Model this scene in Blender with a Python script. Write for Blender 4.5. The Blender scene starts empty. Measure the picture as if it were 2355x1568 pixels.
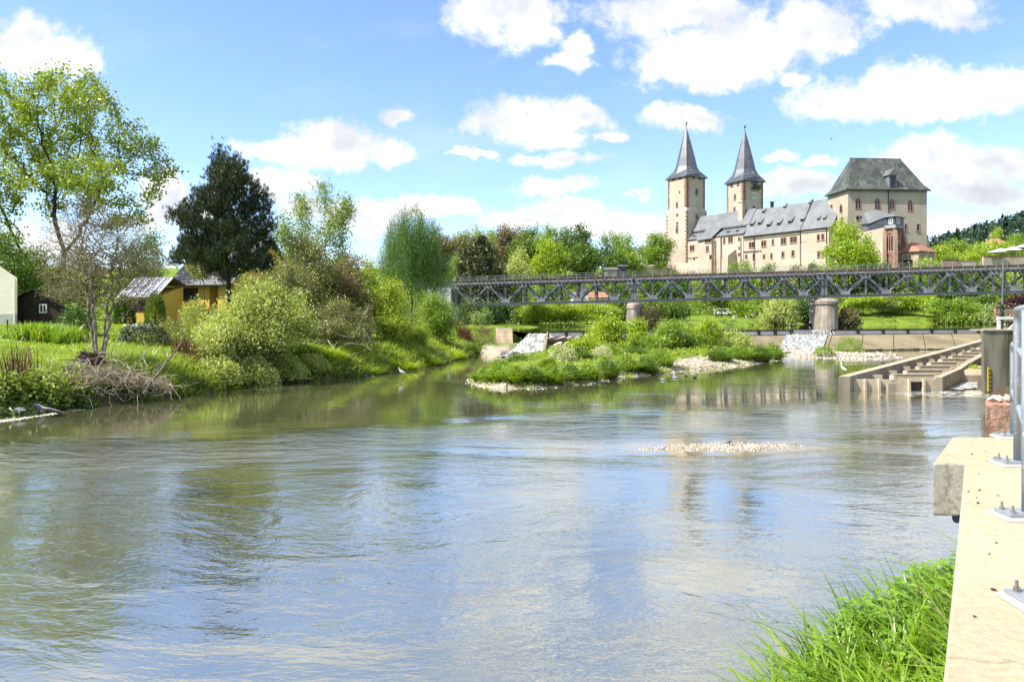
import bpy, bmesh, math, random
import numpy as np
from mathutils import Vector, Matrix

# ------------------------------------------------------------------ camera, sky, sun, exposure
S = bpy.context.scene
COL = S.collection
# the survey of the place was taken off the photograph in units of a 2355 px wide picture:
# FPX focal length, CX centre column, HY horizon row, EH eye height above the lower water
FPX, CX, HY, EH = 1713.0, 1177.5, 725.0, 4.0
cam_d = bpy.data.cameras.new('camera')
cam_d.sensor_width = 36.0
cam_d.lens = FPX / 2355.0 * 36.0
cam_d.shift_y = -59.0 / 2355.0
cam_d.clip_start = 0.1
cam_d.clip_end = 9000
cam = bpy.data.objects.new('camera', cam_d)
COL.objects.link(cam)
cam.location = (0, 0, EH)
cam.rotation_euler = (math.radians(90), 0, 0)
S.camera = cam

SUN_EL = math.radians(50)
SUN_H = (-0.945, -0.325)
SUN_ROT = math.atan2(SUN_H[0], SUN_H[1])
SUN_DIR = Vector((SUN_H[0] * math.cos(SUN_EL), SUN_H[1] * math.cos(SUN_EL), math.sin(SUN_EL))).normalized()
S.view_settings.view_transform = 'Standard'
S.view_settings.look = 'None'
S.view_settings.exposure = 1.15
S.view_settings.gamma = 1.0
S.view_settings.use_curve_mapping = False
S.cycles.use_denoising = True
S.cycles.max_bounces = 8
S.cycles.transparent_max_bounces = 6
S.cycles.caustics_reflective = False
S.cycles.caustics_refractive = False
S.cycles.sample_clamp_indirect = 6.0

sun_d = bpy.data.lights.new('sun', 'SUN')
sun_d.energy = 4.4
sun_d.angle = math.radians(0.5)
sun_d.color = (1.0, 0.95, 0.86)
sun = bpy.data.objects.new('sun', sun_d)
COL.objects.link(sun)
sun.rotation_euler = (-SUN_DIR).to_track_quat('-Z', 'Y').to_euler()
sun.location = (-60, -20, 90)


class NT:
    def __init__(s, tree):
        s.t = tree

    def n(s, typ, inp=None, **props):
        nd = s.t.nodes.new(typ)
        for k, v in props.items():
            setattr(nd, k, v)
        for k, v in (inp or {}).items():
            sock = nd.inputs[k]
            if isinstance(v, bpy.types.NodeSocket):
                s.t.links.new(v, sock)
            else:
                sock.default_value = v
        return nd

    def math(s, op, a, b=0.0, c=0.0, clamp=False):
        return s.n('ShaderNodeMath', {0: a, 1: b, 2: c}, operation=op, use_clamp=clamp).outputs[0]

    def vmath(s, op, a, b=(0, 0, 0)):
        nd = s.n('ShaderNodeVectorMath', {0: a, 1: b}, operation=op)
        return nd.outputs['Value'] if op in ('LENGTH', 'DOT_PRODUCT', 'DISTANCE') else nd.outputs[0]

    def ramp(s, fac, a, b, lo=0.0, hi=1.0, mode='SMOOTHSTEP'):
        return s.n('ShaderNodeMapRange', {0: fac, 1: a, 2: b, 3: lo, 4: hi}, interpolation_type=mode).outputs[0]

    def noise(s, vec, scale, detail=3.0, rough=0.55, out='Fac', dist=0.0):
        nd = s.n('ShaderNodeTexNoise', {'Scale': scale, 'Detail': detail, 'Roughness': rough, 'Distortion': dist})
        if vec is not None:
            s.t.links.new(vec, nd.inputs['Vector'])
        return nd.outputs[out]

    def mix(s, fac, a, b, mode='MIX'):
        return s.n('ShaderNodeMixRGB', {0: fac, 1: a, 2: b}, blend_type=mode).outputs[0]

    def map(s, vec, scale=(1, 1, 1), rot=(0, 0, 0), loc=(0, 0, 0)):
        return s.n('ShaderNodeMapping', {'Vector': vec, 'Scale': scale, 'Rotation': rot, 'Location': loc}).outputs[0]


# (centre px, centre py, half width, half height) of every cloud, as directions from the river bank
CLOUDS = [
    (40, 95, 170, 75), (135, 125, 80, 45), (1165, 25, 125, 95), (1200, 90, 80, 30), (1322, 105, 48, 32), (1305, 150, 70, 18),
    (1540, 20, 230, 62), (1690, 100, 220, 85), (1880, 70, 140, 75), (2120, 5, 170, 60), (1640, 160, 120, 42), (1930, 95, 90, 40),
    (1990, 225, 180, 45), (2120, 190, 120, 55), (2280, 205, 150, 52), (2090, 255, 110, 24), (1830, 182, 45, 16),
    (1210, 268, 165, 58), (1335, 252, 66, 44), (1270, 312, 100, 22), (1390, 308, 40, 12), (1285, 357, 95, 22), (1090, 355, 68, 11),
    (1587, 270, 86, 30), (690, 330, 145, 30), (800, 318, 150, 56), (890, 335, 66, 36), (928, 262, 54, 21), (650, 418, 92, 40),
    (400, 440, 64, 54), (1270, 424, 102, 23), (960, 472, 130, 30), (1275, 485, 125, 38), (1400, 515, 140, 36), (1490, 525, 70, 34),
    (1190, 490, 60, 25), (1443, 452, 27, 11), (1785, 357, 42, 13), (1840, 418, 90, 30), (1880, 368, 40, 13), (2105, 352, 115, 50),
    (2275, 375, 110, 38), (2245, 440, 150, 42), (2170, 412, 120, 26), (820, 505, 90, 42), (700, 480, 70, 26), (2190, 530, 80, 22),
    (60, 540, 160, 60), (420, 500, 90, 40),
    # above and beside the picture: what the near water mirrors
    (300, -330, 520, 120), (1500, -260, 420, 100), (2200, -320, 500, 130), (900, -560, 520, 160), (1900, -650, 600, 190), (100, -800, 600, 230),
    (-500, 150, 300, 90), (2900, 200, 320, 90), (1000, -1100, 900, 260), (-400, -350, 420, 150),
]
world = bpy.data.worlds.new('World')
S.world = world
world.use_nodes = True
world.node_tree.nodes.clear()
W = NT(world.node_tree)
tc = W.n('ShaderNodeTexCoord')
dirn = tc.outputs['Generated']
sky = W.n('ShaderNodeTexSky', {}, sky_type='NISHITA', sun_disc=False, sun_elevation=SUN_EL, sun_rotation=SUN_ROT,
          altitude=200, air_density=1.0, dust_density=0.6, ozone_density=2.2)
sep = W.n('ShaderNodeSeparateXYZ', {0: dirn})
ay = W.math('MAXIMUM', W.math('ABSOLUTE', sep.outputs[1]), 0.12)
uu = W.math('DIVIDE', sep.outputs[0], ay)
vv = W.math('DIVIDE', sep.outputs[2], ay)
uv = W.n('ShaderNodeCombineXYZ', {0: uu, 1: vv, 2: 0.37}).outputs[0]
warp = W.noise(uv, 7.0, 4.0, 0.55, 'Color')
warp = W.vmath('MULTIPLY', W.vmath('SUBTRACT', warp, (0.5, 0.5, 0.5)), (0.11, 0.06, 0.0))
warp2 = W.vmath('MULTIPLY', W.vmath('SUBTRACT', W.noise(uv, 26.0, 5.0, 0.6, 'Color'), (0.5, 0.5, 0.5)), (0.040, 0.030, 0.0))
warp = W.vmath('ADD', warp, warp2)
uvw = W.vmath('ADD', uv, warp)
acc = None
for (px, py, rx, ry) in CLOUDS:
    c = ((px - CX) / FPX, (HY - py) / FPX - 0.12 * ry / FPX, 0.37)
    q = W.vmath('MULTIPLY', W.vmath('SUBTRACT', uvw, c), (FPX / rx, FPX / ry, 1.0))
    e = W.vmath('LENGTH', q)
    acc = e if acc is None else W.math('SMOOTH_MIN', acc, e, 0.25)
body = W.math('SUBTRACT', 1.0, acc)
puff = W.math('SUBTRACT', W.noise(uv, 30.0, 8.0, 0.66), 0.5)
puff2 = W.math('SUBTRACT', W.noise(uv, 9.0, 5.0, 0.58), 0.5)
dens = W.math('ADD', body, W.math('ADD', W.math('MULTIPLY', puff, 1.5), W.math('MULTIPLY', puff2, 1.0)))
mask = W.ramp(dens, -0.24, 0.46)
veil = W.ramp(W.noise(W.map(uv, (1.0, 2.2, 1.0)), 3.2, 5.0, 0.6), 0.50, 0.82, 0.0, 0.24)
low = W.ramp(vv, 0.02, 0.16, 0.16, 0.0)
mask = W.math('MAXIMUM', mask, W.math('ADD', veil, low), clamp=True)
high = W.math('MULTIPLY', W.ramp(W.noise(W.map(uv, (1.0, 1.4, 1.0)), 2.6, 5.0, 0.55), 0.36, 0.60), W.ramp(vv, 0.43, 0.56, 0.0, 0.85))  # unseen cloud veil added above the frame to pale the water
mask = W.math('MAXIMUM', mask, high)
uv_up = W.vmath('ADD', uv, (-0.014, 0.034, 0.0))
relief = W.math('SUBTRACT', W.noise(uv, 9.0, 5.0, 0.5), W.noise(uv_up, 9.0, 5.0, 0.5))
thick = W.ramp(dens, 0.35, 1.2, 0.0, 1.0)
lit = W.math('SUBTRACT', W.math('ADD', 0.90, W.math('MULTIPLY', relief, 0.95)), W.math('MULTIPLY', thick, 0.12))
lit = W.ramp(lit, 0.55, 1.0, 0.66, 1.04, 'LINEAR')
CLOUD_GAIN = 6.2
ccol = W.mix(W.ramp(lit, 0.82, 1.0), (0.86, 0.90, 0.96, 1), (1.0, 0.995, 0.98, 1))
ccol = W.vmath('SCALE', ccol)
ccol.node.inputs['Scale'].default_value = CLOUD_GAIN
ccol = W.mix(1.0, ccol, W.n('ShaderNodeCombineXYZ', {0: lit, 1: lit, 2: lit}).outputs[0], 'MULTIPLY')
skyc = W.mix(1.0, sky.outputs[0], (1.22, 1.29, 1.50, 1), 'MULTIPLY')
final = W.mix(mask, skyc, ccol)
bg = W.n('ShaderNodeBackground', {'Color': final, 'Strength': 0.088})
wo = W.n('ShaderNodeOutputWorld', {'Surface': bg.outputs[0]})


# ------------------------------------------------------------------ helpers
def at(px, py, Y):
    return Vector(((px - CX) / FPX * Y, Y, EH + (HY - py) / FPX * Y))


def XX(px, Y):
    return (px - CX) / FPX * Y


def ZZ(py, Y):
    return EH + (HY - py) / FPX * Y


def tag(o, label=None, cat=None, group=None, kind=None):
    if label:
        o['label'] = label
    if cat:
        o['category'] = cat
    if group:
        o['group'] = group
    if kind:
        o['kind'] = kind
    return o


def thing(name, label, cat, loc=(0, 0, 0), group=None):
    o = bpy.data.objects.new(name, None)
    COL.objects.link(o)
    o.empty_display_size = 0.3
    o.location = loc
    return tag(o, label, cat, group)


def put(name, me, parent=None):
    o = bpy.data.objects.new(name, me)
    COL.objects.link(o)
    if parent is not None:
        o.parent = parent
        root = parent
        off = Vector((0, 0, 0))
        while root is not None:
            if root.type == 'EMPTY':
                off = off + Vector(root.location)
            root = root.parent
        if parent.type == 'EMPTY':
            o.matrix_parent_inverse = Matrix.Translation(-off)
    return o


def copy_tree(o, parent=None):
    c = o.copy()
    COL.objects.link(c)
    if parent is not None:
        c.parent = parent
        c.matrix_parent_inverse = o.matrix_parent_inverse.copy()
    for ch in list(o.children):
        copy_tree(ch, c)
    return c


def mesh_np(name, v, f, mat=None, smooth=False):
    v = np.asarray(v, dtype=np.float32)
    f = np.asarray(f, dtype=np.int32)
    me = bpy.data.meshes.new(name)
    me.vertices.add(len(v))
    me.vertices.foreach_set('co', v.ravel())
    k = f.shape[1]
    me.loops.add(f.size)
    me.loops.foreach_set('vertex_index', f.ravel())
    me.polygons.add(len(f))
    me.polygons.foreach_set('loop_start', np.arange(0, f.size, k, dtype=np.int32))
    me.polygons.foreach_set('loop_total', np.full(len(f), k, dtype=np.int32))
    if smooth:
        me.polygons.foreach_set('use_smooth', np.ones(len(f), dtype=bool))
    me.update(calc_edges=True)
    me.validate()
    if mat:
        me.materials.append(mat)
    return me


class MB:
    """Collects boxes, bars, tubes and polygons; build() links them as ONE mesh object."""

    def __init__(s):
        s.v = []
        s.f = []

    def quadbox(s, p):
        b = len(s.v)
        s.v += [tuple(x) for x in p]
        s.f += [tuple(b + i for i in q) for q in ((3, 2, 1, 0), (4, 5, 6, 7), (0, 1, 5, 4), (1, 2, 6, 5), (2, 3, 7, 6), (3, 0, 4, 7))]
        return s

    def obox(s, o, a, b, c):
        o, a, b, c = Vector(o), Vector(a), Vector(b), Vector(c)
        return s.quadbox([o, o + a, o + a + b, o + b, o + c, o + a + c, o + a + b + c, o + b + c])

    def box(s, c, d, rz=0.0):
        ca, sa = math.cos(rz), math.sin(rz)
        a = Vector((ca, sa, 0)) * d[0]
        b = Vector((-sa, ca, 0)) * d[1]
        z = Vector((0, 0, d[2]))
        return s.obox(Vector(c) - a / 2 - b / 2 - z / 2, a, b, z)

    def bar(s, p, q, w, h, up=(0, 0, 1)):
        p, q = Vector(p), Vector(q)
        d = (q - p)
        u = Vector(up)
        x = d.cross(u)
        if x.length < 1e-6:
            x = d.cross(Vector((1, 0, 0)))
        x.normalize()
        y = x.cross(d).normalized()
        return s.obox(p - x * w / 2 - y * h / 2, d, x * w, y * h)

    def tube(s, path, r, n=8, caps=True):
        path = [Vector(p) for p in path]
        if not isinstance(r, (list, tuple)):
            r = [r] * len(path)
        b = len(s.v)
        prev = None
        for i, p in enumerate(path):
            d = (path[min(i + 1, len(path) - 1)] - path[max(i - 1, 0)]).normalized()
            if prev is None:
                x = d.cross(Vector((0, 0, 1)))
                if x.length < 1e-3:
                    x = d.cross(Vector((1, 0, 0)))
            else:
                x = prev - d * prev.dot(d)
            x.normalize()
            prev = x
            y = d.cross(x)
            for k in range(n):
                a = 2 * math.pi * k / n
                s.v.append(tuple(p + (x * math.cos(a) + y * math.sin(a)) * r[i]))
        for i in range(len(path) - 1):
            for k in range(n):
                s.f.append((b + i * n + k, b + i * n + (k + 1) % n, b + (i + 1) * n + (k + 1) % n, b + (i + 1) * n + k))
        if caps:
            s.f.append(tuple(b + k for k in reversed(range(n))))
            s.f.append(tuple(b + (len(path) - 1) * n + k for k in range(n)))
        return s

    def prism(s, plan, z0, z1):
        n = len(plan)
        b = len(s.v)
        z0 = z0 if isinstance(z0, (list, tuple)) else [z0] * n
        z1 = z1 if isinstance(z1, (list, tuple)) else [z1] * n
        s.v += [(p[0], p[1], z0[i]) for i, p in enumerate(plan)]
        s.v += [(p[0], p[1], z1[i]) for i, p in enumerate(plan)]
        s.f.append(tuple(b + i for i in reversed(range(n))))
        s.f.append(tuple(b + n + i for i in range(n)))
        for i in range(n):
            j = (i + 1) % n
            s.f.append((b + i, b + j, b + n + j, b + n + i))
        return s

    def poly(s, pts):
        b = len(s.v)
        s.v += [tuple(p) for p in pts]
        s.f.append(tuple(range(b, b + len(pts))))
        return s

    def loft(s, rings, close=True, cap0=True, cap1=True):
        b = len(s.v)
        n = len(rings[0])
        for r in rings:
            s.v += [tuple(p) for p in r]
        for i in range(len(rings) - 1):
            for k in range(n):
                j = (k + 1) % n
                s.f.append((b + i * n + k, b + i * n + j, b + (i + 1) * n + j, b + (i + 1) * n + k))
        if cap0:
            s.f.append(tuple(b + k for k in reversed(range(n))))
        if cap1:
            s.f.append(tuple(b + (len(rings) - 1) * n + k for k in range(n)))
        return s

    def slab(s, pts, thick):
        """A thick plate under the polygon pts."""
        pts = [Vector(p) for p in pts]
        nrm = (pts[1] - pts[0]).cross(pts[2] - pts[0]).normalized()
        low = [p - nrm * thick for p in pts]
        return s.loft([low, pts])

    def mesh(s, name, mat, smooth=False, fix=True, bevel=0.0):
        me = bpy.data.meshes.new(name)
        me.from_pydata(s.v, [], s.f)
        if fix or bevel:
            bm = bmesh.new()
            bm.from_mesh(me)
            bmesh.ops.recalc_face_normals(bm, faces=bm.faces)
            if bevel:
                bmesh.ops.bevel(bm, geom=[e for e in bm.edges if len(e.link_faces) == 2 and e.calc_face_angle(0) > 0.6], offset=bevel,
                                segments=2, affect='EDGES', profile=0.6)
            bm.to_mesh(me)
            bm.free()
        if smooth:
            me.polygons.foreach_set('use_smooth', [True] * len(me.polygons))
        me.materials.append(mat)
        return me

    def build(s, name, mat, parent=None, smooth=False, bevel=0.0):
        return put(name, s.mesh(name, mat, smooth, True, bevel), parent)


def blob_mesh(name, mat, rng, sx, sy, sz, rough=0.25, sub=2, smooth=False):
    bm = bmesh.new()
    bmesh.ops.create_icosphere(bm, subdivisions=sub, radius=1.0)
    d = [Vector([rng.uniform(-1, 1) for _ in range(3)]).normalized() for _ in range(9)]
    lv = [rng.uniform(0.38, 0.85) for _ in range(9)]
    for v in bm.verts:
        p = v.co.copy()
        for q, l in zip(d, lv):
            t = p.dot(q)
            if t > l:
                p -= q * (t - l) * 0.97
        p *= 1 + rng.uniform(-rough, rough) * 0.25
        v.co = Vector((p.x * sx, p.y * sy, p.z * sz))
    me = bpy.data.meshes.new(name)
    bm.to_mesh(me)
    bm.free()
    if smooth:
        me.polygons.foreach_set('use_smooth', [True] * len(me.polygons))
    me.materials.append(mat)
    return me


# ------------------------------------------------------------------ materials
def new_mat(name):
    m = bpy.data.materials.new(name)
    m.use_nodes = True
    m.node_tree.nodes.clear()
    return m, NT(m.node_tree)


def rgba(c):
    return (c[0], c[1], c[2], 1.0)


def surf(name, c, c2=None, scale=1.0, rough=0.8, bump=0.0, bscale=None, spec=0.3, metal=0.0, streak=None, detail=5.0, lo=0.35, hi=0.68, spots=None):
    """A general weathered surface: two colours mixed by noise, optional streaks, fine grain and bump."""
    m, T = new_mat(name)
    g = T.n('ShaderNodeNewGeometry')
    pos = g.outputs['Position']
    c2 = c2 or tuple(x * 0.75 for x in c)
    f = T.ramp(T.noise(pos, scale, detail, 0.6), lo, hi)
    col = T.mix(f, rgba(c), rgba(c2))
    grain = T.noise(pos, scale * 9.0, 3.0, 0.6)
    col = T.mix(1.0, col, T.mix(grain, (0.82, 0.82, 0.82, 1), (1.15, 1.15, 1.15, 1)), 'MULTIPLY')
    if streak:
        sc, amount, dark = streak
        sf = T.ramp(T.noise(T.map(pos, (sc, sc, sc * 0.08)), 1.0, 4.0, 0.6), 0.5, 0.75, 0.0, amount)
        col = T.mix(sf, col, rgba(dark))
    if spots:
        sc, amount, cc = spots
        sf = T.ramp(T.noise(pos, sc, 2.0, 0.5), 0.62, 0.70, 0.0, amount)
        col = T.mix(sf, col, rgba(cc))
    p = T.n('ShaderNodeBsdfPrincipled', {'Base Color': col, 'Roughness': rough, 'Metallic': metal, 'Specular IOR Level': spec})
    if bump:
        b = T.n('ShaderNodeBump', {'Strength': 1.0, 'Distance': bump, 'Height': T.noise(pos, bscale or scale * 6, 5.0, 0.6)})
        T.t.links.new(b.outputs[0], p.inputs['Normal'])
    T.n('ShaderNodeOutputMaterial', {'Surface': p.outputs[0]})
    return m


def leaf(name, c, c2, trans=0.35, scale=0.35, rough=0.55, dry=None):
    m, T = new_mat(name)
    g = T.n('ShaderNodeNewGeometry')
    rnd = g.outputs['Random Per Island']
    big = T.ramp(T.noise(g.outputs['Position'], scale, 3.0, 0.6), 0.36, 0.66)
    f = T.math('ADD', T.math('MULTIPLY', rnd, 0.55), T.math('MULTIPLY', big, 0.5), clamp=True)
    col = T.mix(f, rgba(c), rgba(c2))
    if dry:
        col = T.mix(T.ramp(T.math('FRACT', T.math('MULTIPLY', rnd, 17.3)), 1.0 - dry[1], 1.0 - dry[1] + 0.01), col, rgba(dry[0]))
    p = T.n('ShaderNodeBsdfPrincipled', {'Base Color': col, 'Roughness': rough * .8, 'Specular IOR Level': 0.55})
    tcol = T.mix(1.0, col, (1.5, 1.35, 0.6, 1), 'MULTIPLY')
    tr = T.n('ShaderNodeBsdfTranslucent', {'Color': tcol})
    mx = T.n('ShaderNodeMixShader', {0: trans, 1: p.outputs[0], 2: tr.outputs[0]})
    T.n('ShaderNodeOutputMaterial', {'Surface': mx.outputs[0]})
    return m


M = {}
M['lime'] = leaf('lime leaves', (0.390, 0.488, 0.039), (0.216, 0.338, 0.022), 0.40)
M['spring'] = leaf('spring leaves', (0.260, 0.378, 0.039), (0.135, 0.237, 0.017), 0.38)
M['mid'] = leaf('mid green leaves', (0.156, 0.256, 0.033), (0.068, 0.138, 0.013), 0.32)
M['deep'] = leaf('deep green leaves', (0.085, 0.171, 0.024), (0.034, 0.081, 0.011), 0.28)
M['willow'] = leaf('willow leaves', (0.156, 0.278, 0.053), (0.073, 0.150, 0.024), 0.30)
M['pale'] = leaf('pale silver leaves', (0.325, 0.403, 0.154), (0.176, 0.275, 0.066), 0.38)
M['sallow'] = leaf('sallow leaves', (0.50, 0.56, 0.20), (0.22, 0.30, 0.06), 0.40)
M['olive'] = leaf('olive leaves', (0.27, 0.29, 0.09), (0.14, 0.155, 0.04), 0.32)
M['brownleaf'] = leaf('young brown leaves', (0.216, 0.176, 0.061), (0.121, 0.115, 0.041), 0.32)
M['oakgold'] = leaf('oak leaves', (0.33, 0.41, 0.05), (0.12, 0.21, 0.025), 0.40)
M['needle'] = leaf('pine needles', (0.055, 0.080, 0.026), (0.013, 0.027, 0.011), 0.12)
M['yew'] = leaf('yew needles', (0.10, 0.125, 0.022), (0.010, 0.018, 0.006), 0.10, 0.5)
M['fir'] = leaf('forest foliage', (0.035, 0.075, 0.035), (0.016, 0.04, 0.022), 0.15, 0.08)
M['purple'] = leaf('copper leaves', (0.09, 0.02, 0.03), (0.035, 0.008, 0.014), 0.25)
M['blade'] = leaf('grass blades', (0.260, 0.415, 0.033), (0.108, 0.225, 0.017), 0.42, 1.2, 0.42, ((0.42, 0.40, 0.17), 0.05))
M['blade_far'] = leaf('bank grass', (0.36, 0.48, 0.06), (0.15, 0.26, 0.025), 0.42, 0.5, 0.5, ((0.34, 0.30, 0.15), 0.08))
M['lawnblade'] = leaf('lawn blades', (0.288, 0.387, 0.018), (0.171, 0.288, 0.013), 0.45, 0.4)
M['herb'] = leaf('herb leaves', (0.263, 0.444, 0.045), (0.109, 0.236, 0.018), 0.38, 1.0, 0.4)
M['knot'] = leaf('knotweed leaves', (0.338, 0.415, 0.099), (0.095, 0.175, 0.020), 0.36, 0.6, 0.35)
M['redstalk'] = leaf('dead red stalks', (0.16, 0.055, 0.025), (0.09, 0.03, 0.015), 0.05)
M['hay'] = leaf('dead grass', (0.34, 0.28, 0.17), (0.20, 0.15, 0.085), 0.15)
M['blossom'] = leaf('white blossom', (0.62, 0.62, 0.46), (0.30, 0.38, 0.14), 0.35)

M['bark'] = surf('bark', (0.10, 0.08, 0.06), (0.05, 0.04, 0.03), 3.0, 0.9, 0.02)
M['darkbark'] = surf('dark bark', (0.05, 0.038, 0.03), (0.025, 0.02, 0.016), 3.0, 0.9, 0.02)
M['palebark'] = surf('bare twig bark', (0.290, 0.243, 0.186), (0.139, 0.110, 0.082), 1.5, 0.85)
M['deadwood'] = surf('bleached deadwood', (0.525, 0.463, 0.375), (0.250, 0.200, 0.150), 2.0, 0.85, 0.01)
M['rotwood'] = surf('rotten wood', (0.10, 0.07, 0.05), (0.03, 0.022, 0.018), 3.0, 0.9, 0.03)

M['plaster'] = surf('castle plaster', (0.47, 0.405, 0.33), (0.395, 0.335, 0.265), 0.16, 0.9, 0.02, 1.5, 0.15, streak=(0.9, 0.35, (0.36, 0.30, 0.21)))
M['plaster_hall'] = surf('hall plaster', (0.42, 0.37, 0.30), (0.355, 0.31, 0.25), 0.22, 0.9, 0.03, 2.5, 0.15, streak=(1.2, 0.3, (0.36, 0.31, 0.22)))
M['rampart'] = surf('rampart plaster', (0.521, 0.445, 0.353), (0.403, 0.328, 0.252), 0.25, 0.9, 0.02, 1.5, 0.15, streak=(0.8, 0.4, (0.33, 0.25, 0.17)))
M['redstone'] = surf('red sandstone', (0.235, 0.135, 0.105), (0.145, 0.08, 0.063), 0.8, 0.9, 0.03, 2.0, 0.15, streak=(1.0, 0.5, (0.10, 0.06, 0.05)))
M['trim'] = surf('sandstone trim', (0.36, 0.23, 0.165), (0.26, 0.16, 0.12), 0.8, 0.9)
M['slate'] = surf('slate', (0.160, 0.168, 0.180), (0.112, 0.120, 0.128), 0.3, 0.55, 0.02, 2.5, 0.45, streak=(0.7, 0.4, (0.085, 0.09, 0.09)))
M['slate_old'] = surf('mossy slate', (0.080, 0.088, 0.080), (0.036, 0.044, 0.040), 0.35, 0.6, 0.02, 2.5, 0.4, streak=(0.9, 0.75, (0.17, 0.185, 0.15)))
M['slate_spire'] = surf('spire slate', (0.080, 0.092, 0.112), (0.048, 0.056, 0.072), 0.4, 0.42, 0.015, 2.5, 0.55, streak=(1.0, 0.35, (0.17, 0.19, 0.21)))
M['slate_blue'] = surf('blue slate cladding', (0.05, 0.06, 0.085), (0.03, 0.036, 0.05), 0.8, 0.5, 0.01, 3.0, 0.5)
M['redtile'] = surf('red tiles', (0.378, 0.180, 0.117), (0.270, 0.126, 0.081), 0.8, 0.8, 0.02, 3.0)
M['lead'] = surf('lead dark metal', (0.04, 0.04, 0.045), (0.025, 0.025, 0.03), 1.0, 0.5)
M['glass'] = surf('dark window glass', (0.028, 0.026, 0.030), (0.012, 0.012, 0.016), 0.5, 0.15, spec=0.5)
M['glass_red'] = surf('reddish window glass', (0.07, 0.035, 0.03), (0.03, 0.018, 0.018), 0.5, 0.3)  # dull red-brown pane colour
M['white'] = surf('white paint', (0.637, 0.629, 0.595), (0.561, 0.552, 0.518), 1.0, 0.5)
M['wood_dark'] = surf('dark boards', (0.045, 0.03, 0.02), (0.02, 0.014, 0.010), 2.0, 0.8, streak=(6.0, 0.6, (0.012, 0.009, 0.007)))
M['yellow'] = surf('yellow render', (0.62, 0.43, 0.09), (0.56, 0.38, 0.075), 0.6, 0.85)
M['cream'] = surf('cream render', (0.702, 0.666, 0.540), (0.630, 0.594, 0.477), 0.5, 0.85)
M['socle'] = surf('grey socle', (0.40, 0.41, 0.36), (0.34, 0.35, 0.31), 0.5, 0.9)
M['metalgrey'] = surf('grey painted metal', (0.30, 0.31, 0.31), (0.22, 0.23, 0.23), 1.5, 0.6)

M['steel'] = surf('bridge steel', (0.13, 0.14, 0.15), (0.085, 0.09, 0.095), 0.7, 0.55, spec=0.4, streak=(2.0, 0.4, (0.09, 0.075, 0.06)))
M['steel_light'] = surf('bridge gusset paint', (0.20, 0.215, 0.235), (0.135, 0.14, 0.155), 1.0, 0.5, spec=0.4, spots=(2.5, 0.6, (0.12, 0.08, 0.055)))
M['steel_rail'] = surf('bridge railing paint', (0.24, 0.27, 0.25), (0.15, 0.16, 0.15), 1.0, 0.6)
M['sleeper'] = surf('timber sleepers', (0.09, 0.07, 0.055), (0.04, 0.03, 0.024), 1.0, 0.9)
M['rust'] = surf('rusty rail', (0.12, 0.055, 0.035), (0.07, 0.035, 0.022), 2.0, 0.8)
M['pierstone'] = surf('pier masonry', (0.36, 0.325, 0.265), (0.22, 0.185, 0.145), 0.5, 0.9, 0.05, 1.2, streak=(0.8, 0.65, (0.10, 0.085, 0.07)))
M['masonry'] = surf('old quay masonry', (0.450, 0.360, 0.270), (0.285, 0.225, 0.173), 0.9, 0.9, 0.05, 2.0, streak=(1.0, 0.5, (0.10, 0.08, 0.06)))
M['paleblue'] = surf('pale abutment render', (0.50, 0.54, 0.53), (0.42, 0.46, 0.45), 0.5, 0.85, streak=(0.8, 0.4, (0.28, 0.29, 0.26)))

M['galv'] = surf('galvanised steel', (0.324, 0.356, 0.395), (0.259, 0.292, 0.330), 9.0, 0.42, spec=0.5, metal=0.35, spots=(35.0, 0.6, (0.62, 0.65, 0.68)))
M['bolt'] = surf('bolt steel', (0.35, 0.33, 0.32), (0.22, 0.2, 0.19), 20.0, 0.4, metal=0.6)
M['grout'] = surf('white grout', (0.535, 0.513, 0.462), (0.477, 0.448, 0.390), 8.0, 0.9)
M['boulder'] = surf('red porphyry block', (0.50, 0.29, 0.21), (0.36, 0.18, 0.125), 7.0, 0.9, 0.03, 14.0, streak=None, spots=(12.0, 0.5, (0.58, 0.42, 0.34)))
M['rock'] = surf('grey rock', (0.26, 0.255, 0.26), (0.15, 0.145, 0.145), 1.6, 0.85, 0.04, 4.0)
M['palerock'] = surf('pale river stone', (0.50, 0.45, 0.39), (0.33, 0.28, 0.23), 1.2, 0.85, 0.03, 4.0)
M['pebble'] = leaf('river pebbles', (0.527, 0.476, 0.383), (0.221, 0.170, 0.119), 0.0, 4.0, 0.7, ((0.75, 0.70, 0.62), 0.15))
M['plank'] = surf('weathered planks', (0.550, 0.463, 0.334), (0.410, 0.334, 0.234), 0.8, 0.85, streak=None, spots=(1.6, 0.4, (0.20, 0.16, 0.11)))
M['slotdark'] = surf('dark of the slot opening', (0.06, 0.05, 0.038), (0.03, 0.025, 0.02), 1.0, 0.7)  # near-black that stands for the shade inside the ladder slot
M['foam'] = surf('foam', (0.731, 0.739, 0.731), (0.527, 0.561, 0.561), 3.5, 0.6, 0.05, 5.0)
M['skin'] = surf('skin', (0.50, 0.32, 0.23), (0.45, 0.28, 0.2), 3.0, 0.6)
M['navy'] = surf('navy cloth', (0.02, 0.025, 0.05), (0.015, 0.02, 0.04), 3.0, 0.9)
M['whitecloth'] = surf('white cloth', (0.595, 0.595, 0.578), (0.510, 0.510, 0.493), 3.0, 0.9)
M['hair'] = surf('brown hair', (0.06, 0.04, 0.025), (0.04, 0.03, 0.02), 3.0, 0.8)
M['feather_w'] = surf('white feathers', (0.75, 0.74, 0.72), (0.6, 0.6, 0.6), 6.0, 0.8)
M['feather_g'] = surf('grey feathers', (0.40, 0.41, 0.43), (0.28, 0.29, 0.31), 6.0, 0.8)
M['feather_d'] = surf('dark feathers', (0.05, 0.05, 0.05), (0.03, 0.028, 0.03), 6.0, 0.7)
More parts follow.
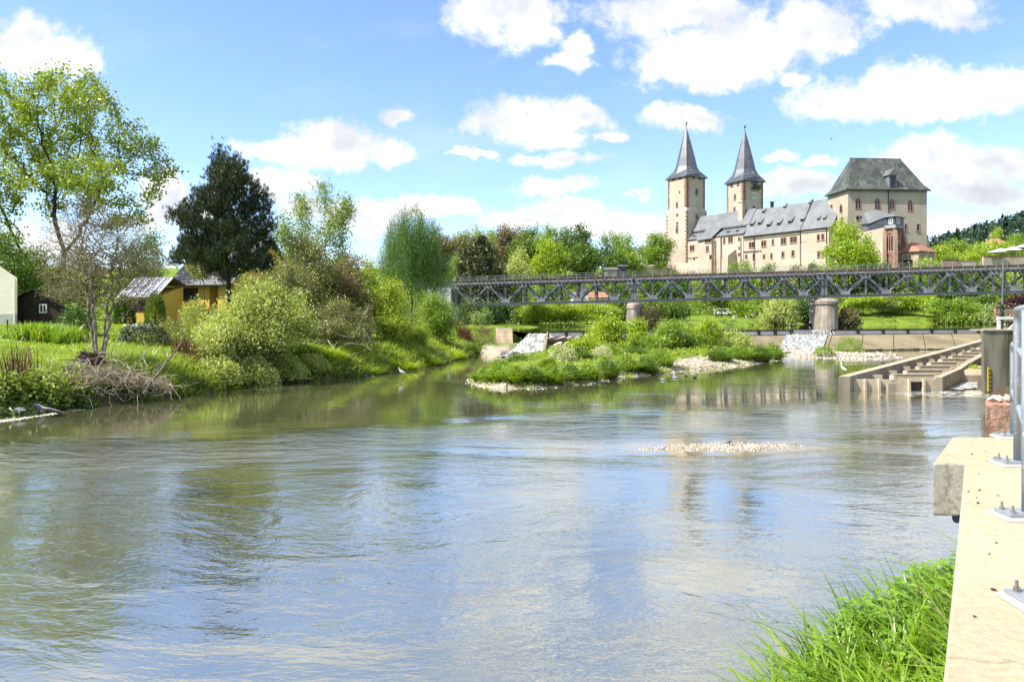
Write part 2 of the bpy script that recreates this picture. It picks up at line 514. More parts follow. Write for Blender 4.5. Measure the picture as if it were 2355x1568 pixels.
M['beak'] = surf('yellow beak', (0.5, 0.33, 0.06), (0.42, 0.26, 0.05), 6.0, 0.5)
M['gauge'] = surf('yellow gauge paint', (0.50, 0.36, 0.02), (0.40, 0.29, 0.02), 6.0, 0.6)
M['ivy'] = leaf('ivy leaves', (0.05, 0.10, 0.02), (0.02, 0.045, 0.01), 0.2, 1.0, 0.35)


def foam_mat():
    m, T = new_mat('white water')
    pos = T.n('ShaderNodeNewGeometry').outputs['Position']
    f = T.noise(T.map(pos, (5.0, 0.8, 0.8), (0, 0, 0.25)), 1.0, 5.0, 0.7)
    f2 = T.noise(pos, 3.5, 5.0, 0.7)
    col = T.mix(T.ramp(T.math('ADD', T.math('MULTIPLY', f, .6), T.math('MULTIPLY', f2, .4)), 0.43, 0.62), (0.15, 0.15, 0.12, 1), (0.68, 0.70, 0.70, 1))
    p = T.n('ShaderNodeBsdfPrincipled', {'Base Color': col, 'Roughness': 0.35})
    b = T.n('ShaderNodeBump', {'Strength': 1.0, 'Distance': 0.10, 'Height': f2})
    T.t.links.new(b.outputs[0], p.inputs['Normal'])
    T.n('ShaderNodeOutputMaterial', {'Surface': p.outputs[0]})
    return m


M['foam'] = foam_mat()


def concrete(name, c, c2, stain, amount, scale=1.0, grit=0.0, top=None):
    """Concrete with form marks, rain streaks and lichen; grit adds a sandy grain and skylight painted on the sides."""
    m, T = new_mat(name)
    g = T.n('ShaderNodeNewGeometry')
    pos = g.outputs['Position']
    col = T.mix(T.ramp(T.noise(pos, 0.9 * scale, 5.0, 0.62), 0.34, 0.68), rgba(c), rgba(c2))
    sf = T.ramp(T.noise(T.map(pos, (2.2 * scale, 2.2 * scale, 0.22 * scale)), 1.0, 5.0, 0.6), 0.46, 0.72, 0.0, amount)
    nz = T.n('ShaderNodeSeparateXYZ', {0: g.outputs['Normal']}).outputs[2]
    side = T.ramp(nz, 0.2, 0.7, 1.0, 0.0)
    if grit:
        col = T.mix(T.math('MULTIPLY', side, 0.8), col, (0.47, 0.46, 0.42, 1))  # side faces tinted pale grey: the skylight on them is painted in
        blot = T.ramp(T.noise(pos, 1.7, 6.0, 0.7), 0.52, 0.70, 0.0, 0.30)
        col = T.mix(blot, col, (0.30, 0.255, 0.18, 1))
        crack = T.n('ShaderNodeTexVoronoi', {'Vector': T.vmath('ADD', pos, T.vmath('MULTIPLY', T.noise(pos, 5.0, 4.0, 0.6, 'Color'), (0.25, 0.25, 0.25))), 'Scale': 0.55}, feature='DISTANCE_TO_EDGE').outputs['Distance']
        col = T.mix(T.ramp(crack, 0.002, 0.007, 0.55, 0.0), col, (0.20, 0.17, 0.12, 1))
    col = T.mix(T.math('MULTIPLY', sf, side), col, rgba(stain))
    fl = T.ramp(T.noise(pos, 3.2 * scale, 6.0, 0.7), 0.55, 0.8, 0.0, 0.35)
    col = T.mix(fl, col, rgba(tuple(x * 0.72 for x in c2)))
    if grit:
        gr = T.noise(pos, 120.0, 2.0, 0.7)
        col = T.mix(1.0, col, T.mix(T.ramp(gr, 0.25, 0.75), rgba((1 - grit,) * 3), rgba((1 + grit,) * 3)), 'MULTIPLY')
        gr2 = T.noise(T.map(pos, (1.0, 1.0, 1.0), (0, 0, 0.58)), 28.0, 4.0, 0.7)
        col = T.mix(1.0, col, T.mix(T.ramp(gr2, 0.3, 0.7), (0.86, 0.85, 0.82, 1), (1.1, 1.1, 1.1, 1)), 'MULTIPLY')
    p = T.n('ShaderNodeBsdfPrincipled', {'Base Color': col, 'Roughness': 0.88, 'Specular IOR Level': 0.2})
    b = T.n('ShaderNodeBump', {'Strength': 0.6, 'Distance': 0.006, 'Height': T.noise(pos, 40.0, 5.0, 0.65)})
    T.t.links.new(b.outputs[0], p.inputs['Normal'])
    T.n('ShaderNodeOutputMaterial', {'Surface': p.outputs[0]})
    return m


M['wallcon'] = concrete('sandy wall concrete', (0.416, 0.356, 0.252), (0.368, 0.308, 0.212), (0.26, 0.24, 0.19), 0.85, 1.0, 0.12)
M['gaugecon'] = concrete('stained and shaded gauge wall concrete', (0.22, 0.20, 0.155), (0.15, 0.135, 0.105), (0.05, 0.043, 0.03), 0.95, 0.55)  # stains, plus a base darkened to paint the shade on its river face
M['laddercon'] = concrete('fish ladder concrete', (0.396, 0.338, 0.252), (0.324, 0.275, 0.203), (0.20, 0.165, 0.12), 0.6, 0.7)
M['apron'] = concrete('weir apron concrete', (0.25, 0.205, 0.13), (0.16, 0.135, 0.08), (0.08, 0.085, 0.035), 0.85, 0.35)


def water_mat():
    m, T = new_mat('river water')
    g = T.n('ShaderNodeNewGeometry')
    pos = g.outputs['Position']
    # broad patches: calm glides between ruffled water, drawn out along the current
    wv = T.noise(pos, 0.06, 2.0, 0.5, 'Color')
    pw = T.vmath('ADD', pos, T.vmath('MULTIPLY', T.vmath('SUBTRACT', wv, (0.5, 0.5, 0.5)), (9.0, 9.0, 0.0)))
    patch = T.ramp(T.noise(T.map(pw, (0.085, 0.20, 1.0), (0, 0, 0.28)), 1.0, 3.0, 0.55), 0.38, 0.66)
    sx = T.n('ShaderNodeSeparateXYZ', {0: pos})
    X, Y = sx.outputs[0], sx.outputs[1]
    ydist = T.math('SUBTRACT', Y, T.math('MULTIPLY', X, 0.30))
    # the shear line where the current of the ladder and the glide along the far bank meet
    shear = T.math('SUBTRACT', T.math('ADD', ydist, T.math('MULTIPLY', T.math('SUBTRACT', T.noise(pos, 0.12, 3.0, 0.5), 0.5), 7.0)), 27.0)
    glide = T.ramp(shear, 1.0, 4.5)
    near = T.ramp(Y, 5.0, 16.0, 1.25, 0.75)
    rough_band = T.math('MULTIPLY', T.ramp(T.math('ABSOLUTE', T.math('ADD', shear, 1.5)), 0.4, 3.2, 1.0, 0.0), 0.9)
    amp = T.math('ADD', T.math('MULTIPLY', T.math('ADD', 0.14, T.math('MULTIPLY', patch, 0.52)), near), rough_band)
    amp = T.math('MULTIPLY', amp, T.math('SUBTRACT', 1.0, T.math('MULTIPLY', glide, 0.80)))
    m1 = T.map(pw, (0.55, 1.25, 1.0), (0, 0, 0.22))
    h1 = T.math('MULTIPLY', T.noise(m1, 1.0, 3.0, 0.5, dist=0.6), 0.085)
    m2 = T.map(pw, (2.2, 4.6, 1.0), (0, 0, 0.30))
    h2 = T.math('MULTIPLY', T.noise(m2, 1.0, 3.0, 0.55, dist=0.8), 0.036)
    m3 = T.map(pos, (9.0, 17.0, 1.0), (0, 0, 0.18))
    h3 = T.math('MULTIPLY', T.noise(m3, 1.0, 2.0, 0.5), 0.0105)
    h = T.math('MULTIPLY', T.math('ADD', h1, T.math('ADD', h2, h3)), amp)
    b = T.n('ShaderNodeBump', {'Strength': 1.0, 'Distance': 1.0, 'Height': h})
    # bed seen through the water: olive where deep, sandy over the shoal
    deep = T.mix(T.ramp(T.noise(pos, 0.22, 4.0, 0.6), 0.35, 0.7), (0.105, 0.103, 0.050, 1), (0.066, 0.070, 0.036, 1))
    sd = T.vmath('LENGTH', T.vmath('MULTIPLY', T.vmath('SUBTRACT', pos, (6.2, 22.6, 0.0)), (0.20, 0.62, 0.0)))
    shoal = T.ramp(T.math('ADD', sd, T.math('MULTIPLY', T.math('SUBTRACT', T.noise(pos, 1.1, 4.0, 0.6), 0.5), 1.4)), 0.25, 1.35, 0.85, 0.0)
    bed = T.mix(T.ramp(T.noise(pos, 7.0, 3.0, 0.7), 0.38, 0.62), (0.36, 0.30, 0.20, 1), (0.20, 0.15, 0.085, 1))
    col = T.mix(shoal, deep, bed)
    # foam lines below the fish ladder; sparkle painted white on the ruffled foreground water
    fd = T.vmath('LENGTH', T.vmath('MULTIPLY', T.vmath('SUBTRACT', pos, (23.0, 37.8, 0.0)), (0.14, 0.30, 0.0)))
    fz = T.ramp(fd, 0.25, 1.25, 1.0, 0.0)
    fn = T.noise(T.map(pw, (0.9, 3.0, 1.0), (0, 0, 0.1)), 1.6, 5.0, 0.68)
    foam = T.math('MULTIPLY', T.ramp(fn, T.math('SUBTRACT', 0.72, T.math('MULTIPLY', fz, 0.20)), T.math('SUBTRACT', 0.78, T.math('MULTIPLY', fz, 0.20))), fz)
    spark = T.ramp(T.noise(T.map(pw, (1.5, 3.4, 1.0), (0, 0, 0.25)), 2.2, 5.0, 0.75), 0.735, 0.77, 0.0, 0.8)
    spark = T.math('MULTIPLY', spark, T.math('MULTIPLY', T.ramp(X, 2.0, -7.0, 0.15, 1.0), amp))
    foam = T.math('MAXIMUM', foam, spark)  # the painted sparkle joins the foam mask
    diff = T.n('ShaderNodeBsdfDiffuse', {'Color': T.mix(foam, col, (0.8, 0.82, 0.82, 1))})
    gl = T.n('ShaderNodeBsdfGlossy', {'Color': (1, 1, 1, 1), 'Roughness': 0.03, 'Normal': b.outputs[0]})
    fr = T.n('ShaderNodeFresnel', {'IOR': 2.45, 'Normal': b.outputs[0]}).outputs[0]
    fr = T.math('ADD', T.math('MULTIPLY', fr, 0.80), 0.28, clamp=True)
    fr = T.math('MULTIPLY', T.math('MULTIPLY', fr, T.math('SUBTRACT', 1.0, T.math('MULTIPLY', shoal, 0.35))), T.math('SUBTRACT', 1.0, T.math('MULTIPLY', foam, 0.8)), clamp=True)
    mx = T.n('ShaderNodeMixShader', {0: fr, 1: diff.outputs[0], 2: gl.outputs[0]})
    T.n('ShaderNodeOutputMaterial', {'Surface': mx.outputs[0]})
    return m


M['water'] = water_mat()


def ground_mat():
    m, T = new_mat('ground')
    g = T.n('ShaderNodeNewGeometry')
    pos = g.outputs['Position']
    sp = T.n('ShaderNodeSeparateXYZ', {0: pos})
    n1 = T.noise(pos, 0.35, 4.0, 0.6)
    n2 = T.noise(pos, 3.5, 4.0, 0.65)
    lawn = T.mix(T.ramp(n1, 0.35, 0.65), (0.17, 0.235, 0.03, 1), (0.10, 0.155, 0.018, 1))
    lawn = T.mix(1.0, lawn, T.mix(n2, (0.7, 0.75, 0.7, 1), (1.25, 1.2, 1.2, 1)), 'MULTIPLY')
    mud = T.mix(T.ramp(n2, 0.3, 0.7), (0.10, 0.075, 0.045, 1), (0.045, 0.038, 0.022, 1))
    gv = T.mix(T.ramp(T.noise(pos, 6.0, 3.0, 0.7), 0.35, 0.65), (0.46, 0.40, 0.31, 1), (0.27, 0.22, 0.16, 1))
    gm = T.math('MULTIPLY', T.ramp(sp.outputs[0], -3.6, -2.9), T.math('MULTIPLY', T.ramp(sp.outputs[1], 38.0, 39.5), T.ramp(sp.outputs[1], 86.0, 84.0)))
    mud = T.mix(gm, mud, gv)
    edge = T.ramp(T.math('ADD', sp.outputs[2], T.math('MULTIPLY', n2, 0.5)), 0.75, 1.35)
    col = T.mix(edge, mud, lawn)
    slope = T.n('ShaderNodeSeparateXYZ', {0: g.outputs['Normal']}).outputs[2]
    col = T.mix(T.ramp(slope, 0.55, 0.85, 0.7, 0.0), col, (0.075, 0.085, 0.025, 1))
    p = T.n('ShaderNodeBsdfPrincipled', {'Base Color': col, 'Roughness': 0.95, 'Specular IOR Level': 0.1})
    b = T.n('ShaderNodeBump', {'Strength': 0.8, 'Distance': 0.08, 'Height': n2})
    T.t.links.new(b.outputs[0], p.inputs['Normal'])
    T.n('ShaderNodeOutputMaterial', {'Surface': p.outputs[0]})
    return m


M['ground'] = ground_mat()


# ------------------------------------------------------------------ terrain and water
ZU = 2.12                                                    # level of the dammed upper water
WLY = [-60, -20, 0, 20, 28.5, 31.1, 36.0, 42.8, 48.9, 59.6, 76.0, 88.0, 100.0, 115.0]
WLX = [-40, -33, -26, -21.5, -19.6, -19.0, -16.4, -14.4, -9.6, -6.2, -3.7, -2.6, -2.2, -2.0]
WRY = [-60, -20, -5, 0, 4, 6.0, 7.0, 8.4, 9.4, 10.6, 12.0, 14.0, 20.0, 38.0, 45, 62, 85, 100, 170]
WRX = [-20, -8, -2.6, -1.0, 0.9, 1.7, 2.2, 3.6, 5.0, 6.3, 7.5, 8.9, 12.9, 24.3, 29.3, 40.3, 55.5, 80, 160]
YFR = [-0.6, 0.0, 0.16, 0.28, 0.42, 0.56, 0.70, 1.2]
YFY = [112, 112, 122, 134, 150, 161, 168, 180]
ISLAND = np.array([(-2.3, 42.8), (-0.7, 40.6), (1.5, 40.6), (4.4, 43.4), (7.8, 48.6), (11.3, 52.2), (15.2, 55.8), (19.2, 60.2), (24.9, 68.3),
                   (26.5, 76), (20, 82), (10, 81), (3.5, 73), (0.8, 64), (-1.4, 53), (-2.5, 47)], dtype=float)
ISLET = np.array([(27.6, 72.5), (29.5, 69.6), (33.0, 68.4), (36.5, 70.5), (35.5, 74.5), (31, 77), (28, 75.5)], dtype=float)
P_L = ([-40, 0, 3, 22, 60, 90, 120, 150, 185, 230, 330, 600, 1500], [1.0, 1.7, 2.4, 2.6, 3.8, 7.0, 12.0, 17.0, 22.5, 25, 28, 45, 60])
P_M = ([-40, 0, 3, 55, 72, 95, 115, 135, 152, 165, 230, 330, 600, 1500], [1.0, 1.6, 2.7, 3.2, 5.0, 8.5, 11.5, 14.0, 19.5, 23, 25, 27, 45, 60])
P_R = ([-40, 0, 2.5, 14, 24, 36, 58, 110, 220, 330, 400, 470, 1500], [1.0, 1.6, 2.9, 3.9, 5.6, 10.0, 18.5, 20.5, 24, 60, 70, 75, 85])


def weir_y(x):
    return 80.0 + (np.asarray(x, dtype=float) - 2.4) * 18.0 / 59.6


def poly_dist(px, py, poly):
    """Signed distance to a polygon, positive inside."""
    px, py = np.asarray(px, float), np.asarray(py, float)
    d = np.full(px.shape, 1e9)
    inside = np.zeros(px.shape, bool)
    n = len(poly)
    for i in range(n):
        ax, ay = poly[i]
        bx, by = poly[(i + 1) % n]
        ex, ey = bx - ax, by - ay
        t = np.clip(((px - ax) * ex + (py - ay) * ey) / (ex * ex + ey * ey), 0, 1)
        d = np.minimum(d, np.hypot(px - ax - t * ex, py - ay - t * ey))
        c = ((ay > py) != (by > py)) & (px < (bx - ax) * (py - ay) / (by - ay + 1e-12) + ax)
        inside ^= c
    return np.where(inside, d, -d)


def wob(x, y, f=0.35, s=0.0):
    return (np.sin(x * f * 1.7 + s) * np.cos(y * f * 1.3 - s * 2) + 0.6 * np.sin(x * f * 3.9 + y * f * 2.8 + s * 3) + 0.35 * np.sin(x * f * 8.1 - y * f * 7.3)) / 1.95


def ground(x, y):
    x = np.asarray(x, float)
    y = np.asarray(y, float)
    bed = np.full(np.broadcast(x, y).shape, -0.7)
    # left bank
    dl = np.interp(y, WLY, WLX) - x + 0.5 * wob(x, y, 0.5, 1.0)
    zl = np.interp(dl, [-4, -0.6, 0, 0.9, 2.2, 4.5, 9, 22, 32, 60, 200, 900], [-0.7, -0.5, -0.05, 0.7, 1.35, 1.95, 2.35, 3.25, 3.6, 3.9, 6, 30])
    zl = zl + np.clip(dl / 6, 0, 1) * 0.10 * wob(x, y, 0.25, 2.0)
    # right bank, under and beside the wall
    dr = x - np.interp(y, WRY, WRX)
    zr = np.interp(dr, [-3, -0.5, 0, 0.5, 1.4, 2.6, 6, 40], [-0.7, -0.3, -0.03, 0.25, 0.55, 1.1, 2.0, 2.6])
    zr = np.where(y > 40, np.interp(dr, [-3, 0, 1.5, 4], [-0.7, -0.2, 2.6, 3.0]), zr)
    # island and islet of gravel
    di = poly_dist(x, y, ISLAND) + 0.5 * wob(x, y, 0.9, 0.3)
    zi = np.interp(di, [-2.5, 0, 0.5, 2.0, 6], [-0.7, -0.04, 0.22, 0.42, 0.62]) + np.clip(di / 3, 0, 1) * 0.12 * wob(x, y, 0.8, 4)
    d2 = poly_dist(x, y, ISLET) + 0.25 * wob(x, y, 1.4, 0.9)
    zi = np.maximum(zi, np.interp(d2, [-2, 0, 0.6, 2.5], [-0.7, -0.03, 0.2, 0.40]))
    sd = np.hypot((x - 6.4) / 2.5, (y - 22.6) / 0.75)
    zi = np.maximum(zi, np.interp(sd, [0, 0.6, 1.2, 2.5], [0.02, -0.015, -0.12, -0.7]))
    gb = np.hypot((x + 1.6) / 1.7, (y - 81.0) / 4.0)
    zi = np.maximum(zi, np.where(y < 86, np.interp(gb, [0, .5, 1.0, 1.5], [.9, .6, .05, -.7]), -.7))
    z = np.maximum(np.maximum(bed, zl), np.maximum(zr, zi))
    # upper pool
    up = (y > weir_y(x)) & (x > np.interp(y, WLY, WLX))
    z = np.where(up & (dr < 0), np.maximum(zl, 0.9), z)
    fill = 1.35 - (y - 82.0) * .30 - x + .3 * wob(x, y, .7, 2)
    z = np.where((y > 85.2) & (y < 100) & (fill > -1.2), np.maximum(z, np.interp(fill, [-1.2, 0, .5], [.9, 1.9, 2.3])), z)
    # land beyond the upper pool
    r = x / np.maximum(y, 1.0)
    yf = np.interp(r, YFR, YFY)
    v = y - yf + 1.6 * wob(x, y, 0.12, 0.7)
    a, b, c = np.interp(v, *P_L), np.interp(v, *P_M), np.interp(v, *P_R)
    t1 = np.clip((r - 0.06) / 0.14, 0, 1)
    t2 = np.clip((r - 0.36) / 0.10, 0, 1)
    t1, t2 = t1 * t1 * (3 - 2 * t1), t2 * t2 * (3 - 2 * t2)
    far = (a * (1 - t1) + b * t1) * (1 - t2) + c * t2
    far = far + np.clip(v / 60, 0, 1) * 0.5 * wob(x, y, 0.05, 1.3)
    t3 = np.clip((r - 0.42) / 0.27, 0, 1)
    far = np.where(v > 230, np.minimum(far, 22 + (far - 22) * t3), far)
    return np.where(y > 98, np.maximum(np.where(v > -6, far, -9), np.where(up, 0.9, zl)), z)


def gz(x, y):
    return float(ground(np.array([x]), np.array([y]))[0])


def axis(marks):
    out = []
    for (a, b, st) in marks:
        out += list(np.arange(a, b, st))
    out.append(marks[-1][1])
    return np.array(out)


gxs = axis([(-3500, -600, 400), (-600, -120, 30), (-120, -45, 5), (-45, -24, 1.0), (-24, 46, 0.5), (46, 110, 1.5), (110, 260, 5), (260, 700, 25), (700, 3500, 400)])
gys = axis([(-400, -60, 40), (-60, -4, 4), (-4, 14, 0.4), (14, 98, 0.6), (98, 200, 1.6), (200, 420, 5), (420, 900, 20), (900, 4500, 400)])
GX, GY = np.meshgrid(gxs, gys)
GZ = ground(GX, GY)
nx, ny = len(gxs), len(gys)
idx = np.arange(nx * ny).reshape(ny, nx)
gf = np.stack([idx[:-1, :-1], idx[:-1, 1:], idx[1:, 1:], idx[1:, :-1]], -1).reshape(-1, 4)
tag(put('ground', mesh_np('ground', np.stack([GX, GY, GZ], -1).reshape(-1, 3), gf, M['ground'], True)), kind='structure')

# lower river, one sheet; it ends under the weir apron
wy = np.linspace(-60, 1, 2)
lower = MB().poly([(-60, -60, 0), (80, -60, 0), (80, 101, 0), (2.4, 81.5, 0), (-60, 81.5, 0)])
tag(lower.build('river_water', M['water']), kind='structure')
up = MB().poly([(-6, 101, ZU), (-2.4, 93, ZU), (0.2, 87.5, ZU), (1.6, 80.2, ZU), (80, 104.0, ZU), (170, 130, ZU), (170, 200, ZU), (-6, 130, ZU)])
tag(up.build('upper_water', M['water']), kind='structure')


# ------------------------------------------------------------------ plants
def rnd_unit(rng, n):
    v = rng.normal(size=(n, 3))
    return v / np.linalg.norm(v, axis=1, keepdims=True)


def leaves_vf(rng, c, size, aspect=0.55, axis=None, jitter=1.0, flat=0.0):
    """Diamond leaf cards: c (n,3) centres, size scalar or (n,)."""
    n = len(c)
    a = rnd_unit(rng, n)
    if axis is not None:
        a = np.asarray(axis) + a * jitter
    if flat:
        a[:, 2] *= (1 - flat)
    a /= np.linalg.norm(a, axis=1, keepdims=True) + 1e-9
    b = np.cross(a, rnd_unit(rng, n))
    if flat:
        b[:, 2] *= (1 - flat)
    b /= np.linalg.norm(b, axis=1, keepdims=True) + 1e-9
    s = (np.asarray(size) * rng.uniform(0.65, 1.3, n))[:, None]
    w = s * aspect
    v = np.stack([c - a * s * 0.5, c + b * w * 0.5 + a * s * 0.05, c + a * s * 0.5, c - b * w * 0.5 + a * s * 0.05], 1).reshape(-1, 3)
    return v, np.arange(n * 4).reshape(n, 4)


def blades_vf(rng, p, h, w, lean=0.35, bend=0.5, dirn=None):
    """Curved tapering blades: three quads each."""
    n = len(p)
    ang = rng.uniform(0, 2 * np.pi, n)
    d = np.stack([np.cos(ang), np.sin(ang), np.zeros(n)], 1)
    if dirn is not None:
        d = d * 0.6 + np.asarray(dirn)
        d /= np.linalg.norm(d, axis=1, keepdims=True) + 1e-9
    h = np.asarray(h) * rng.uniform(0.55, 1.25, n)
    w = np.asarray(w) * rng.uniform(0.7, 1.3, n)
    l = np.abs(rng.normal(lean, lean * 0.6, n))
    k = np.abs(rng.normal(bend, bend * 0.5, n))
    side = np.cross(d, (0, 0, 1.0)) + rnd_unit(rng, n) * 0.5
    side /= np.linalg.norm(side, axis=1, keepdims=True) + 1e-9
    rows = []
    for t, ww in ((0, 0.7), (0.38, 1.0), (0.75, 0.62), (1.0, 0.05)):
        off = d * (h * (l * t + k * t * t * 0.8))[:, None]
        z = h * (t - 0.30 * k * t * t)
        c = p + off
        c = c + np.stack([np.zeros(n), np.zeros(n), z], 1)
        rows.append(c - side * (w * ww * 0.5)[:, None])
        rows.append(c + side * (w * ww * 0.5)[:, None])
    v = np.stack(rows, 1).reshape(-1, 3)
    b = np.arange(n)[:, None] * 8
    f = np.concatenate([b + np.array([0, 1, 3, 2]), b + np.array([2, 3, 5, 4]), b + np.array([4, 5, 7, 6])], 1).reshape(-1, 4)
    return v, f


class VF:
    def __init__(s):
        s.v, s.f, s.n = [], [], 0

    def add(s, vf):
        v, f = vf
        s.v.append(v)
        s.f.append(f + s.n)
        s.n += len(v)
        return s

    def mesh(s, name, mat):
        return mesh_np(name, np.concatenate(s.v), np.concatenate(s.f), mat)


def env_sample(rng, env, n, shell=0.0):
    """Points in a union of ellipsoids (cx,cy,cz,rx,ry,rz)."""
    vol = np.array([e[3] * e[4] * e[5] for e in env])
    k = rng.choice(len(env), n, p=vol / vol.sum())
    e = np.array(env)[k]
    u = rnd_unit(rng, n) * (rng.uniform(shell ** 3, 1, n) ** (1 / 3))[:, None]
    return e[:, :3] + u * e[:, 3:]


def colonize(rng, att, start, step, kill, iters=90, up=0.05, jit=0.25, infl=1e9):
    """Space colonisation: grows a limb skeleton from the start chain into the attractors."""
    nodes = [np.array(p, float) for p in start]
    par = [-1] + list(range(len(start) - 1))
    att = att.copy()
    best = np.full(len(att), 1e9)
    who = np.zeros(len(att), int)

    def upd(lo):
        nn = np.array(nodes[lo:])
        for s in range(0, len(nn), 64):
            d = np.linalg.norm(att[:, None, :] - nn[None, s:s + 64], axis=2)
            j = d.argmin(1)
            m = d[np.arange(len(att)), j]
            b = m < best
            best[b] = m[b]
            who[b] = j[b] + lo + s

    upd(0)
    for it in range(iters):
        if len(att) == 0:
            break
        lo = len(nodes)
        act = best < infl
        if not act.any():
            break
        for k in np.unique(who[act]):
            dv = att[act & (who == k)] - nodes[k]
            dv = (dv / (np.linalg.norm(dv, axis=1, keepdims=True) + 1e-9)).sum(0)
            dv = dv / (np.linalg.norm(dv) + 1e-9) + rng.normal(size=3) * jit
            dv[2] += up
            dv /= np.linalg.norm(dv) + 1e-9
            nodes.append(nodes[k] + dv * step)
            par.append(int(k))
        if len(nodes) > 6000:
            break
        upd(lo)
        keep = best > kill
        att, best, who = att[keep], best[keep], who[keep]
    return np.array(nodes), np.array(par)


def radii(nodes, par, r0, rmax, p=2.2):
    a = np.zeros(len(nodes))
    ch = np.zeros(len(nodes), int)
    for i in range(len(nodes) - 1, 0, -1):
        if ch[i] == 0:
            a[i] = r0 ** p
        a[par[i]] += a[i]
        ch[par[i]] += 1
    r = np.maximum(a, r0 ** p) ** (1 / p)
    return np.minimum(r * min(1.0, rmax / r.max()) if r.max() > rmax else r, rmax)


def limbs_vf(nodes, par, r, k=5, rmin=0.0):
    e = np.array([i for i in range(1, len(nodes)) if r[i] >= rmin])
    p, q = nodes[par[e]], nodes[e]
    rp, rq = np.minimum(r[par[e]], r[e] * 1.35), r[e]
    d = q - p
    d /= np.linalg.norm(d, axis=1, keepdims=True) + 1e-9
    ref = np.where(np.abs(d[:, 2:3]) > 0.9, np.array([[1.0, 0, 0]]), np.array([[0, 0, 1.0]]))
    x = np.cross(d, ref)
    x /= np.linalg.norm(x, axis=1, keepdims=True) + 1e-9
    y = np.cross(d, x)
    vs = []
    q = q + d * (rq * 0.6)[:, None]
    for c, rr in ((p, rp), (q, rq)):
        for j in range(k):
            t = 2 * np.pi * j / k
            vs.append(c + (x * math.cos(t) + y * math.sin(t)) * rr[:, None])
    v = np.stack(vs, 1).reshape(-1, 3)
    b = np.arange(len(e))[:, None] * 2 * k
    f = np.concatenate([b + np.array([j, (j + 1) % k, k + (j + 1) % k, k + j]) for j in range(k)], 1).reshape(-1, 4)
    return v, f


def lobes(rng, H, W, z0, n=9, top=0.9, squash=1.0):
    """An uneven crown: a core with lobes set round it; H total height, W width, z0 crown base."""
    h = H - z0
    env = [(0, 0, z0 + h * 0.50, W * 0.30, W * 0.30 * squash, h * 0.42)]
    for i in range(n):
        a = 2 * math.pi * (i + rng.uniform(0, 0.7)) / n
        t = rng.uniform(0.12, 0.92)
        rr = W * 0.5 * (math.sin(math.pi * min(max(t * 0.82 + 0.14, 0), 1)) ** 0.7)
        s = rng.uniform(0.45, 0.8)
        cr = rr * (1 - s * 0.5)
        env.append((cr * math.cos(a), cr * math.sin(a) * squash, z0 + h * t, rr * s * 0.62, rr * s * 0.62 * squash, h * rng.uniform(0.10, 0.17)))
    env.append((rng.uniform(-.08, .08) * W, rng.uniform(-.08, .08) * W, H - h * 0.14, W * 0.16, W * 0.16, h * 0.14))
    return env


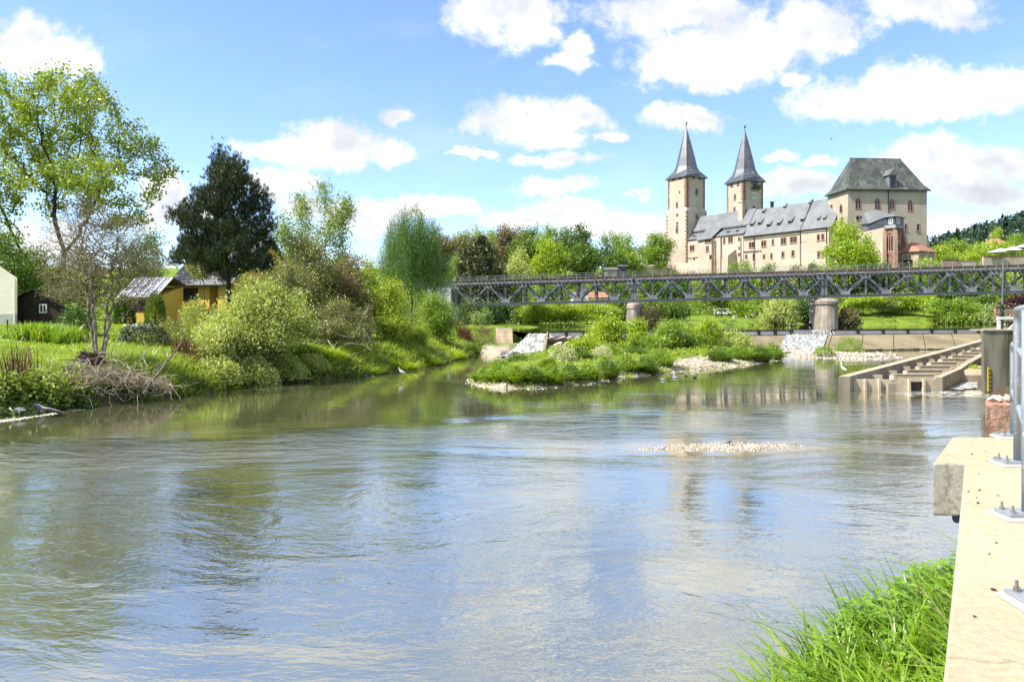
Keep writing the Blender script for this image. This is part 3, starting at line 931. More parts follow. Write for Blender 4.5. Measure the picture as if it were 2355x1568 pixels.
def crown_mesh(rng, name, mat, env, H, tr, n_att, n_leaf, lsize, bark, spread=0.35, thr=2.6, stems=1, aspect=0.55, clear=0.25,
               step=None, kill=None, gap=0.0, r0=None, hang=0.0, droop_leaf=None, flat=0.0, lean=(0, 0), fs=.06, fo=1.6, needle=False):
    """Returns (limb mesh, leaf mesh) in tree coordinates with the foot at the origin."""
    att = env_sample(rng, env, n_att, 0.25)
    step = step or H / 26
    kill = kill or step * 1.5
    allv, allr, lp = VF(), None, []
    for s in range(stems):
        foot = np.array([0, 0, -0.25]) if stems == 1 else np.array([rng.normal() * fs * H, rng.normal() * fs * H, -0.2])
        m = max(3, int((clear * H + 0.25) / step))
        hx, hy = (lean if stems == 1 else (foot[0] * fo, foot[1] * fo))
        start = [foot + np.array([hx * t ** 1.3 + rng.normal() * 0.012 * H * t, hy * t ** 1.3 + rng.normal() * 0.012 * H * t, (clear * H + 0.25) * t])
                 for t in np.linspace(0, 1, m)]
        sub = att if stems == 1 else att[s::stems]
        nodes, par = colonize(rng, sub, start, step, kill)
        rr0 = r0 or tr * 0.06
        r = radii(nodes, par, rr0, tr if stems == 1 else tr * 0.6)
        fl = np.array([0.35, 0.15, 0.05])
        for i in range(min(3, m)):
            r[i] *= 1 + fl[i]
        allv.add(limbs_vf(nodes, par, r, 6 if tr > 0.2 else 4))
        tips = nodes[r < rr0 * thr]
        lp.append(tips)
    tips = np.concatenate(lp)
    if n_leaf <= 0:
        return allv.mesh(name + ' limbs', bark), None
    if gap:
        g = wob(tips[:, 0] * 6 / H, tips[:, 1] * 6 / H + tips[:, 2] * 9 / H, 1.6, rng.uniform(0, 6))
        keep = g > np.quantile(g, gap)
        tips = tips[keep] if keep.sum() > 20 else tips
    k = rng.integers(0, len(tips), n_leaf)
    c = tips[k] + rng.normal(size=(n_leaf, 3)) * spread * np.array([1, 1, 0.8])
    ax = None
    if hang:
        t = rng.uniform(0, 1, n_leaf) ** 0.8
        c = tips[k] + rng.normal(size=(n_leaf, 3)) * spread * 0.35
        phase = (k * 0.618) % 1.0
        c[:, 2] -= t * hang * (0.4 + 0.9 * phase)
        c[:, 2] = np.maximum(c[:, 2], 0.4 + rng.uniform(0, 1.2, n_leaf))
        ax = np.tile([0, 0, -1.0], (n_leaf, 1))
        v = leaves_vf(rng, c, lsize, aspect, ax, 0.35)
    elif needle:
        # upright tufts: nine needles splay from every shoot
        m = n_leaf // 9
        c0 = c[:m] + np.array([0, 0, spread * .5])
        out = c0 * np.array([1, 1, 0])
        out /= np.linalg.norm(out, axis=1, keepdims=True) + 1e-6
        ax = np.repeat(out * .35 + np.array([0, 0, .9]) + rnd_unit(rng, m) * .35, 9, 0) + rnd_unit(rng, m * 9) * .55
        v = leaves_vf(rng, np.repeat(c0, 9, 0) + ax * lsize * .4, lsize, aspect, ax, .08)
    else:
        c[:, 2] = np.maximum(c[:, 2], 0.08)
        v = leaves_vf(rng, c, lsize, aspect, None, 1.0, flat)
    return allv.mesh(name + ' limbs', bark), VF().add(v).mesh(name + ' leaves', mat)


def plant(name, label, cat, meshes, loc, rz=0.0, sc=1.0, group=None, parts=('trunk', 'crown')):
    t = thing(name, label, cat, loc, group)
    for nm, me in zip(parts, meshes):
        if me is None:
            continue
        o = bpy.data.objects.new(nm, me)
        COL.objects.link(o)
        o.parent = t
    t.rotation_euler = (0, 0, rz)
    t.scale = (sc, sc, sc) if not isinstance(sc, (tuple, list)) else sc
    return t


def spot(px, Y, top=None, w=None):
    """A plant's foot at the column px and depth Y; returns (loc, height, width) measured off the photograph."""
    x = XX(px, Y)
    z = gz(x, Y)
    H = (ZZ(top, Y) - z) if top is not None else None
    Wd = w / FPX * Y if w is not None else None
    return Vector((x, Y, z - 0.05)), H, Wd


def scatter(rng, n, x0, x1, y0, y1, test=None):
    x = rng.uniform(x0, x1, n)
    y = rng.uniform(y0, y1, n)
    if test is not None:
        k = test(x, y)
        x, y = x[k], y[k]
    return x, y, ground(x, y)


def clumps_vf(rng, x, y, z, rad, per, lsize, tall=0.8, aspect=0.55, flat=0.2):
    """Low shrubs: leaf clumps over the points, leaves gathered on the upper shell."""
    n = len(x)
    k = np.repeat(np.arange(n), per)
    u = rnd_unit(rng, n * per)
    u[:, 2] = np.abs(u[:, 2])
    rr = np.asarray(rad)[k] if np.ndim(rad) else np.full(n * per, rad)
    q = rng.uniform(0.45, 1.0, n * per) ** 0.6
    c = np.stack([x[k], y[k], z[k]], 1) + u * (rr * q)[:, None] * np.array([1, 1, tall])
    return leaves_vf(rng, c, lsize, aspect, None, 1.0, flat)


# ------------------------------------------------------------------ the castle
class Wall:
    """A vertical wall plane: point P, unit tangent t; finds the place on the wall seen at a column and row of the survey."""

    def __init__(s, P, t):
        s.P = Vector((P[0], P[1], 0))
        s.t = Vector((t[0], t[1], 0)).normalized()
        s.n = Vector((s.t.y, -s.t.x, 0))
        if s.n.dot(-s.P) < 0:
            s.n = -s.n

    def hit(s, px, py):
        r = (px - CX) / FPX
        k = (r * s.P.y - s.P.x) / (s.t.x - r * s.t.y)
        p = s.P + s.t * k
        return k, ZZ(py, p.y)

    def pt(s, k, z, out=0.0):
        p = s.P + s.t * k + s.n * out
        return Vector((p.x, p.y, z))

    def px(s, m, y):
        """Width of one survey pixel at along-wall position m."""
        return 1.0


def z1(x, y):
    return 1499.0 + 0.22643 * x, 276.1 + 0.22643 * y


def z2(x, y):
    return 1801.4 + 0.18446 * x, 341.9 + 0.18446 * y


def window(parent, wall, conv, cx, cy, w, h, kind='rect', cols=1, trim='trim', glass='glass'):
    """A window at zoomed survey coordinates: a stone surround standing proud of the wall, with its dark pane inside."""
    a = wall.hit(*conv(cx - w / 2, cy))[0]
    b = wall.hit(*conv(cx + w / 2, cy))[0]
    s0, s1 = min(a, b), max(a, b)
    k, zt = wall.hit(*conv(cx, cy - h / 2))
    _, zb = wall.hit(*conv(cx, cy + h / 2))
    W_, H_ = s1 - s0, zt - zb
    fw = min(0.22, W_ * 0.25) if kind != 'slit' else 0.0
    n = 10

    def outline(g, arch):
        if not arch:
            return [(s0 - g, zb - g), (s1 + g, zb - g), (s1 + g, zt + g), (s0 - g, zt + g)]
        pts = [(s0 - g, zb - g), (s1 + g, zb - g)]
        spring = zt - W_ * 0.62
        m = (s0 + s1) / 2
        hw = W_ / 2 + g
        up = W_ * 0.62 + g
        for i in range(n + 1):
            t = -1 + 2 * i / n
            pts.append((m - hw * t, spring + up * (1 - abs(t) ** 1.7)))
        return pts

    arch = kind == 'arch'
    out, inn = outline(fw, arch), outline(0, arch)
    fr = MB()
    N = len(out)
    if fw > 0:
        A = [wall.pt(x, z, 0.10) for x, z in out]
        B = [wall.pt(x, z, 0.10) for x, z in inn]
        C = [wall.pt(x, z, -0.05) for x, z in out]
        D = [wall.pt(x, z, 0.03) for x, z in inn]
        b = len(fr.v)
        fr.v += [tuple(p) for p in A + B + C + D]
        for i in range(N):
            j = (i + 1) % N
            fr.f += [(b + i, b + j, b + N + j, b + N + i), (b + 2 * N + i, b + 2 * N + j, b + j, b + i), (b + N + i, b + N + j, b + 3 * N + j, b + 3 * N + i)]
        for c in range(1, cols):
            m = s0 + W_ * c / cols
            fr.obox(wall.pt(m - 0.09, zb, 0.035), wall.t * 0.18, wall.n * 0.075, (0, 0, (zt - zb) * (0.98 if not arch else 0.9)))
        if arch and cols > 1:
            sp = zt - W_ * 0.62
            for sg in (-1, 1):
                fr.bar(wall.pt((s0 + s1) / 2, sp + W_ * 0.2, 0.075), wall.pt((s0 + s1) / 2 + sg * W_ * 0.42, sp + W_ * 0.05, 0.075), 0.1, 0.1)
        if kind == 'sill' or (not arch and H_ > 1.4):
            fr.obox(wall.pt(s0 - fw - 0.1, zb - fw - 0.12, 0), wall.t * (W_ + 2 * fw + 0.2), wall.n * 0.22, (0, 0, 0.12))
        f = fr.build('window', M[trim], parent)
    else:
        f = MB().obox(wall.pt(s0 - 0.06, zb - 0.06, -0.05), wall.t * (W_ + 0.12), wall.n * 0.07, (0, 0, H_ + 0.12)).build('window', M['trim'], parent)
    MB().poly([wall.pt(x, z, 0.035) for x, z in inn]).build('pane', M[glass], f)
    return f


def quoins(parent, wall, k, z0, z1_, side, rng, w=(0.5, 1.05), h=0.5, out=0.04):
    """The dressed stones of one corner: a single strip with a toothed edge."""
    pts, z, i = [], z0, 0
    while z < z1_ - 0.05:
        hh = min(h * rng.uniform(0.8, 1.25), z1_ - z)
        ww = w[i % 2] * rng.uniform(0.85, 1.2)
        pts += [(k + side * ww, z), (k + side * ww, z + hh)]
        z += hh
        i += 1
    pts = [(k, z0)] + pts + [(k, z)]
    MB().loft([[wall.pt(a, c, -0.06) for a, c in pts], [wall.pt(a, c, out) for a, c in pts]]).build('corner_stones', M['redstone'], parent)


def tower(name, label, P, tl, tr, a, b, zb, z_step, ze, z_flare, z_apex, z_fin, px_flare, wins, rng, low=0.45):
    """A square keep tower with red corner stones and a slate spire that sweeps out to the eaves."""
    P = Vector((P[0], P[1], 0))
    tl, tr = Vector((tl[0], tl[1], 0)), Vector((tr[0], tr[1], 0))
    c = P + tl * a / 2 + tr * b / 2
    t = thing(name, label, 'castle tower', (c.x, c.y, zb))
    plan = lambda g: [P - tl * g - tr * g, P - tl * g + tr * (b + g), P + tl * (a + g) + tr * (b + g), P + tl * (a + g) - tr * g]
    w = MB()
    w.prism([(p.x, p.y) for p in plan(0)], z_step, ze)
    lo, hi = plan(low), plan(0)
    w.loft([[(p.x, p.y, zb - 4) for p in lo], [(p.x, p.y, z_step - 0.9) for p in lo], [(p.x, p.y, z_step + 0.05) for p in hi]])
    wallo = w.build('wall', M['plaster'], t)
    wl, wr = Wall(P, tl), Wall(P, tr)
    for (wl_, ln) in ((wl, a), (wr, b)):
        quoins(t, wl_, 0, z_step + 0.1, ze - 0.2, 1, rng, (0.75, 1.4))
        quoins(t, wl_, ln, z_step + 0.1, ze - 0.2, -1, rng)
    wl0, wr0 = Wall(P - tl * low - tr * low, tl), Wall(P - tl * low - tr * low, tr)
    for (wl_, ln) in ((wl0, a + 2 * low), (wr0, b + 2 * low)):
        for kk, sd in ((0, 1), (ln, -1)):
            quoins(t, wl_, kk, zb - 1, z_step - 1.2, sd, rng, (0.06, 0.7), 0.7)
    # spire
    g = 0.75
    base = [(P - tl * g - tr * g), None, (P - tl * g + tr * (b + g)), None, (P + tl * (a + g) + tr * (b + g)), None, (P + tl * (a + g) - tr * g), None]
    for i in (1, 3, 5, 7):
        base[i] = (base[i - 1] + base[(i + 1) % 8]) / 2
    rf = px_flare / 2 / FPX * c.y
    rings = [[(p.x, p.y, ze - 0.25) for p in base], [(p.x, p.y, ze + 0.1) for p in base]]
    H = z_apex - z_flare
    ang = [math.atan2(p.y - c.y, p.x - c.x) for p in base]

    def ring(rc, z, f):
        out = []
        for i, p in enumerate(base):
            full = (Vector((p.x, p.y, 0)) - c)
            octo = Vector((math.cos(ang[i]), math.sin(ang[i]), 0)) * rc
            sq = full * (rc / rf) if False else full
            v = c + octo * f + sq * (1 - f)
            out.append((v.x, v.y, z))
        return out

    rings.append(ring(rf * 1.28, ze + (z_flare - ze) * 0.34, 0.55))
    rings.append(ring(rf * 1.10, ze + (z_flare - ze) * 0.66, 0.88))
    rings.append(ring(rf, z_flare, 1.0))
    for f in (0.25, 0.5, 0.75, 1.0):
        rings.append(ring(rf * (1 - f) ** 0.93 + 0.06, z_flare + H * f, 1.0))
    MB().loft(rings).build('spire', M['slate_spire'], t)
    fin = MB().tube([(c.x, c.y, z_apex - 0.5), (c.x, c.y, z_fin)], [0.16, 0.06], 6)
    fin.box((c.x, c.y, z_apex + (z_fin - z_apex) * 0.45), (0.5, 0.5, 0.5), 0.4)
    fin.bar((c.x - 0.1, c.y, z_fin - 0.5), (c.x + 0.7, c.y + 0.1, z_fin - 0.5), 0.06, 0.35)
    fin.build('finial', M['lead'], t)
    for (sd, cx, cy, ww, hh, kd, low_) in wins:
        window(t, {('l', 0): wl, ('r', 0): wr, ('l', 1): wl0, ('r', 1): wr0}[(sd, low_)], z1, cx, cy, ww, hh, kd)
    return t, wl, wr


rc = random.Random(11)
TH = math.radians(32)
TLA, TRA = (-math.sin(TH), math.cos(TH)), (math.cos(TH), math.sin(TH))
A0 = Vector((0.2344 * 283, 283, 0))
towerA, waL, waR = tower('castle_tower', 'square plastered tower under a slate spire, nearest the hilltop trees, without a clock', A0, TLA, TRA, 10.0, 9.8, 23.0,
                         ZZ(479, 285), ZZ(404, 283), ZZ(384, 288), ZZ(293, 290), ZZ(279, 290), 49,
                         [('l', 222, 600, 26, 26, 'rect', 0), ('l', 290, 587, 24, 26, 'rect', 0), ('r', 422, 582, 26, 28, 'rect', 0), ('r', 488, 590, 26, 28, 'rect', 0),
                          ('l', 256, 862, 14, 44, 'sill', 0), ('l', 283, 735, 10, 26, 'slit', 0), ('r', 455, 730, 20, 54, 'rect', 0), ('l', 259, 966, 15, 20, 'rect', 1),
                          ('l', 259, 1050, 14, 22, 'rect', 1), ('l', 257, 1082, 18, 16, 'rect', 1), ('l', 257, 1115, 18, 48, 'sill', 1),
                          ('l', 256, 1290, 6, 36, 'slit', 1), ('r', 455, 980, 16, 36, 'rect', 1)], rc)
# the ragged scar of the corner stones above the set-back
TB = math.radians(23.2)
TLB, TRB = (-math.sin(TB), math.cos(TB)), (math.cos(TB), math.sin(TB))
B0 = Vector((0.3106 * 297, 297, 0))
towerB, wbL, wbR = tower('castle_tower', 'square tower under a slate spire with a white clock face and a dark timber balcony', B0, TLB, TRB, 10.0, 10.0, 24.0,
                         ZZ(540, 297), ZZ(414, 297), ZZ(391, 302), ZZ(299, 304), ZZ(288, 304), 48,
                         [('l', 812, 655, 24, 40, 'rect', 0), ('l', 877, 642, 22, 40, 'rect', 0), ('l', 846, 783, 15, 48, 'sill', 0), ('l', 841, 908, 14, 40, 'rect', 0),
                          ('r', 1038, 888, 20, 18, 'rect', 0), ('r', 1018, 635, 14, 28, 'rect', 0), ('r', 1066, 637, 16, 28, 'rect', 0)], rc)
# clock: a square pale board, ring and hands
k, zc = wbR.hit(*z1(1042, 772))
cl = MB().obox(wbR.pt(k - 1.05, zc - 1.3, 0.0), wbR.t * 2.1, wbR.n * 0.12, (0, 0, 2.6)).build('clock', M['white'], towerB)
ring = MB()
for i in range(16):
    a0, a1 = 2 * math.pi * i / 16, 2 * math.pi * (i + 1) / 16
    ring.bar(wbR.pt(k + 0.72 * math.cos(a0), zc + 0.72 * math.sin(a0), 0.15), wbR.pt(k + 0.72 * math.cos(a1), zc + 0.72 * math.sin(a1), 0.15), 0.14, 0.06)
ring.build('dial_ring', M['lead'], cl)
hd = MB().bar(wbR.pt(k, zc, 0.17), wbR.pt(k + 0.1, zc + 0.62, 0.17), 0.1, 0.05).bar(wbR.pt(k, zc, 0.17), wbR.pt(k - 0.42, zc - 0.1, 0.17), 0.1, 0.05)
hd.build('hand', M['lead'], cl)
# timber balcony
k0, zt = wbR.hit(*z1(1006, 668))
k1, zb = wbR.hit(*z1(1094, 700))
bal = MB().obox(wbR.pt(k0, zb, 0.02), wbR.t * (k1 - k0), wbR.n * 1.2, (0, 0, 0.25))
for i in range(7):
    f = i / 6
    bal.obox(wbR.pt(k0 + (k1 - k0 - 0.12) * f, zb, 1.08), wbR.t * 0.12, wbR.n * 0.1, (0, 0, zt - zb + 0.4))
bal.obox(wbR.pt(k0, zt + 0.3, 1.0), wbR.t * (k1 - k0), wbR.n * 0.16, (0, 0, 0.14)).obox(wbR.pt(k0, zb + 0.5, 1.1), wbR.t * (k1 - k0), wbR.n * 0.08, (0, 0, 0.5))
for i in range(4):
    f = (i + 0.3) / 3.6
    bal.bar(wbR.pt(k0 + (k1 - k0) * f, zb - 1.0, 0.05), wbR.pt(k0 + (k1 - k0) * f, zb, 1.0), 0.15, 0.15)
bal.build('balcony', M['wood_dark'], towerB)
kd, zd = wbR.hit(*z1(1040, 650))
MB().obox(wbR.pt(kd - 0.5, zd - 0.9, -0.02), wbR.t * 1.0, wbR.n * 0.06, (0, 0, 2.0)).build('door', M['glass'], towerB)
kd, zd = wbR.hit(*z1(1036, 548))
dm = MB().obox(wbR.pt(kd - 0.35, zd - 1.2, -0.9), wbR.t * 0.8, wbR.n * 0.9, (0, 0, 2.0))
dm.build('dormer', M['plaster'], towerB)

# ---- the palace wing: three roofs in a row, front wall along one line from the clockless tower to the hall
TW = Vector((0.53, -0.848, 0)).normalized()
NB = Vector((0.848, 0.53, 0)).normalized()
wf = Wall(A0, TW)
WIN = thing('palace_wing', 'long plastered castle wing under grey slate roofs with small dormers', 'castle wing', (A0.x + 16, A0.y - 20, 20))


def fp(s, d, z):
    p = A0 + TW * s + NB * d
    return Vector((p.x, p.y, z))


S1, S2, S3 = 27.2, 50.6, 60.6
zE1, zE2, zE3 = 32.9, 31.9, 31.9
zR1, zR2 = 41.7, 41.2
MB().prism([fp(0.0, 0, 0)[:2], fp(S1, 0, 0)[:2], fp(S1, 12, 0)[:2], fp(0.0, 12, 0)[:2]], 13, zE1).build('wall', M['plaster'], WIN)
MB().prism([fp(S1, 0.25, 0)[:2], fp(S2, 0.25, 0)[:2], fp(S2, 12, 0)[:2], fp(S1, 12, 0)[:2]], 13, zE2).build('wall', M['plaster'], WIN)
MB().prism([fp(S2, 0.1, 0)[:2], fp(S3, 0.1, 0)[:2], fp(S3, 12, 0)[:2], fp(S2, 12, 0)[:2]], 13, zE3).build('wall', M['plaster'], WIN)
# upper roof of the first house, its low front roof, the gable towards the lower neighbour
r1 = MB().loft([[fp(-0.0, 2.3, 35.9), fp(-0.0, 6, zR1), fp(-0.0, 12.4, 33.0), fp(0, 12, 32.7), fp(0, 6, zR1 - .6), fp(0, 2.5, 35.3)],
                [fp(S1 + 0.5, 2.3, 35.9), fp(S1 + 0.5, 6, zR1), fp(S1 + 0.5, 12.4, 33.0), fp(S1 + .5, 12, 32.7), fp(S1 + .5, 6, zR1 - .6), fp(S1 + .5, 2.5, 35.3)]])
r1.build('roof', M['slate'], WIN)
r1b = MB().loft([[fp(0.0, -0.5, zE1 - 0.35), fp(0.0, 2.9, 35.15), fp(0.0, 2.9, 34.85), fp(0, -0.4, zE1 - 0.6)],
                 [fp(S1 + 0.3, -0.5, zE1 - 0.35), fp(S1 + 0.3, 2.9, 35.15), fp(S1 + .3, 2.9, 34.85), fp(S1 + .3, -0.4, zE1 - 0.6)]])
r1b.build('roof', M['slate'], WIN)
MB().prism([fp(0.1, 2.95, 0)[:2], fp(S1, 2.95, 0)[:2], fp(S1, 3.3, 0)[:2], fp(0.1, 3.3, 0)[:2]], 32, 36.0).build('shaded_step_wall', M['wood_dark'], WIN)  # step between the roofs; the eaves shadow is painted by its dark colour
gb = MB().loft([[fp(S1 - 0.4, 0.1, zE1 - 1), fp(S1 - 0.4, 0.1, zE1), fp(S1 - 0.4, 3.0, 36.2), fp(S1 - 0.4, 6, zR1 - 0.5), fp(S1 - 0.4, 11.9, 32.8), fp(S1 - 0.4, 11.9, 31)],
                [fp(S1, 0.1, zE1 - 1), fp(S1, 0.1, zE1), fp(S1, 3.0, 36.2), fp(S1, 6, zR1 - 0.5), fp(S1, 11.9, 32.8), fp(S1, 11.9, 31)]])
gb.build('gable', M['slate'], WIN)


def gable_roof(s0, s1, ze, zr, name='roof', mat='slate', d0=-0.45, d1=12.4):
    m = MB().loft([[fp(s0, d0, ze - 0.5), fp(s0, 6, zr), fp(s0, d1, ze - 0.5), fp(s0, d1 - .3, ze - .8), fp(s0, 6, zr - 0.5), fp(s0, d0 + .2, ze - 0.8)],
                   [fp(s1, d0, ze - 0.5), fp(s1, 6, zr), fp(s1, d1, ze - 0.5), fp(s1, d1 - .3, ze - .8), fp(s1, 6, zr - 0.5), fp(s1, d0 + .2, ze - 0.8)]])
    return m.build(name, M[mat], WIN)


gable_roof(S1 + 0.02, S2 - 0.25, zE2, zR2)
gable_roof(S2 + 0.15, S3 + 1.5, zE3, zR2 + 0.1)
fwl = MB().loft([[fp(S2 - 0.25, -0.55, zE2 - 0.8), fp(S2 - 0.25, 6, zR2 + 0.75), fp(S2 - 0.25, 12.2, zE2)], [fp(S2 + 0.15, -0.55, zE2 - 0.8), fp(S2 + 0.15, 6, zR2 + 0.75), fp(S2 + 0.15, 12.2, zE2)]])
fwl.build('party_wall', M['lead'], WIN)
# gutters, downpipes and string courses
gt = MB()
gt.bar(fp(S1 + 0.1, -0.6, zE2 - 0.75), fp(S2 - 0.3, -0.6, zE2 - 0.75), 0.2, 0.25).bar(fp(S2 + 0.2, -0.6, zE3 - 0.75), fp(S3, -0.6, zE3 - 0.75), 0.2, 0.25)
for s in (26.2, 31.9, 50.4, 59.9):
    gt.bar(fp(s, -0.12, 20), fp(s, -0.12, zE2 - 0.8), 0.18, 0.18, (0, 1, 0))
gt.build('gutter', M['lead'], WIN)
for (xa, ya, xb, yb) in ((296, 1411, 500, 1389), (930, 1334, 1085, 1324), (1095, 1325, 1110, 1320)):
    a, za = wf.hit(*z1(xa, ya))
    b, zb_ = wf.hit(*z1(xb, yb))
    MB().bar(wf.pt(a, za, 0.1), wf.pt(b, zb_, 0.1), 0.3, 0.22).build('string_course', M['trim'], WIN)
for (cx, cy, w, h, kd, cols) in ((410, 1300, 40, 46, 'sill', 2), (737, 1226, 15, 50, 'rect', 1), (801, 1214, 42, 56, 'rect', 2), (887, 1210, 15, 32, 'rect', 1),
                                 (889, 1300, 12, 26, 'rect', 1), (887, 1366, 18, 24, 'rect', 1), (352, 1420, 14, 24, 'slit', 1), (430, 1410, 14, 30, 'slit', 1)):
    window(WIN, wf, z1, cx, cy, w, h, kd, cols, glass='glass_red')
wf2 = Wall(A0 + NB * 0.25, TW)
for (cx, cy, w, h, kd, cols) in ((1015, 1268, 48, 50, 'sill', 2), (1138, 1255, 44, 56, 'rect', 2), (1231, 1240, 16, 50, 'rect', 1), (1338, 1227, 48, 60, 'sill', 2),
                                 (960, 1388, 18, 36, 'rect', 1), (1037, 1386, 18, 46, 'rect', 1), (1140, 1388, 16, 40, 'rect', 1), (1216, 1380, 16, 46, 'rect', 1),
                                 (1332, 1366, 22, 52, 'rect', 1)):
    window(WIN, wf2, z1, cx, cy, w, h, kd, cols, glass='glass_red')
for (cx, cy, w, h, kd, cols) in ((128, 1135, 76, 70, 'sill', 2), (256, 1120, 62, 72, 'sill', 2), (122, 1305, 28, 66, 'rect', 1), (273, 1285, 20, 40, 'rect', 1)):
    window(WIN, wf2, z2, cx, cy, w, h, kd, cols, glass='glass_red')
wf3 = Wall(A0 + NB * 0.1, TW)
for (cx, cy, w, h) in ((439, 1108, 28, 70), (493, 1101, 28, 70), (442, 1315, 28, 72), (489, 1312, 18, 60)):
    window(WIN, wf3, z2, cx, cy, w, h, 'rect', 1, glass='glass_red')


def roof_dormer(conv, cx, cy, ze, zr, d0, big=1.0, s_lim=None):
    """A small hooded dormer on the roof plane that rises from (d0, ze) to (6, zr)."""
    px, py = conv(cx, cy)
    r = (px - CX) / FPX
    best = None
    for i in range(200):
        d = d0 + (6 - d0) * i / 199
        base = A0 + NB * d
        s = (r * base.y - base.x) / (TW.x - r * TW.y)
        p = base + TW * s
        z = ze - 0.5 + (zr - ze + 0.5) * (d - d0) / (6 - d0)
        e = abs(ZZ(py, p.y) - z)
        if best is None or e < best[0]:
            best = (e, s, d, z)
    _, s, d, z = best
    w, h, dd = 0.75 * big, 0.75 * big, 1.5 * big
    sl = (zr - ze + 0.5) / (6 - d0)
    m = MB().loft([[fp(s - w, d - 0.2, z - 0.1), fp(s + w, d - 0.2, z - 0.1), fp(s + w, d - 0.35, z + h), fp(s - w, d - 0.35, z + h)],
                   [fp(s - w, d + dd, z + dd * sl - 0.3), fp(s + w, d + dd, z + dd * sl - 0.3), fp(s + w, d + dd, z + dd * sl + 0.1), fp(s - w, d + dd, z + dd * sl + 0.1)]])
    o = m.build('dormer', M['slate'], WIN)
    MB().poly([fp(s - w * 0.8, d - 0.29, z + 0.05), fp(s + w * 0.8, d - 0.29, z + 0.05), fp(s + w * 0.8, d - 0.41, z + h * 0.85), fp(s - w * 0.8, d - 0.41, z + h * 0.85)]).build('pane', M['glass'], o)


for (cx, cy) in ((1018, 1075), (1098, 1062), (1188, 1082), (1292, 1066), (1408, 1047)):
    roof_dormer(z1, cx, cy, zE2, zR2, -0.45)
for (cx, cy) in ((88, 925), (242, 905)):
    roof_dormer(z2, cx, cy, zE2, zR2, -0.45)
for (cx, cy) in ((1138, 940), (1352, 893)):
    roof_dormer(z1, cx, cy, zE2, zR2, -0.45, 0.7)
for (cx, cy) in ((335, 690), (440, 890), (515, 882)):
    roof_dormer(z2, cx, cy, zE3, zR2 + 0.1, -0.45, 0.6)
# low front roof carries four small hoods
for (cx, cy) in ((430, 1150), (508, 1140), (775, 1108), (868, 1095)):
    px, py = z1(cx, cy)
    s, _ = Wall(A0 + NB * 0.9, TW).hit(px, py)
    z = zE1 - 0.35 + 2.55 * (1.4 / 3.4)
    m = MB().loft([[fp(s - .6, 0.75, z - 0.25), fp(s + .6, 0.75, z - 0.25), fp(s + .6, 0.7, z + .5), fp(s - .6, 0.7, z + .5)],
                   [fp(s - .6, 2.2, z + .5), fp(s + .6, 2.2, z + .5), fp(s + .6, 2.2, z + .75), fp(s - .6, 2.2, z + .75)]])
    o = m.build('dormer', M['slate'], WIN)
    MB().poly([fp(s - .5, 0.68, z - .15), fp(s + .5, 0.68, z - .15), fp(s + .5, 0.64, z + .4), fp(s - .5, 0.64, z + .4)]).build('pane', M['glass'], o)
# chimney and a small stack on the ridge
s, zc = Wall(A0 + NB * 4.2, TW).hit(1705.5, 490)
p = fp(s, 4.2, 0)
ch = MB().box((p.x, p.y, 40.8), (1.9, 1.4, 7.0), math.atan2(TW.y, TW.x))
ch.box((p.x, p.y, 44.45), (2.3, 1.8, 0.5), math.atan2(TW.y, TW.x))
ch.build('chimney', M['plaster'], WIN)
s, zc = Wall(A0 + NB * 6.4, TW).hit(1775.5, 472)
p = fp(s, 6.4, 0)
MB().box((p.x, p.y, 41.6), (0.9, 0.8, 2.6), 0.3).box((p.x, p.y, 43.05), (1.3, 1.1, 0.25), 0.3).build('chimney', M['lead'], WIN)

# projecting bay with red corners, its own lean roof, and the shaded stair house beside it
b0 = wf.hit(*z1(502, 1300))[0]
b1 = wf.hit(*z1(638, 1300))[0]
bay = MB().obox(wf.pt(b0, 16, -0.1), wf.t * (b1 - b0), wf.n * 1.7, (0, 0, zE1 - 16 - 0.9)).build('bay', M['plaster'], WIN)
wbay = Wall(wf.pt(0, 0, 1.6), TW)
kx0, kx1 = wbay.hit(*z1(505, 1300))[0], wbay.hit(*z1(636, 1300))[0]
quoins(bay, wbay, kx1, 18, zE1 - 1.2, -1, rc, (0.4, 0.7))
br = MB().loft([[fp(b0 - .6, -2.3, zE1 - 1.2), fp(b0 + .4, 2.6, 36.1), fp(b0 + .6, 2.6, 35.7), fp(b0 - .4, -2.2, zE1 - 1.5)],
                [fp(b1 + .5, -2.3, zE1 - 1.0), fp(b1 + 1.6, 2.6, 36.3), fp(b1 + 1.4, 2.6, 35.9), fp(b1 + .3, -2.2, zE1 - 1.3)]])
br.build('roof', M['slate'], WIN)
for (cx, cy, w, h, cols) in ((572, 1224, 56, 40, 3), (566, 1308, 24, 48, 2), (600, 1392, 22, 38, 1)):
    window(bay, wbay, z1, cx, cy, w, h, 'rect', cols)
st0, st1 = wf.hit(*z1(640, 1300))[0], wf.hit(*z1(700, 1300))[0]
MB().obox(wf.pt(b1 + 0.02, 16, -0.1), wf.t * (st1 - st0 + 0.6), wf.n * 0.9, (0, 0, zE1 - 17)).build('stair_house', M['plaster'], WIN)
# lean-to in front, its shaded side towards the river
wl2 = wf.hit(*z1(758, 1450))[0]
wl3 = wf.hit(*z1(812, 1450))[0]
MB().loft([[wf.pt(wl2 + 1.6, 15, 4.2), wf.pt(wl3 + 2.0, 15, 4.2), wf.pt(wl3 + 2.0, 24.9, 4.2), wf.pt(wl2 + 1.6, 23.9, 4.2)],
           [wf.pt(wl2 + 1.6, 15, 0), wf.pt(wl3 + 2.0, 15, 0), wf.pt(wl3 + 2.0, 27.4, 0), wf.pt(wl2 + 1.6, 26.2, 0)]]).build('lean_to', M['rampart'], WIN)

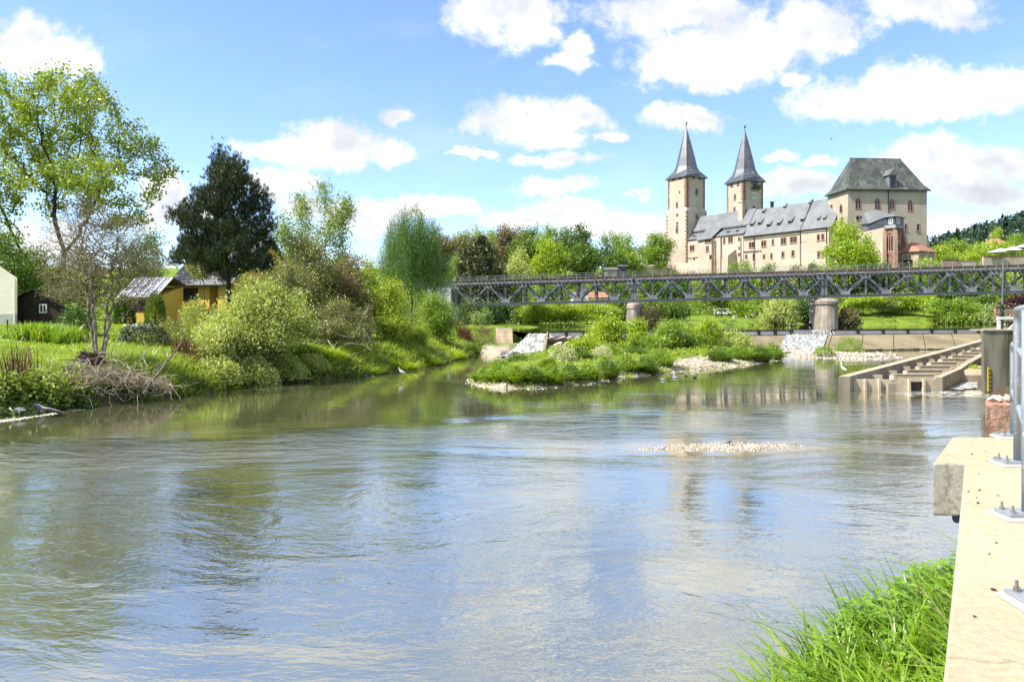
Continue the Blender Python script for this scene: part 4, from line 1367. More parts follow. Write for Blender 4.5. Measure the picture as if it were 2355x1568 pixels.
# ---- rampart wall that falls away from the clockless tower, with two blind arches
ra, rb = at(1447, 621, 258), at(1533, 606.5, 279)
dv = Vector((rb.x - ra.x, rb.y - ra.y, 0))
ln = dv.length
wr_ = Wall(ra, dv)
RP = thing('rampart_wall', 'pale sloping rampart wall that drops away below the clockless tower', 'castle wall', (ra.x, ra.y, 12))
MB().loft([[wr_.pt(0, 6, 0), wr_.pt(0, ra.z, 0), wr_.pt(0, ra.z, -1), wr_.pt(0, 6, -1)], [wr_.pt(ln, 6, 0), wr_.pt(ln, rb.z, 0), wr_.pt(ln, rb.z, -1), wr_.pt(ln, 6, -1)]]).build('wall', M['rampart'], RP)
MB().loft([[wr_.pt(0, ra.z + .02, .2), wr_.pt(0, ra.z + .3, -.5), wr_.pt(0, ra.z + .02, -1.2)], [wr_.pt(ln, rb.z + .02, .2), wr_.pt(ln, rb.z + .3, -.5), wr_.pt(ln, rb.z + .02, -1.2)]]).build('coping', M['trim'], RP)
for (cx, wd) in ((1491, 17), (1509, 13)):
    kk, zz = wr_.hit(cx, 636)
    w2 = wd / 2 / FPX * 265
    a = MB().poly([wr_.pt(kk - w2, zz - 2.5, 0.03)] + [wr_.pt(kk - w2 * math.cos(math.pi * i / 8), zz + w2 * 1.0 * math.sin(math.pi * i / 8), 0.03) for i in range(9)] + [wr_.pt(kk + w2, zz - 2.5, 0.03)])
    a.build('blind_arch', M['masonry'], RP)
# battered foot of the tower and first house
k0 = wf.hit(1534, 606)[0]
ft = MB().loft([[wf.pt(-9.5, 8, 4.5), wf.pt(-9.5, ZZ(606, 283), 1.2), wf.pt(-9.5, ZZ(606, 283), -3), wf.pt(-9.5, 8, -3)],
                [wf.pt(14, 8, 3.2), wf.pt(14, 23.8, 0.45), wf.pt(14, 23.8, -3), wf.pt(14, 8, -3)]])
ft.build('buttressed_foot', M['rampart'], RP)

# ---- the great hall
HA = math.radians(4)
HC = Vector((0.451 * 225, 225, 0))
hx, hy = Vector((math.cos(HA), math.sin(HA), 0)), Vector((-math.sin(HA), math.cos(HA), 0))
HW, HL = 12.5, 24.9
HALL = thing('great_hall', 'tall castle hall with pointed windows under a steep mossy hipped roof', 'castle hall', (HC.x + 12, HC.y + 6, 18))


def hp(a, b, z):
    p = HC + hx * a + hy * b
    return Vector((p.x, p.y, z))


zHe, zHr = ZZ(435, 225), ZZ(365, 231.4)
MB().prism([hp(0, 0, 0)[:2], hp(HL, 0, 0)[:2], hp(HL, HW, 0)[:2], hp(0, HW, 0)[:2]], 10, zHe).build('wall', M['plaster_hall'], HALL)
e = 0.7
MB().loft([[hp(-e, -e, zHe - .25), hp(HL + e, -e, zHe - .25), hp(HL + e, HW + e, zHe - .25), hp(-e, HW + e, zHe - .25)],
           [hp(-e, -e, zHe), hp(HL + e, -e, zHe), hp(HL + e, HW + e, zHe), hp(-e, HW + e, zHe)],
           [hp(0.5, 0.6, zHe + 1.5), hp(HL - .5, 0.6, zHe + 1.5), hp(HL - .5, HW - .6, zHe + 1.5), hp(0.5, HW - .6, zHe + 1.5)],
           [hp(4.2, HW / 2 - .15, zHr), hp(HL - 4.6, HW / 2 - .15, zHr), hp(HL - 4.6, HW / 2 + .15, zHr), hp(4.2, HW / 2 + .15, zHr)]]).build('roof', M['slate_old'], HALL)
MB().bar(hp(-e, -e - .08, zHe - .3), hp(HL + e, -e - .08, zHe - .3), 0.2, 0.3).bar(hp(-e - .08, HW, zHe - .3), hp(-e - .08, -e, zHe - .3), 0.2, 0.3).bar(hp(12.7, -0.1, 20), hp(12.7, -0.1, zHe - .3), 0.2, 0.2, (0, 1, 0)).build('gutter', M['lead'], HALL)
MB().bar(hp(4.0, HW / 2, zHr + .05), hp(HL - 4.4, HW / 2, zHr + .05), 0.4, 0.3).build('ridge', M['slate_old'], HALL)
whf, whl = Wall(HC, hx), Wall(HC, hy)
for (cx, cy, w, h) in ((932, 685, 60, 128), (1172, 693, 56, 130), (1353, 693, 56, 118), (1580, 712, 52, 128)):
    window(HALL, whf, z2, cx, cy, w, h, 'arch', 2)
for (cx, cy, w, h) in ((927, 868, 34, 48), (975, 880, 34, 70), (1525, 980, 22, 76), (1678, 984, 32, 80), (1632, 1200, 28, 46)):
    window(HALL, whf, z2, cx, cy, w, h, 'rect', 1)
for (cx, cy, w, h, kd) in ((602, 742, 20, 76, 'rect'), (722, 745, 30, 100, 'arch'), (610, 918, 24, 70, 'rect'), (733, 895, 24, 66, 'rect')):
    window(HALL, whl, z2, cx, cy, w, h, kd, 1, glass='glass_red')
kd, zd = whf.hit(*z2(1358, 470))
dz = zHe + 0.7
dw = MB().obox(hp(kd - 1.15, -0.35, dz - .6), hx * 2.3, hy * 3.8, (0, 0, 4.4))
dw.build('dormer', M['slate'], HALL)
MB().loft([[hp(kd - 1.6, -0.8, dz + 3.6), hp(kd, -0.8, dz + 5.6), hp(kd + 1.6, -0.8, dz + 3.6)], [hp(kd - 1.6, 4.6, dz + 3.6), hp(kd, 4.6, dz + 5.6), hp(kd + 1.6, 4.6, dz + 3.6)]]).build('dormer_roof', M['slate'], HALL)
MB().poly([hp(kd - .85, -0.38, dz - .3), hp(kd + .85, -0.38, dz - .3), hp(kd + .85, -0.38, dz + 3.3), hp(kd - .85, -0.38, dz + 3.3)]).build('dormer_opening', M['glass'], HALL)
MB().loft([[hp(HL, 1, 12), hp(HL + 1.6, 1, 12), hp(HL + 1.5, 1, 26.5), hp(HL, 1, 28.5)], [hp(HL, 4, 12), hp(HL + 1.6, 4, 12), hp(HL + 1.5, 4, 26.5), hp(HL, 4, 28.5)]]).build('buttress', M['plaster_hall'], HALL)

# ---- chapel with the red stone choir
CHP = thing('castle_chapel', 'red sandstone choir with tall gothic windows below a blue slate storey', 'chapel', (XX(2050, 207), 207, 18))
cp = [(2008, 214), (2034, 206), (2058, 203.5), (2077.5, 207)]
pl = [Vector((XX(a, y), y, 0)) for a, y in cp]
back = [pl[3] + Vector((1.5, 18, 0)), pl[0] + Vector((-1, 10, 0))]
zs, zs2, zap = ZZ(526, 206), ZZ(500, 206), ZZ(478, 214)
MB().prism([p[:2] for p in pl[1:]] + [back[0][:2], (pl[1].x + .5, pl[1].y + 14)], 11, zs).build('choir_wall', M['redstone'], CHP)
MB().prism([pl[0][:2], (pl[1].x - .05, pl[1].y + .1), (pl[1].x - .05, pl[1].y + 12), back[1][:2]], 11, zs + .4).build('nave_wall', M['plaster'], CHP)
cen = sum((p for p in pl), Vector()) / 4 + Vector((1, 6, 0))


def grow(p, g):
    d = (p - cen)
    d.z = 0
    return p + d.normalized() * g


MB().prism([grow(p, .15)[:2] for p in pl[1:]] + [back[0][:2], (pl[1].x + .3, pl[1].y + 10)], zs + .6, zs2).build('slate_storey', M['slate_blue'], CHP)
MB().loft([[grow(p, .7).to_2d().to_3d() + Vector((0, 0, zs - .1)) for p in pl[1:]] + [back[0] + Vector((0, 0, zs - .1))],
           [grow(p, .1).to_2d().to_3d() + Vector((0, 0, zs + .9)) for p in pl[1:]] + [back[0] + Vector((0, 0, zs + .9))]]).build('skirt_roof', M['slate'], CHP)
rp = [grow(p, 1.0) for p in pl] + [back[0], back[1] + Vector((.5, -3, 0))]
r0_ = pl[2] * .3 + back[0] * .35 + back[1] * .35
MB().loft([[Vector((p.x, p.y, zs2 - .1 - (0.6 if i == 0 else 0))) for i, p in enumerate(rp)],
           [Vector((p.x, p.y, zap - 1.0 if i in (0, 5) else zap)) for i, p in enumerate([r0_ + Vector((-2.2, 1.5, 0)), r0_ + Vector((-.6, -.5, 0)), r0_ + Vector((.3, -.5, 0)), r0_ + Vector((.9, .6, 0)), r0_ + Vector((.6, 2, 0)), r0_ + Vector((-2.0, 2.5, 0))])]]).build('roof', M['slate'], CHP)
MB().prism([(pl[0].x - .4, pl[0].y - .3), (pl[1].x + .4, pl[1].y - .8), (pl[1].x + .6, pl[1].y + 3), (pl[0].x, pl[0].y + 3)], zs + .4, [zs + .5, zs + .9, zs + 2.4, zs + 2]).build('aisle_roof', M['slate'], CHP)
MB().prism([(pl[0].x, pl[0].y + .4), (pl[1].x + .4, pl[1].y + .4), (pl[1].x + .6, pl[1].y + 6), (pl[0].x, pl[0].y + 6)], zs + 1.0, zs2 - .2).build('slate_wall', M['slate'], CHP)
wc1, wc2 = Wall(pl[1], pl[2] - pl[1]), Wall(pl[2], pl[3] - pl[2])
window(CHP, wc1, z2, 1328, 1175, 84, 262, 'arch', 3)
window(CHP, wc2, z2, 1424, 1180, 56, 240, 'arch', 3)
for (w_, cx, cy, w, h) in ((Wall(grow(pl[1], .15), grow(pl[2], .15) - grow(pl[1], .15)), 1343, 902, 36, 56), (Wall(grow(pl[2], .15), grow(pl[3], .15) - grow(pl[2], .15)), 1430, 900, 34, 54)):
    window(CHP, w_, z2, cx, cy, w, h, 'rect', 2, 'white')
bt = MB()
for p, g in ((pl[1], 1.1), (pl[2], 1.0), (pl[3], 1.1)):
    q_ = grow(p, g) - p
    sd = Vector((-q_.y, q_.x, 0)).normalized() * .45
    bt.loft([[p - sd, p + sd, p + sd + q_, p - sd + q_], [p - sd + Vector((0, 0, zs - 3)), p + sd + Vector((0, 0, zs - 3)), p + sd + q_ + Vector((0, 0, zs - 4)), p - sd + q_ + Vector((0, 0, zs - 4))],
             [p - sd + Vector((0, 0, zs - .4)), p + sd + Vector((0, 0, zs - .4)), p + sd + q_ * .3 + Vector((0, 0, zs - .6)), p - sd + q_ * .3 + Vector((0, 0, zs - .6))]])
bt.build('buttress', M['trim'], CHP)
MB().prism([grow(p, .25)[:2] for p in pl[1:]] + [back[0][:2], (pl[1].x + .3, pl[1].y + 8)], 21.2, 21.6).build('string_course', M['trim'], CHP)

# ---- gate house with the red hipped roof
GH = thing('gate_house', 'low stone gate house with a red tiled hipped roof beside the chapel', 'gate house', (XX(2115, 206), 206, 18))
g0, g1 = Vector((XX(2113, 203), 203, 0)), Vector((XX(2150, 207), 207, 0))
gx = (g1 - g0)
gyv = Vector((-gx.y, gx.x, 0)).normalized() * 6.5
gyl = Vector((-4.3, 4.5, 0))
gp = [g0, g1, g1 + gyl, g0 + gyl]
zg, zga = ZZ(577, 203), ZZ(559, 207)
MB().prism([p[:2] for p in gp], 11, zg).build('wall', M['masonry'], GH)
gc = (gp[0] + gp[2]) / 2
gr_ = [p + (p - gc).normalized() * .8 for p in gp]
MB().loft([[Vector((p.x, p.y, zg - .2)) for p in gr_], [Vector((p.x, p.y, zg)) for p in gr_], [gc + Vector((-1.3, -.9, zga)), gc + Vector((1.2, .2, zga)), gc + Vector((1.0, .5, zga)), gc + Vector((-1.5, -.6, zga))]]).build('roof', M['redtile'], GH)
wg = Wall(g0, g1 - g0)
MB().obox(wg.pt(3.2, 19.2, -.03), wg.t * .5, wg.n * .06, (0, 0, .6)).build('window', M['glass'], GH)
wgl = Wall(g0, gyl)
MB().obox(wgl.pt(1.5, 15, -.03), wgl.t * 2.4, wgl.n * .06, (0, 0, 4.2)).build('gate', M['wood_dark'], GH)


# ------------------------------------------------------------------ the railway bridge
BA, BD = Vector((-10.0, 118.0, 0)), Vector((80.8, -15.0, 0))
BL = BD.length
bt_ = BD.normalized()
bn_ = Vector((bt_.y, -bt_.x, 0))            # towards the camera
if bn_.y > 0:
    bn_ = -bn_


def bz(s):                                   # lower edge of the bottom chord and of the top chord at metres s along the bridge
    f = s / BL
    return 5.45 + (7.08 - 5.45) * f, 8.55 + (10.17 - 8.55) * f


def bp(s, out, z):
    p = BA + bt_ * s + bn_ * out
    return Vector((p.x, p.y, z))


def s_of(px):
    r = (px - CX) / FPX
    return (r * BA.y - BA.x) / (bt_.x - r * bt_.y)


def truss(s0, s1, npan, label, first_down):
    T_ = thing('truss_span', label, 'bridge span', bp((s0 + s1) / 2, -1.6, bz((s0 + s1) / 2)[0]), 'spans of the railway bridge')
    step = (s1 - s0) / npan
    for side, off in ((0, 0.0), (1, -3.2)):
        bc, tcd = MB(), MB()
        a, b = bz(s0), bz(s1)
        for (mb, i, h, w) in ((bc, 0, 0.34, 0.42), (tcd, 1, 0.50, 0.40)):
            z0, z1_ = a[i], b[i]
            mb.loft([[bp(s0, off + w / 2, z0), bp(s0, off + w / 2, z0 + h), bp(s0, off - w / 2, z0 + h), bp(s0, off - w / 2, z0)],
                     [bp(s1, off + w / 2, z1_), bp(s1, off + w / 2, z1_ + h), bp(s1, off - w / 2, z1_ + h), bp(s1, off - w / 2, z1_)]])
            mb.bar(bp(s0 + .01, off + w / 2 + .03, z0 + h - .03), bp(s1 - .01, off + w / 2 + .03, z1_ + h - .03), 0.09, 0.07)
        bc.build('bottom_chord', M['steel'], T_)
        tcd.build('top_chord', M['steel'], T_)
        for i in range(npan + 1):
            s = s0 + step * i + (0.12 if i == 0 else -0.12 if i == npan else 0)
            zb, zt = bz(s)
            w = 0.30 if i in (0, npan) else 0.20
            m = MB().bar(bp(s, off, zb + 0.345), bp(s, off, zt - 0.005), w, w, bn_)
            m.bar(bp(s, off + w / 2 + .02, zb + 0.35), bp(s, off + w / 2 + .02, zt - 0.01), w + .10, 0.03, bn_)
            m.build('vertical', M['steel'], T_)
        for i in range(npan):
            down = (i % 2 == 0) == first_down
            sa, sb = s0 + step * i, s0 + step * (i + 1)
            za, zb_ = (bz(sa)[1] - 0.1, bz(sb)[0] + 0.42) if down else (bz(sa)[0] + 0.42, bz(sb)[1] - 0.1)
            m = MB()
            d = (bp(sb, off, zb_) - bp(sa, off, za)).normalized()
            p, q = bp(sa, off, za) + d * .25, bp(sb, off, zb_) - d * .25
            m.bar(p, q, 0.10, 0.28, bn_).bar(p + bn_ * .13, q + bn_ * .13, 0.29, 0.05, bn_).bar(p - bn_ * .13, q - bn_ * .13, 0.29, 0.05, bn_)
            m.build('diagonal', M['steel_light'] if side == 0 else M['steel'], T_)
        for i in range(npan + 1):
            s = s0 + step * i
            zb, zt = bz(s)
            top = (i % 2 == 0) == first_down
            if i in (0, npan):
                s += 0.35 if i == 0 else -0.35
            m = MB()
            o2 = off + 0.19
            if top:
                m.loft([[bp(s - .62, o2, zt), bp(s + .62, o2, zt), bp(s + .62, o2, zt - .34), bp(s + .35, o2, zt - .56), bp(s - .35, o2, zt - .56), bp(s - .62, o2, zt - .34)],
                        [bp(s - .62, o2 + .04, zt), bp(s + .62, o2 + .04, zt), bp(s + .62, o2 + .04, zt - .34), bp(s + .35, o2 + .04, zt - .56), bp(s - .35, o2 + .04, zt - .56), bp(s - .62, o2 + .04, zt - .34)]])
            elif i not in (0, npan):
                z_ = zb + .34
                m.loft([[bp(s - .66, o2, z_), bp(s + .66, o2, z_), bp(s + .60, o2, z_ + .36), bp(s + .2, o2, z_ + .52), bp(s - .2, o2, z_ + .52), bp(s - .60, o2, z_ + .36)],
                        [bp(s - .66, o2 + .05, z_), bp(s + .66, o2 + .05, z_), bp(s + .60, o2 + .05, z_ + .36), bp(s + .2, o2 + .05, z_ + .52), bp(s - .2, o2 + .05, z_ + .52), bp(s - .60, o2 + .05, z_ + .36)]])
            else:
                continue
            m.build('gusset_plate', M['steel_light'], T_)
    # cross frames, lateral rods, inspection rails
    cf = MB()
    for i in range(npan + 1):
        s = s0 + step * i
        zb, zt = bz(s)
        cf.bar(bp(s, -.22, zt + .2), bp(s, -2.98, zt + .2), 0.2, 0.4)
        cf.bar(bp(s, -.22, zb + .2), bp(s, -2.98, zb + .2), 0.12, 0.15)
    cf.build('cross_frame', M['steel'], T_)
    ir = MB()
    for h in (0.75, 1.3):
        ir.bar(bp(s0, -2.2, bz(s0)[0] + h), bp(s1, -2.2, bz(s1)[0] + h), 0.04, 0.05)
    ir.build('inspection_rail', M['steel_rail'], T_)
    # open deck: sleepers across, rails along
    sl = MB()
    n = int((s1 - s0) / 0.62)
    for i in range(n):
        s = s0 + (i + .5) * (s1 - s0) / n
        z = bz(s)[1] + .50
        sl.obox(bp(s - .13, 0.55, z), bt_ * .26, -bn_ * 4.2, (0, 0, .25))
    sl.build('sleepers', M['sleeper'], T_)
    rl = MB()
    for off in (-0.85, -2.35):
        rl.bar(bp(s0, off, bz(s0)[1] + .83), bp(s1, off, bz(s1)[1] + .83), 0.08, 0.15)
    rl.bar(bp(s0, 0.2, bz(s0)[1] + .79), bp(s1, 0.2, bz(s1)[1] + .79), 0.22, 0.07).bar(bp(s0, -3.4, bz(s0)[1] + .79), bp(s1, -3.4, bz(s1)[1] + .79), 0.22, 0.07)
    rl.build('rails', M['rust'], T_)
    # walkway beams and railings on both sides
    for off in (0.95, -4.15):
        wk = MB()
        wk.bar(bp(s0 + .02, off, bz(s0)[1] + .33), bp(s1 - .02, off, bz(s1)[1] + .33), 0.10, 0.24)
        wk.build('walkway_beam', M['steel_light'], T_)
        wk = MB()
        for i in range(npan + 1):
            s = s0 + step * i
            wk.bar(bp(s, off + (-.1 if off > 0 else .1), bz(s)[1] + .3), bp(s, (0.2 if off > 0 else -3.4), bz(s)[1] - .1), 0.08, 0.10)
        wk.build('brackets', M['steel'], T_)
        for i in range(2 * npan + 1):
            s = s0 + step * i / 2
            s = min(max(s, s0 + .06), s1 - .06)
            z = bz(s)[1]
            MB().bar(bp(s, off + .08, z + .2), bp(s, off + .08, z + 1.46), 0.065 if i % 2 == 0 else 0.05, 0.065, bn_).build('railing_post', M['steel_rail'], T_)
        rr = MB()
        for h in (1.45, 1.15, 0.85):
            rr.bar(bp(s0 + .02, off + .08, bz(s0)[1] + h), bp(s1 - .02, off + .08, bz(s1)[1] + h), 0.04, 0.05 if h > 1.2 else 0.035)
        rr.build('railing', M['steel_rail'], T_)
    return T_


sA, sB, sC = s_of(1043), s_of(1457.5), s_of(1895)
sD = sC + (sC - sB) * 1.02
truss(sA, sB - .12, 10, 'riveted steel truss span between the pale abutment and the slim round pier', True)
truss(sB + .12, sC - .12, 10, 'riveted steel truss span between the two stone piers', True)
truss(sC + .12, sD, 10, 'riveted steel truss span running on from the stone pier with the shaded side', True)

AB = thing('bridge_abutment', 'pale rendered abutment with plate girders carrying the bridge onto the bank', 'abutment', bp(sA - 3, -1.6, 4))
MB().obox(bp(sA - 4.2, 1.0, 2.0), bt_ * 4.0, -bn_ * 5.2, (0, 0, 6.3)).build('wall', M['paleblue'], AB)
MB().obox(bp(sA - 17, 0.4, 2.0), bt_ * 5.5, -bn_ * 4.2, (0, 0, 5.8)).build('wall', M['paleblue'], AB)
gd = MB()
for off in (0.0, -3.2):
    gd.bar(bp(-40, off, 8.1), bp(sA - .1, off, 8.85), 0.35, 0.75)
gd.build('girder', M['steel'], AB)
wk = MB()
for h in (1.45, 1.15, .85):
    wk.bar(bp(-40, 1.0, 7.75 + h), bp(sA - .1, 1.0, 8.5 + h), 0.04, 0.045)
for i in range(28):
    s = -40 + i * (sA + 40) / 27.5
    wk.bar(bp(s, 1.0, 7.9 + (s + 40) * .018), bp(s, 1.0, 9.25 + (s + 40) * .018), 0.055, 0.055, bn_)
wk.build('railing', M['steel_rail'], AB)

# piers
PR = thing('stone_pier', 'slim round masonry pier with a dark band under its cap', 'bridge pier', (bp(sB, -1.6, 2).x, bp(sB, -1.6, 2).y, 1.5), 'stone piers of the bridge')
c = bp(sB + .05, -1.6, 0)
def ell(c, a, b, z, n=24):
    return [c + bt_ * (a * math.cos(2 * math.pi * i / n)) + bn_ * (b * math.sin(2 * math.pi * i / n)) + Vector((0, 0, z)) for i in range(n)]
zt = bz(sB)[0]
MB().loft([ell(c, 1.28, 3.0, -1), ell(c, 1.18, 2.9, zt - 1.1), ell(c, 1.18, 2.9, zt - 1.0)]).build('shaft', M['pierstone'], PR)
MB().loft([ell(c, 1.3, 3.0, zt - 1.0), ell(c, 1.34, 3.05, zt - .45), ell(c, 1.2, 2.9, zt - .2)]).build('cap', M['masonry'], PR)
MB().box((c.x, c.y, zt - .1), (1.5, 4.0, .2), math.atan2(bt_.y, bt_.x)).build('bearing', M['steel'], PR)
PR = thing('stone_pier', 'broad weathered masonry pier with a shaded square flank and rounded nose', 'bridge pier', (bp(sC, -1.6, 2).x, bp(sC, -1.6, 2).y, 1.5), 'stone piers of the bridge')
c = bp(sC + .5, -1.6, 0)
zt = bz(sC)[0]
def nose(g, z):
    out = [c + bt_ * (-1.55 - g) - bn_ * (3.0 + g), c + bt_ * (-1.55 - g) + bn_ * (1.5 + g)]
    for i in range(9):
        a = math.pi * (1 - i / 8)
        out.append(c + bt_ * ((1.2 + g) * math.cos(a)) + bn_ * (2.2 + (1.5 + g) * math.sin(a)))
    out += [c + bt_ * (1.2 + g) - bn_ * (3.0 + g)]
    return [p + Vector((0, 0, z)) for p in out]
MB().loft([nose(.15, -1), nose(.0, zt - 1.0)]).build('shaft', M['pierstone'], PR)
MB().loft([nose(.16, zt - 1.0), nose(.2, zt - .6), nose(-.1, zt - .15)]).build('cap', M['pierstone'], PR)
MB().box((c.x - .5, c.y, zt - .07), (1.8, 4.0, .14), math.atan2(bt_.y, bt_.x)).build('bearing', M['steel'], PR)


# ------------------------------------------------------------------ weir
rw = random.Random(5)
w0, w1 = Vector((2.7, 80.1, 0)), Vector((68, 99.8, 0))
wt = (w1 - w0).normalized()
wn = Vector((wt.y, -wt.x, 0))
if wn.y > 0:
    wn = -wn
WLEN = (w1 - w0).length


def wp(s, out, z):
    p = w0 + wt * s + wn * out
    return Vector((p.x, p.y, z))


def ws(px):
    r = (px - CX) / FPX
    return (r * w0.y - w0.x) / (wt.x - r * wt.y)


WE = thing('weir', 'long river weir with a sloping concrete apron below dark steel flap gates', 'weir', wp(35, 3, 0))
s1820, s1905, s1745 = ws(1815), ws(1905), ws(1740)
sR = WLEN
# apron as bays with open joints
edges = [s1745 - 8, s1745, s1745 + 5.5, s1820 + 1.2, s1905 + 0.6]
while edges[-1] < sR - 5:
    edges.append(edges[-1] + 4.6)
edges += [sR, sR + 5, sR + 10]
SK = -0.95                                              # the joints run with the current, askew to the crest
for a, b in zip(edges[:-1], edges[1:]):
    MB().loft([[wp(e + SK * d, d, z) for d, z in ((.6, -1), (.6, 1.62), (5.6, .28), (6.3, .10), (6.3, -1))] for e in (a + .06, b - .04)]).build('apron_bay', M['apron'], WE)
MB().loft([[wp(-.5, .55, -1), wp(-.5, .55, 1.5), wp(-.5, -1.2, 1.5), wp(-.5, -1.2, -1)], [wp(sR, .55, -1), wp(sR, .55, 1.5), wp(sR, -1.2, 1.5), wp(sR, -1.2, -1)]]).build('sill', M['apron'], WE)
bl = MB()
k = s1905 + 1.5
while k < sR + 8:
    bl.obox(wp(k + SK * 6.35, 6.35, -.3), wt * .96, wn * .55, (0, 0, .44 + rw.uniform(-.06, .06)))
    k += 1.05
bl.build('toe_blocks', M['apron'], WE)


def gates(sa, sb, n):
    for i in range(n):
        a, b = sa + (sb - sa) * i / n, sa + (sb - sa) * (i + 1) / n
        m = MB()
        m.bar(wp(a + .1, .5, 1.62), wp(b - .1, .5, 1.62), .30, .16)
        m.bar(wp(a + .1, .35, 2.22), wp(b - .1, .35, 2.22), .22, .13)
        m.build('gate_beam', M['wood_dark'], WE)
        MB().loft([[wp(a + .16, .45, 1.70), wp(a + .16, .30, 2.16), wp(a + .16, .24, 2.16), wp(a + .16, .39, 1.70)], [wp(b - .16, .45, 1.70), wp(b - .16, .30, 2.16), wp(b - .16, .24, 2.16), wp(b - .16, .39, 1.70)]]).build('flap', M['white'], WE)
        p = MB().obox(wp(b - .10, .62, 1.45), wt * .20, -wn * .6, (0, 0, .86))
        p.build('gate_post', M['wood_dark'], WE)


gates(ws(1258), ws(1420), 4)
gates(ws(1420), s1745, 6)
gates(s1745, s1820, 2)
gates(s1905 + .2, sR, 8)
# curtain of water over the lowered gate: ribs of falling water
for (sa, sb, dk) in ((s1820, (s1820 + s1905) / 2 + .2, 0), ((s1820 + s1905) / 2 + .2, s1905, 1)):
    m = MB()
    n = int((sb - sa) / .32)
    for i in range(n):
        s = sa + (sb - sa) * (i + .5) / n
        wv = (sb - sa) / n * (.42 if dk == 0 else .5)
        m.loft([[wp(s - wv, -.3, 2.19), wp(s - wv, .25, 2.22), wp(s - wv, .55, 1.95), wp(s - wv, .72, 1.5), wp(s - wv, .5, 1.5)],
                [wp(s + wv * .6, -.3, 2.19), wp(s + wv * .6, .25, 2.22), wp(s + wv * .6, .60, 1.95), wp(s + wv * .6, .80, 1.5), wp(s + wv * .6, .5, 1.5)]])
    tag(m.build('falling_water', M['foam'] if dk else M['water']), kind='stuff')
    MB().obox(wp(sa, .3, 1.4), wt * (sb - sa), -wn * .15, (0, 0, .7)).build('lowered_gate', M['wood_dark'], WE)


def foam_sheet(name, grid_fn, nu, nv, rng, amp=1.0):
    v = []
    for i in range(nu + 1):
        for j in range(nv + 1):
            p = grid_fn(i / nu, j / nv)
            p.z += amp * (rng.uniform(0.0, .10) + .05 * math.sin(i * 1.3 + j * .6))
            v.append(tuple(p))
    f = [(i * (nv + 1) + j, (i + 1) * (nv + 1) + j, (i + 1) * (nv + 1) + j + 1, i * (nv + 1) + j + 1) for i in range(nu) for j in range(nv)]
    o = put(name, mesh_np(name, v, f, M['foam'], True))
    return tag(o, kind='stuff')


def on_apron(u, v):
    s = (s1820 - .3 + (s1905 + .3 - s1820) * u)
    d = .75 + 5.6 * v
    z = 1.64 - max(0, d - .6) * .268
    return wp(s + SK * d, d, max(z, .12) + .05)


foam_sheet('foam', on_apron, 40, 14, rw)
# left chute: white water running down past the stone end of the weir
cA, cB = at(1186, 800, 84), at(1254, 768, 80)
chute_r0, chute_r1 = Vector((XX(1256, 80.6), 80.4, 1.95)), Vector((XX(1248, 75), 75.0, .10))
chute_l0, chute_l1 = Vector((XX(1216, 80.2), 80.2, 1.95)), Vector((XX(1166, 75), 75.0, .10))


def chute(u, v):
    a = chute_l0.lerp(chute_l1, v)
    b = chute_r0.lerp(chute_r1, v)
    p = a.lerp(b, u)
    p.z = 0.10 + 1.9 * (1 - v) ** 1.15 + .10 * math.sin(v * 19 + u * 3) * v
    return p


foam_sheet('foam', chute, 14, 26, rw)


def pool_foam(u, v):
    return Vector((XX(1170 + 90 * u, 74 - 3.5 * v) - 1.2 * v, 75.2 - 4.0 * v - 1.0 * u * v, .03 - .02 * v))


foam_sheet('foam', pool_foam, 16, 8, rw)
ck = MB()
ck.loft([[chute_r0 + Vector((0.05, .6, -1.5)), chute_r0 + Vector((.05, .6, .22)), chute_r1 + Vector((.05, 0, .22)), chute_r1 + Vector((.05, 0, -1))],
         [chute_r0 + Vector((.45, .6, -1.5)), chute_r0 + Vector((.25, .6, .22)), chute_r1 + Vector((.25, 0, .22)), chute_r1 + Vector((.45, 0, -1))]])
ck.build('chute_wall', M['apron'], WE)
# paved slope of big slabs right of the chute
for i in range(13):
    for j in range(3):
        s = ws(1262) + i * 1.02 + rw.uniform(-.1, .1)
        d = 1.0 + j * 1.75 + rw.uniform(-.1, .1)
        z = 1.45 - (d - 1) * .27
        o = put('slope_slab', blob_mesh('slope slab', M['palerock'], rw, .58, .95, .28, .2, 2), WE)
        o.matrix_parent_inverse = Matrix.Identity(4)
        q = wp(s, d, z) - Vector(WE.location)
        o.location = q
        o.rotation_euler = (-.26, 0, rw.uniform(-.25, .25) + .29)


# rocks under the weir and along the banks, each its own thing
rock_protos = [blob_mesh('rock%d' % i, M['palerock'], rw, 1, .8, .6, .3, 2) for i in range(5)] + [blob_mesh('rockg%d' % i, M['rock'], rw, 1, .8, .6, .3, 2) for i in range(4)]


def rock(loc, s, label, group, grey=False, flat=1.0, rz=None):
    o = bpy.data.objects.new('rock', rw.choice(rock_protos[5:] if grey else rock_protos[:5]))
    COL.objects.link(o)
    o.location = loc
    o.rotation_euler = (rw.uniform(-.3, .3), rw.uniform(-.3, .3), rw.uniform(0, 6.28) if rz is None else rz)
    o.scale = (s * rw.uniform(.8, 1.3), s * rw.uniform(.8, 1.2), s * flat)
    return tag(o, label, 'rock', group)


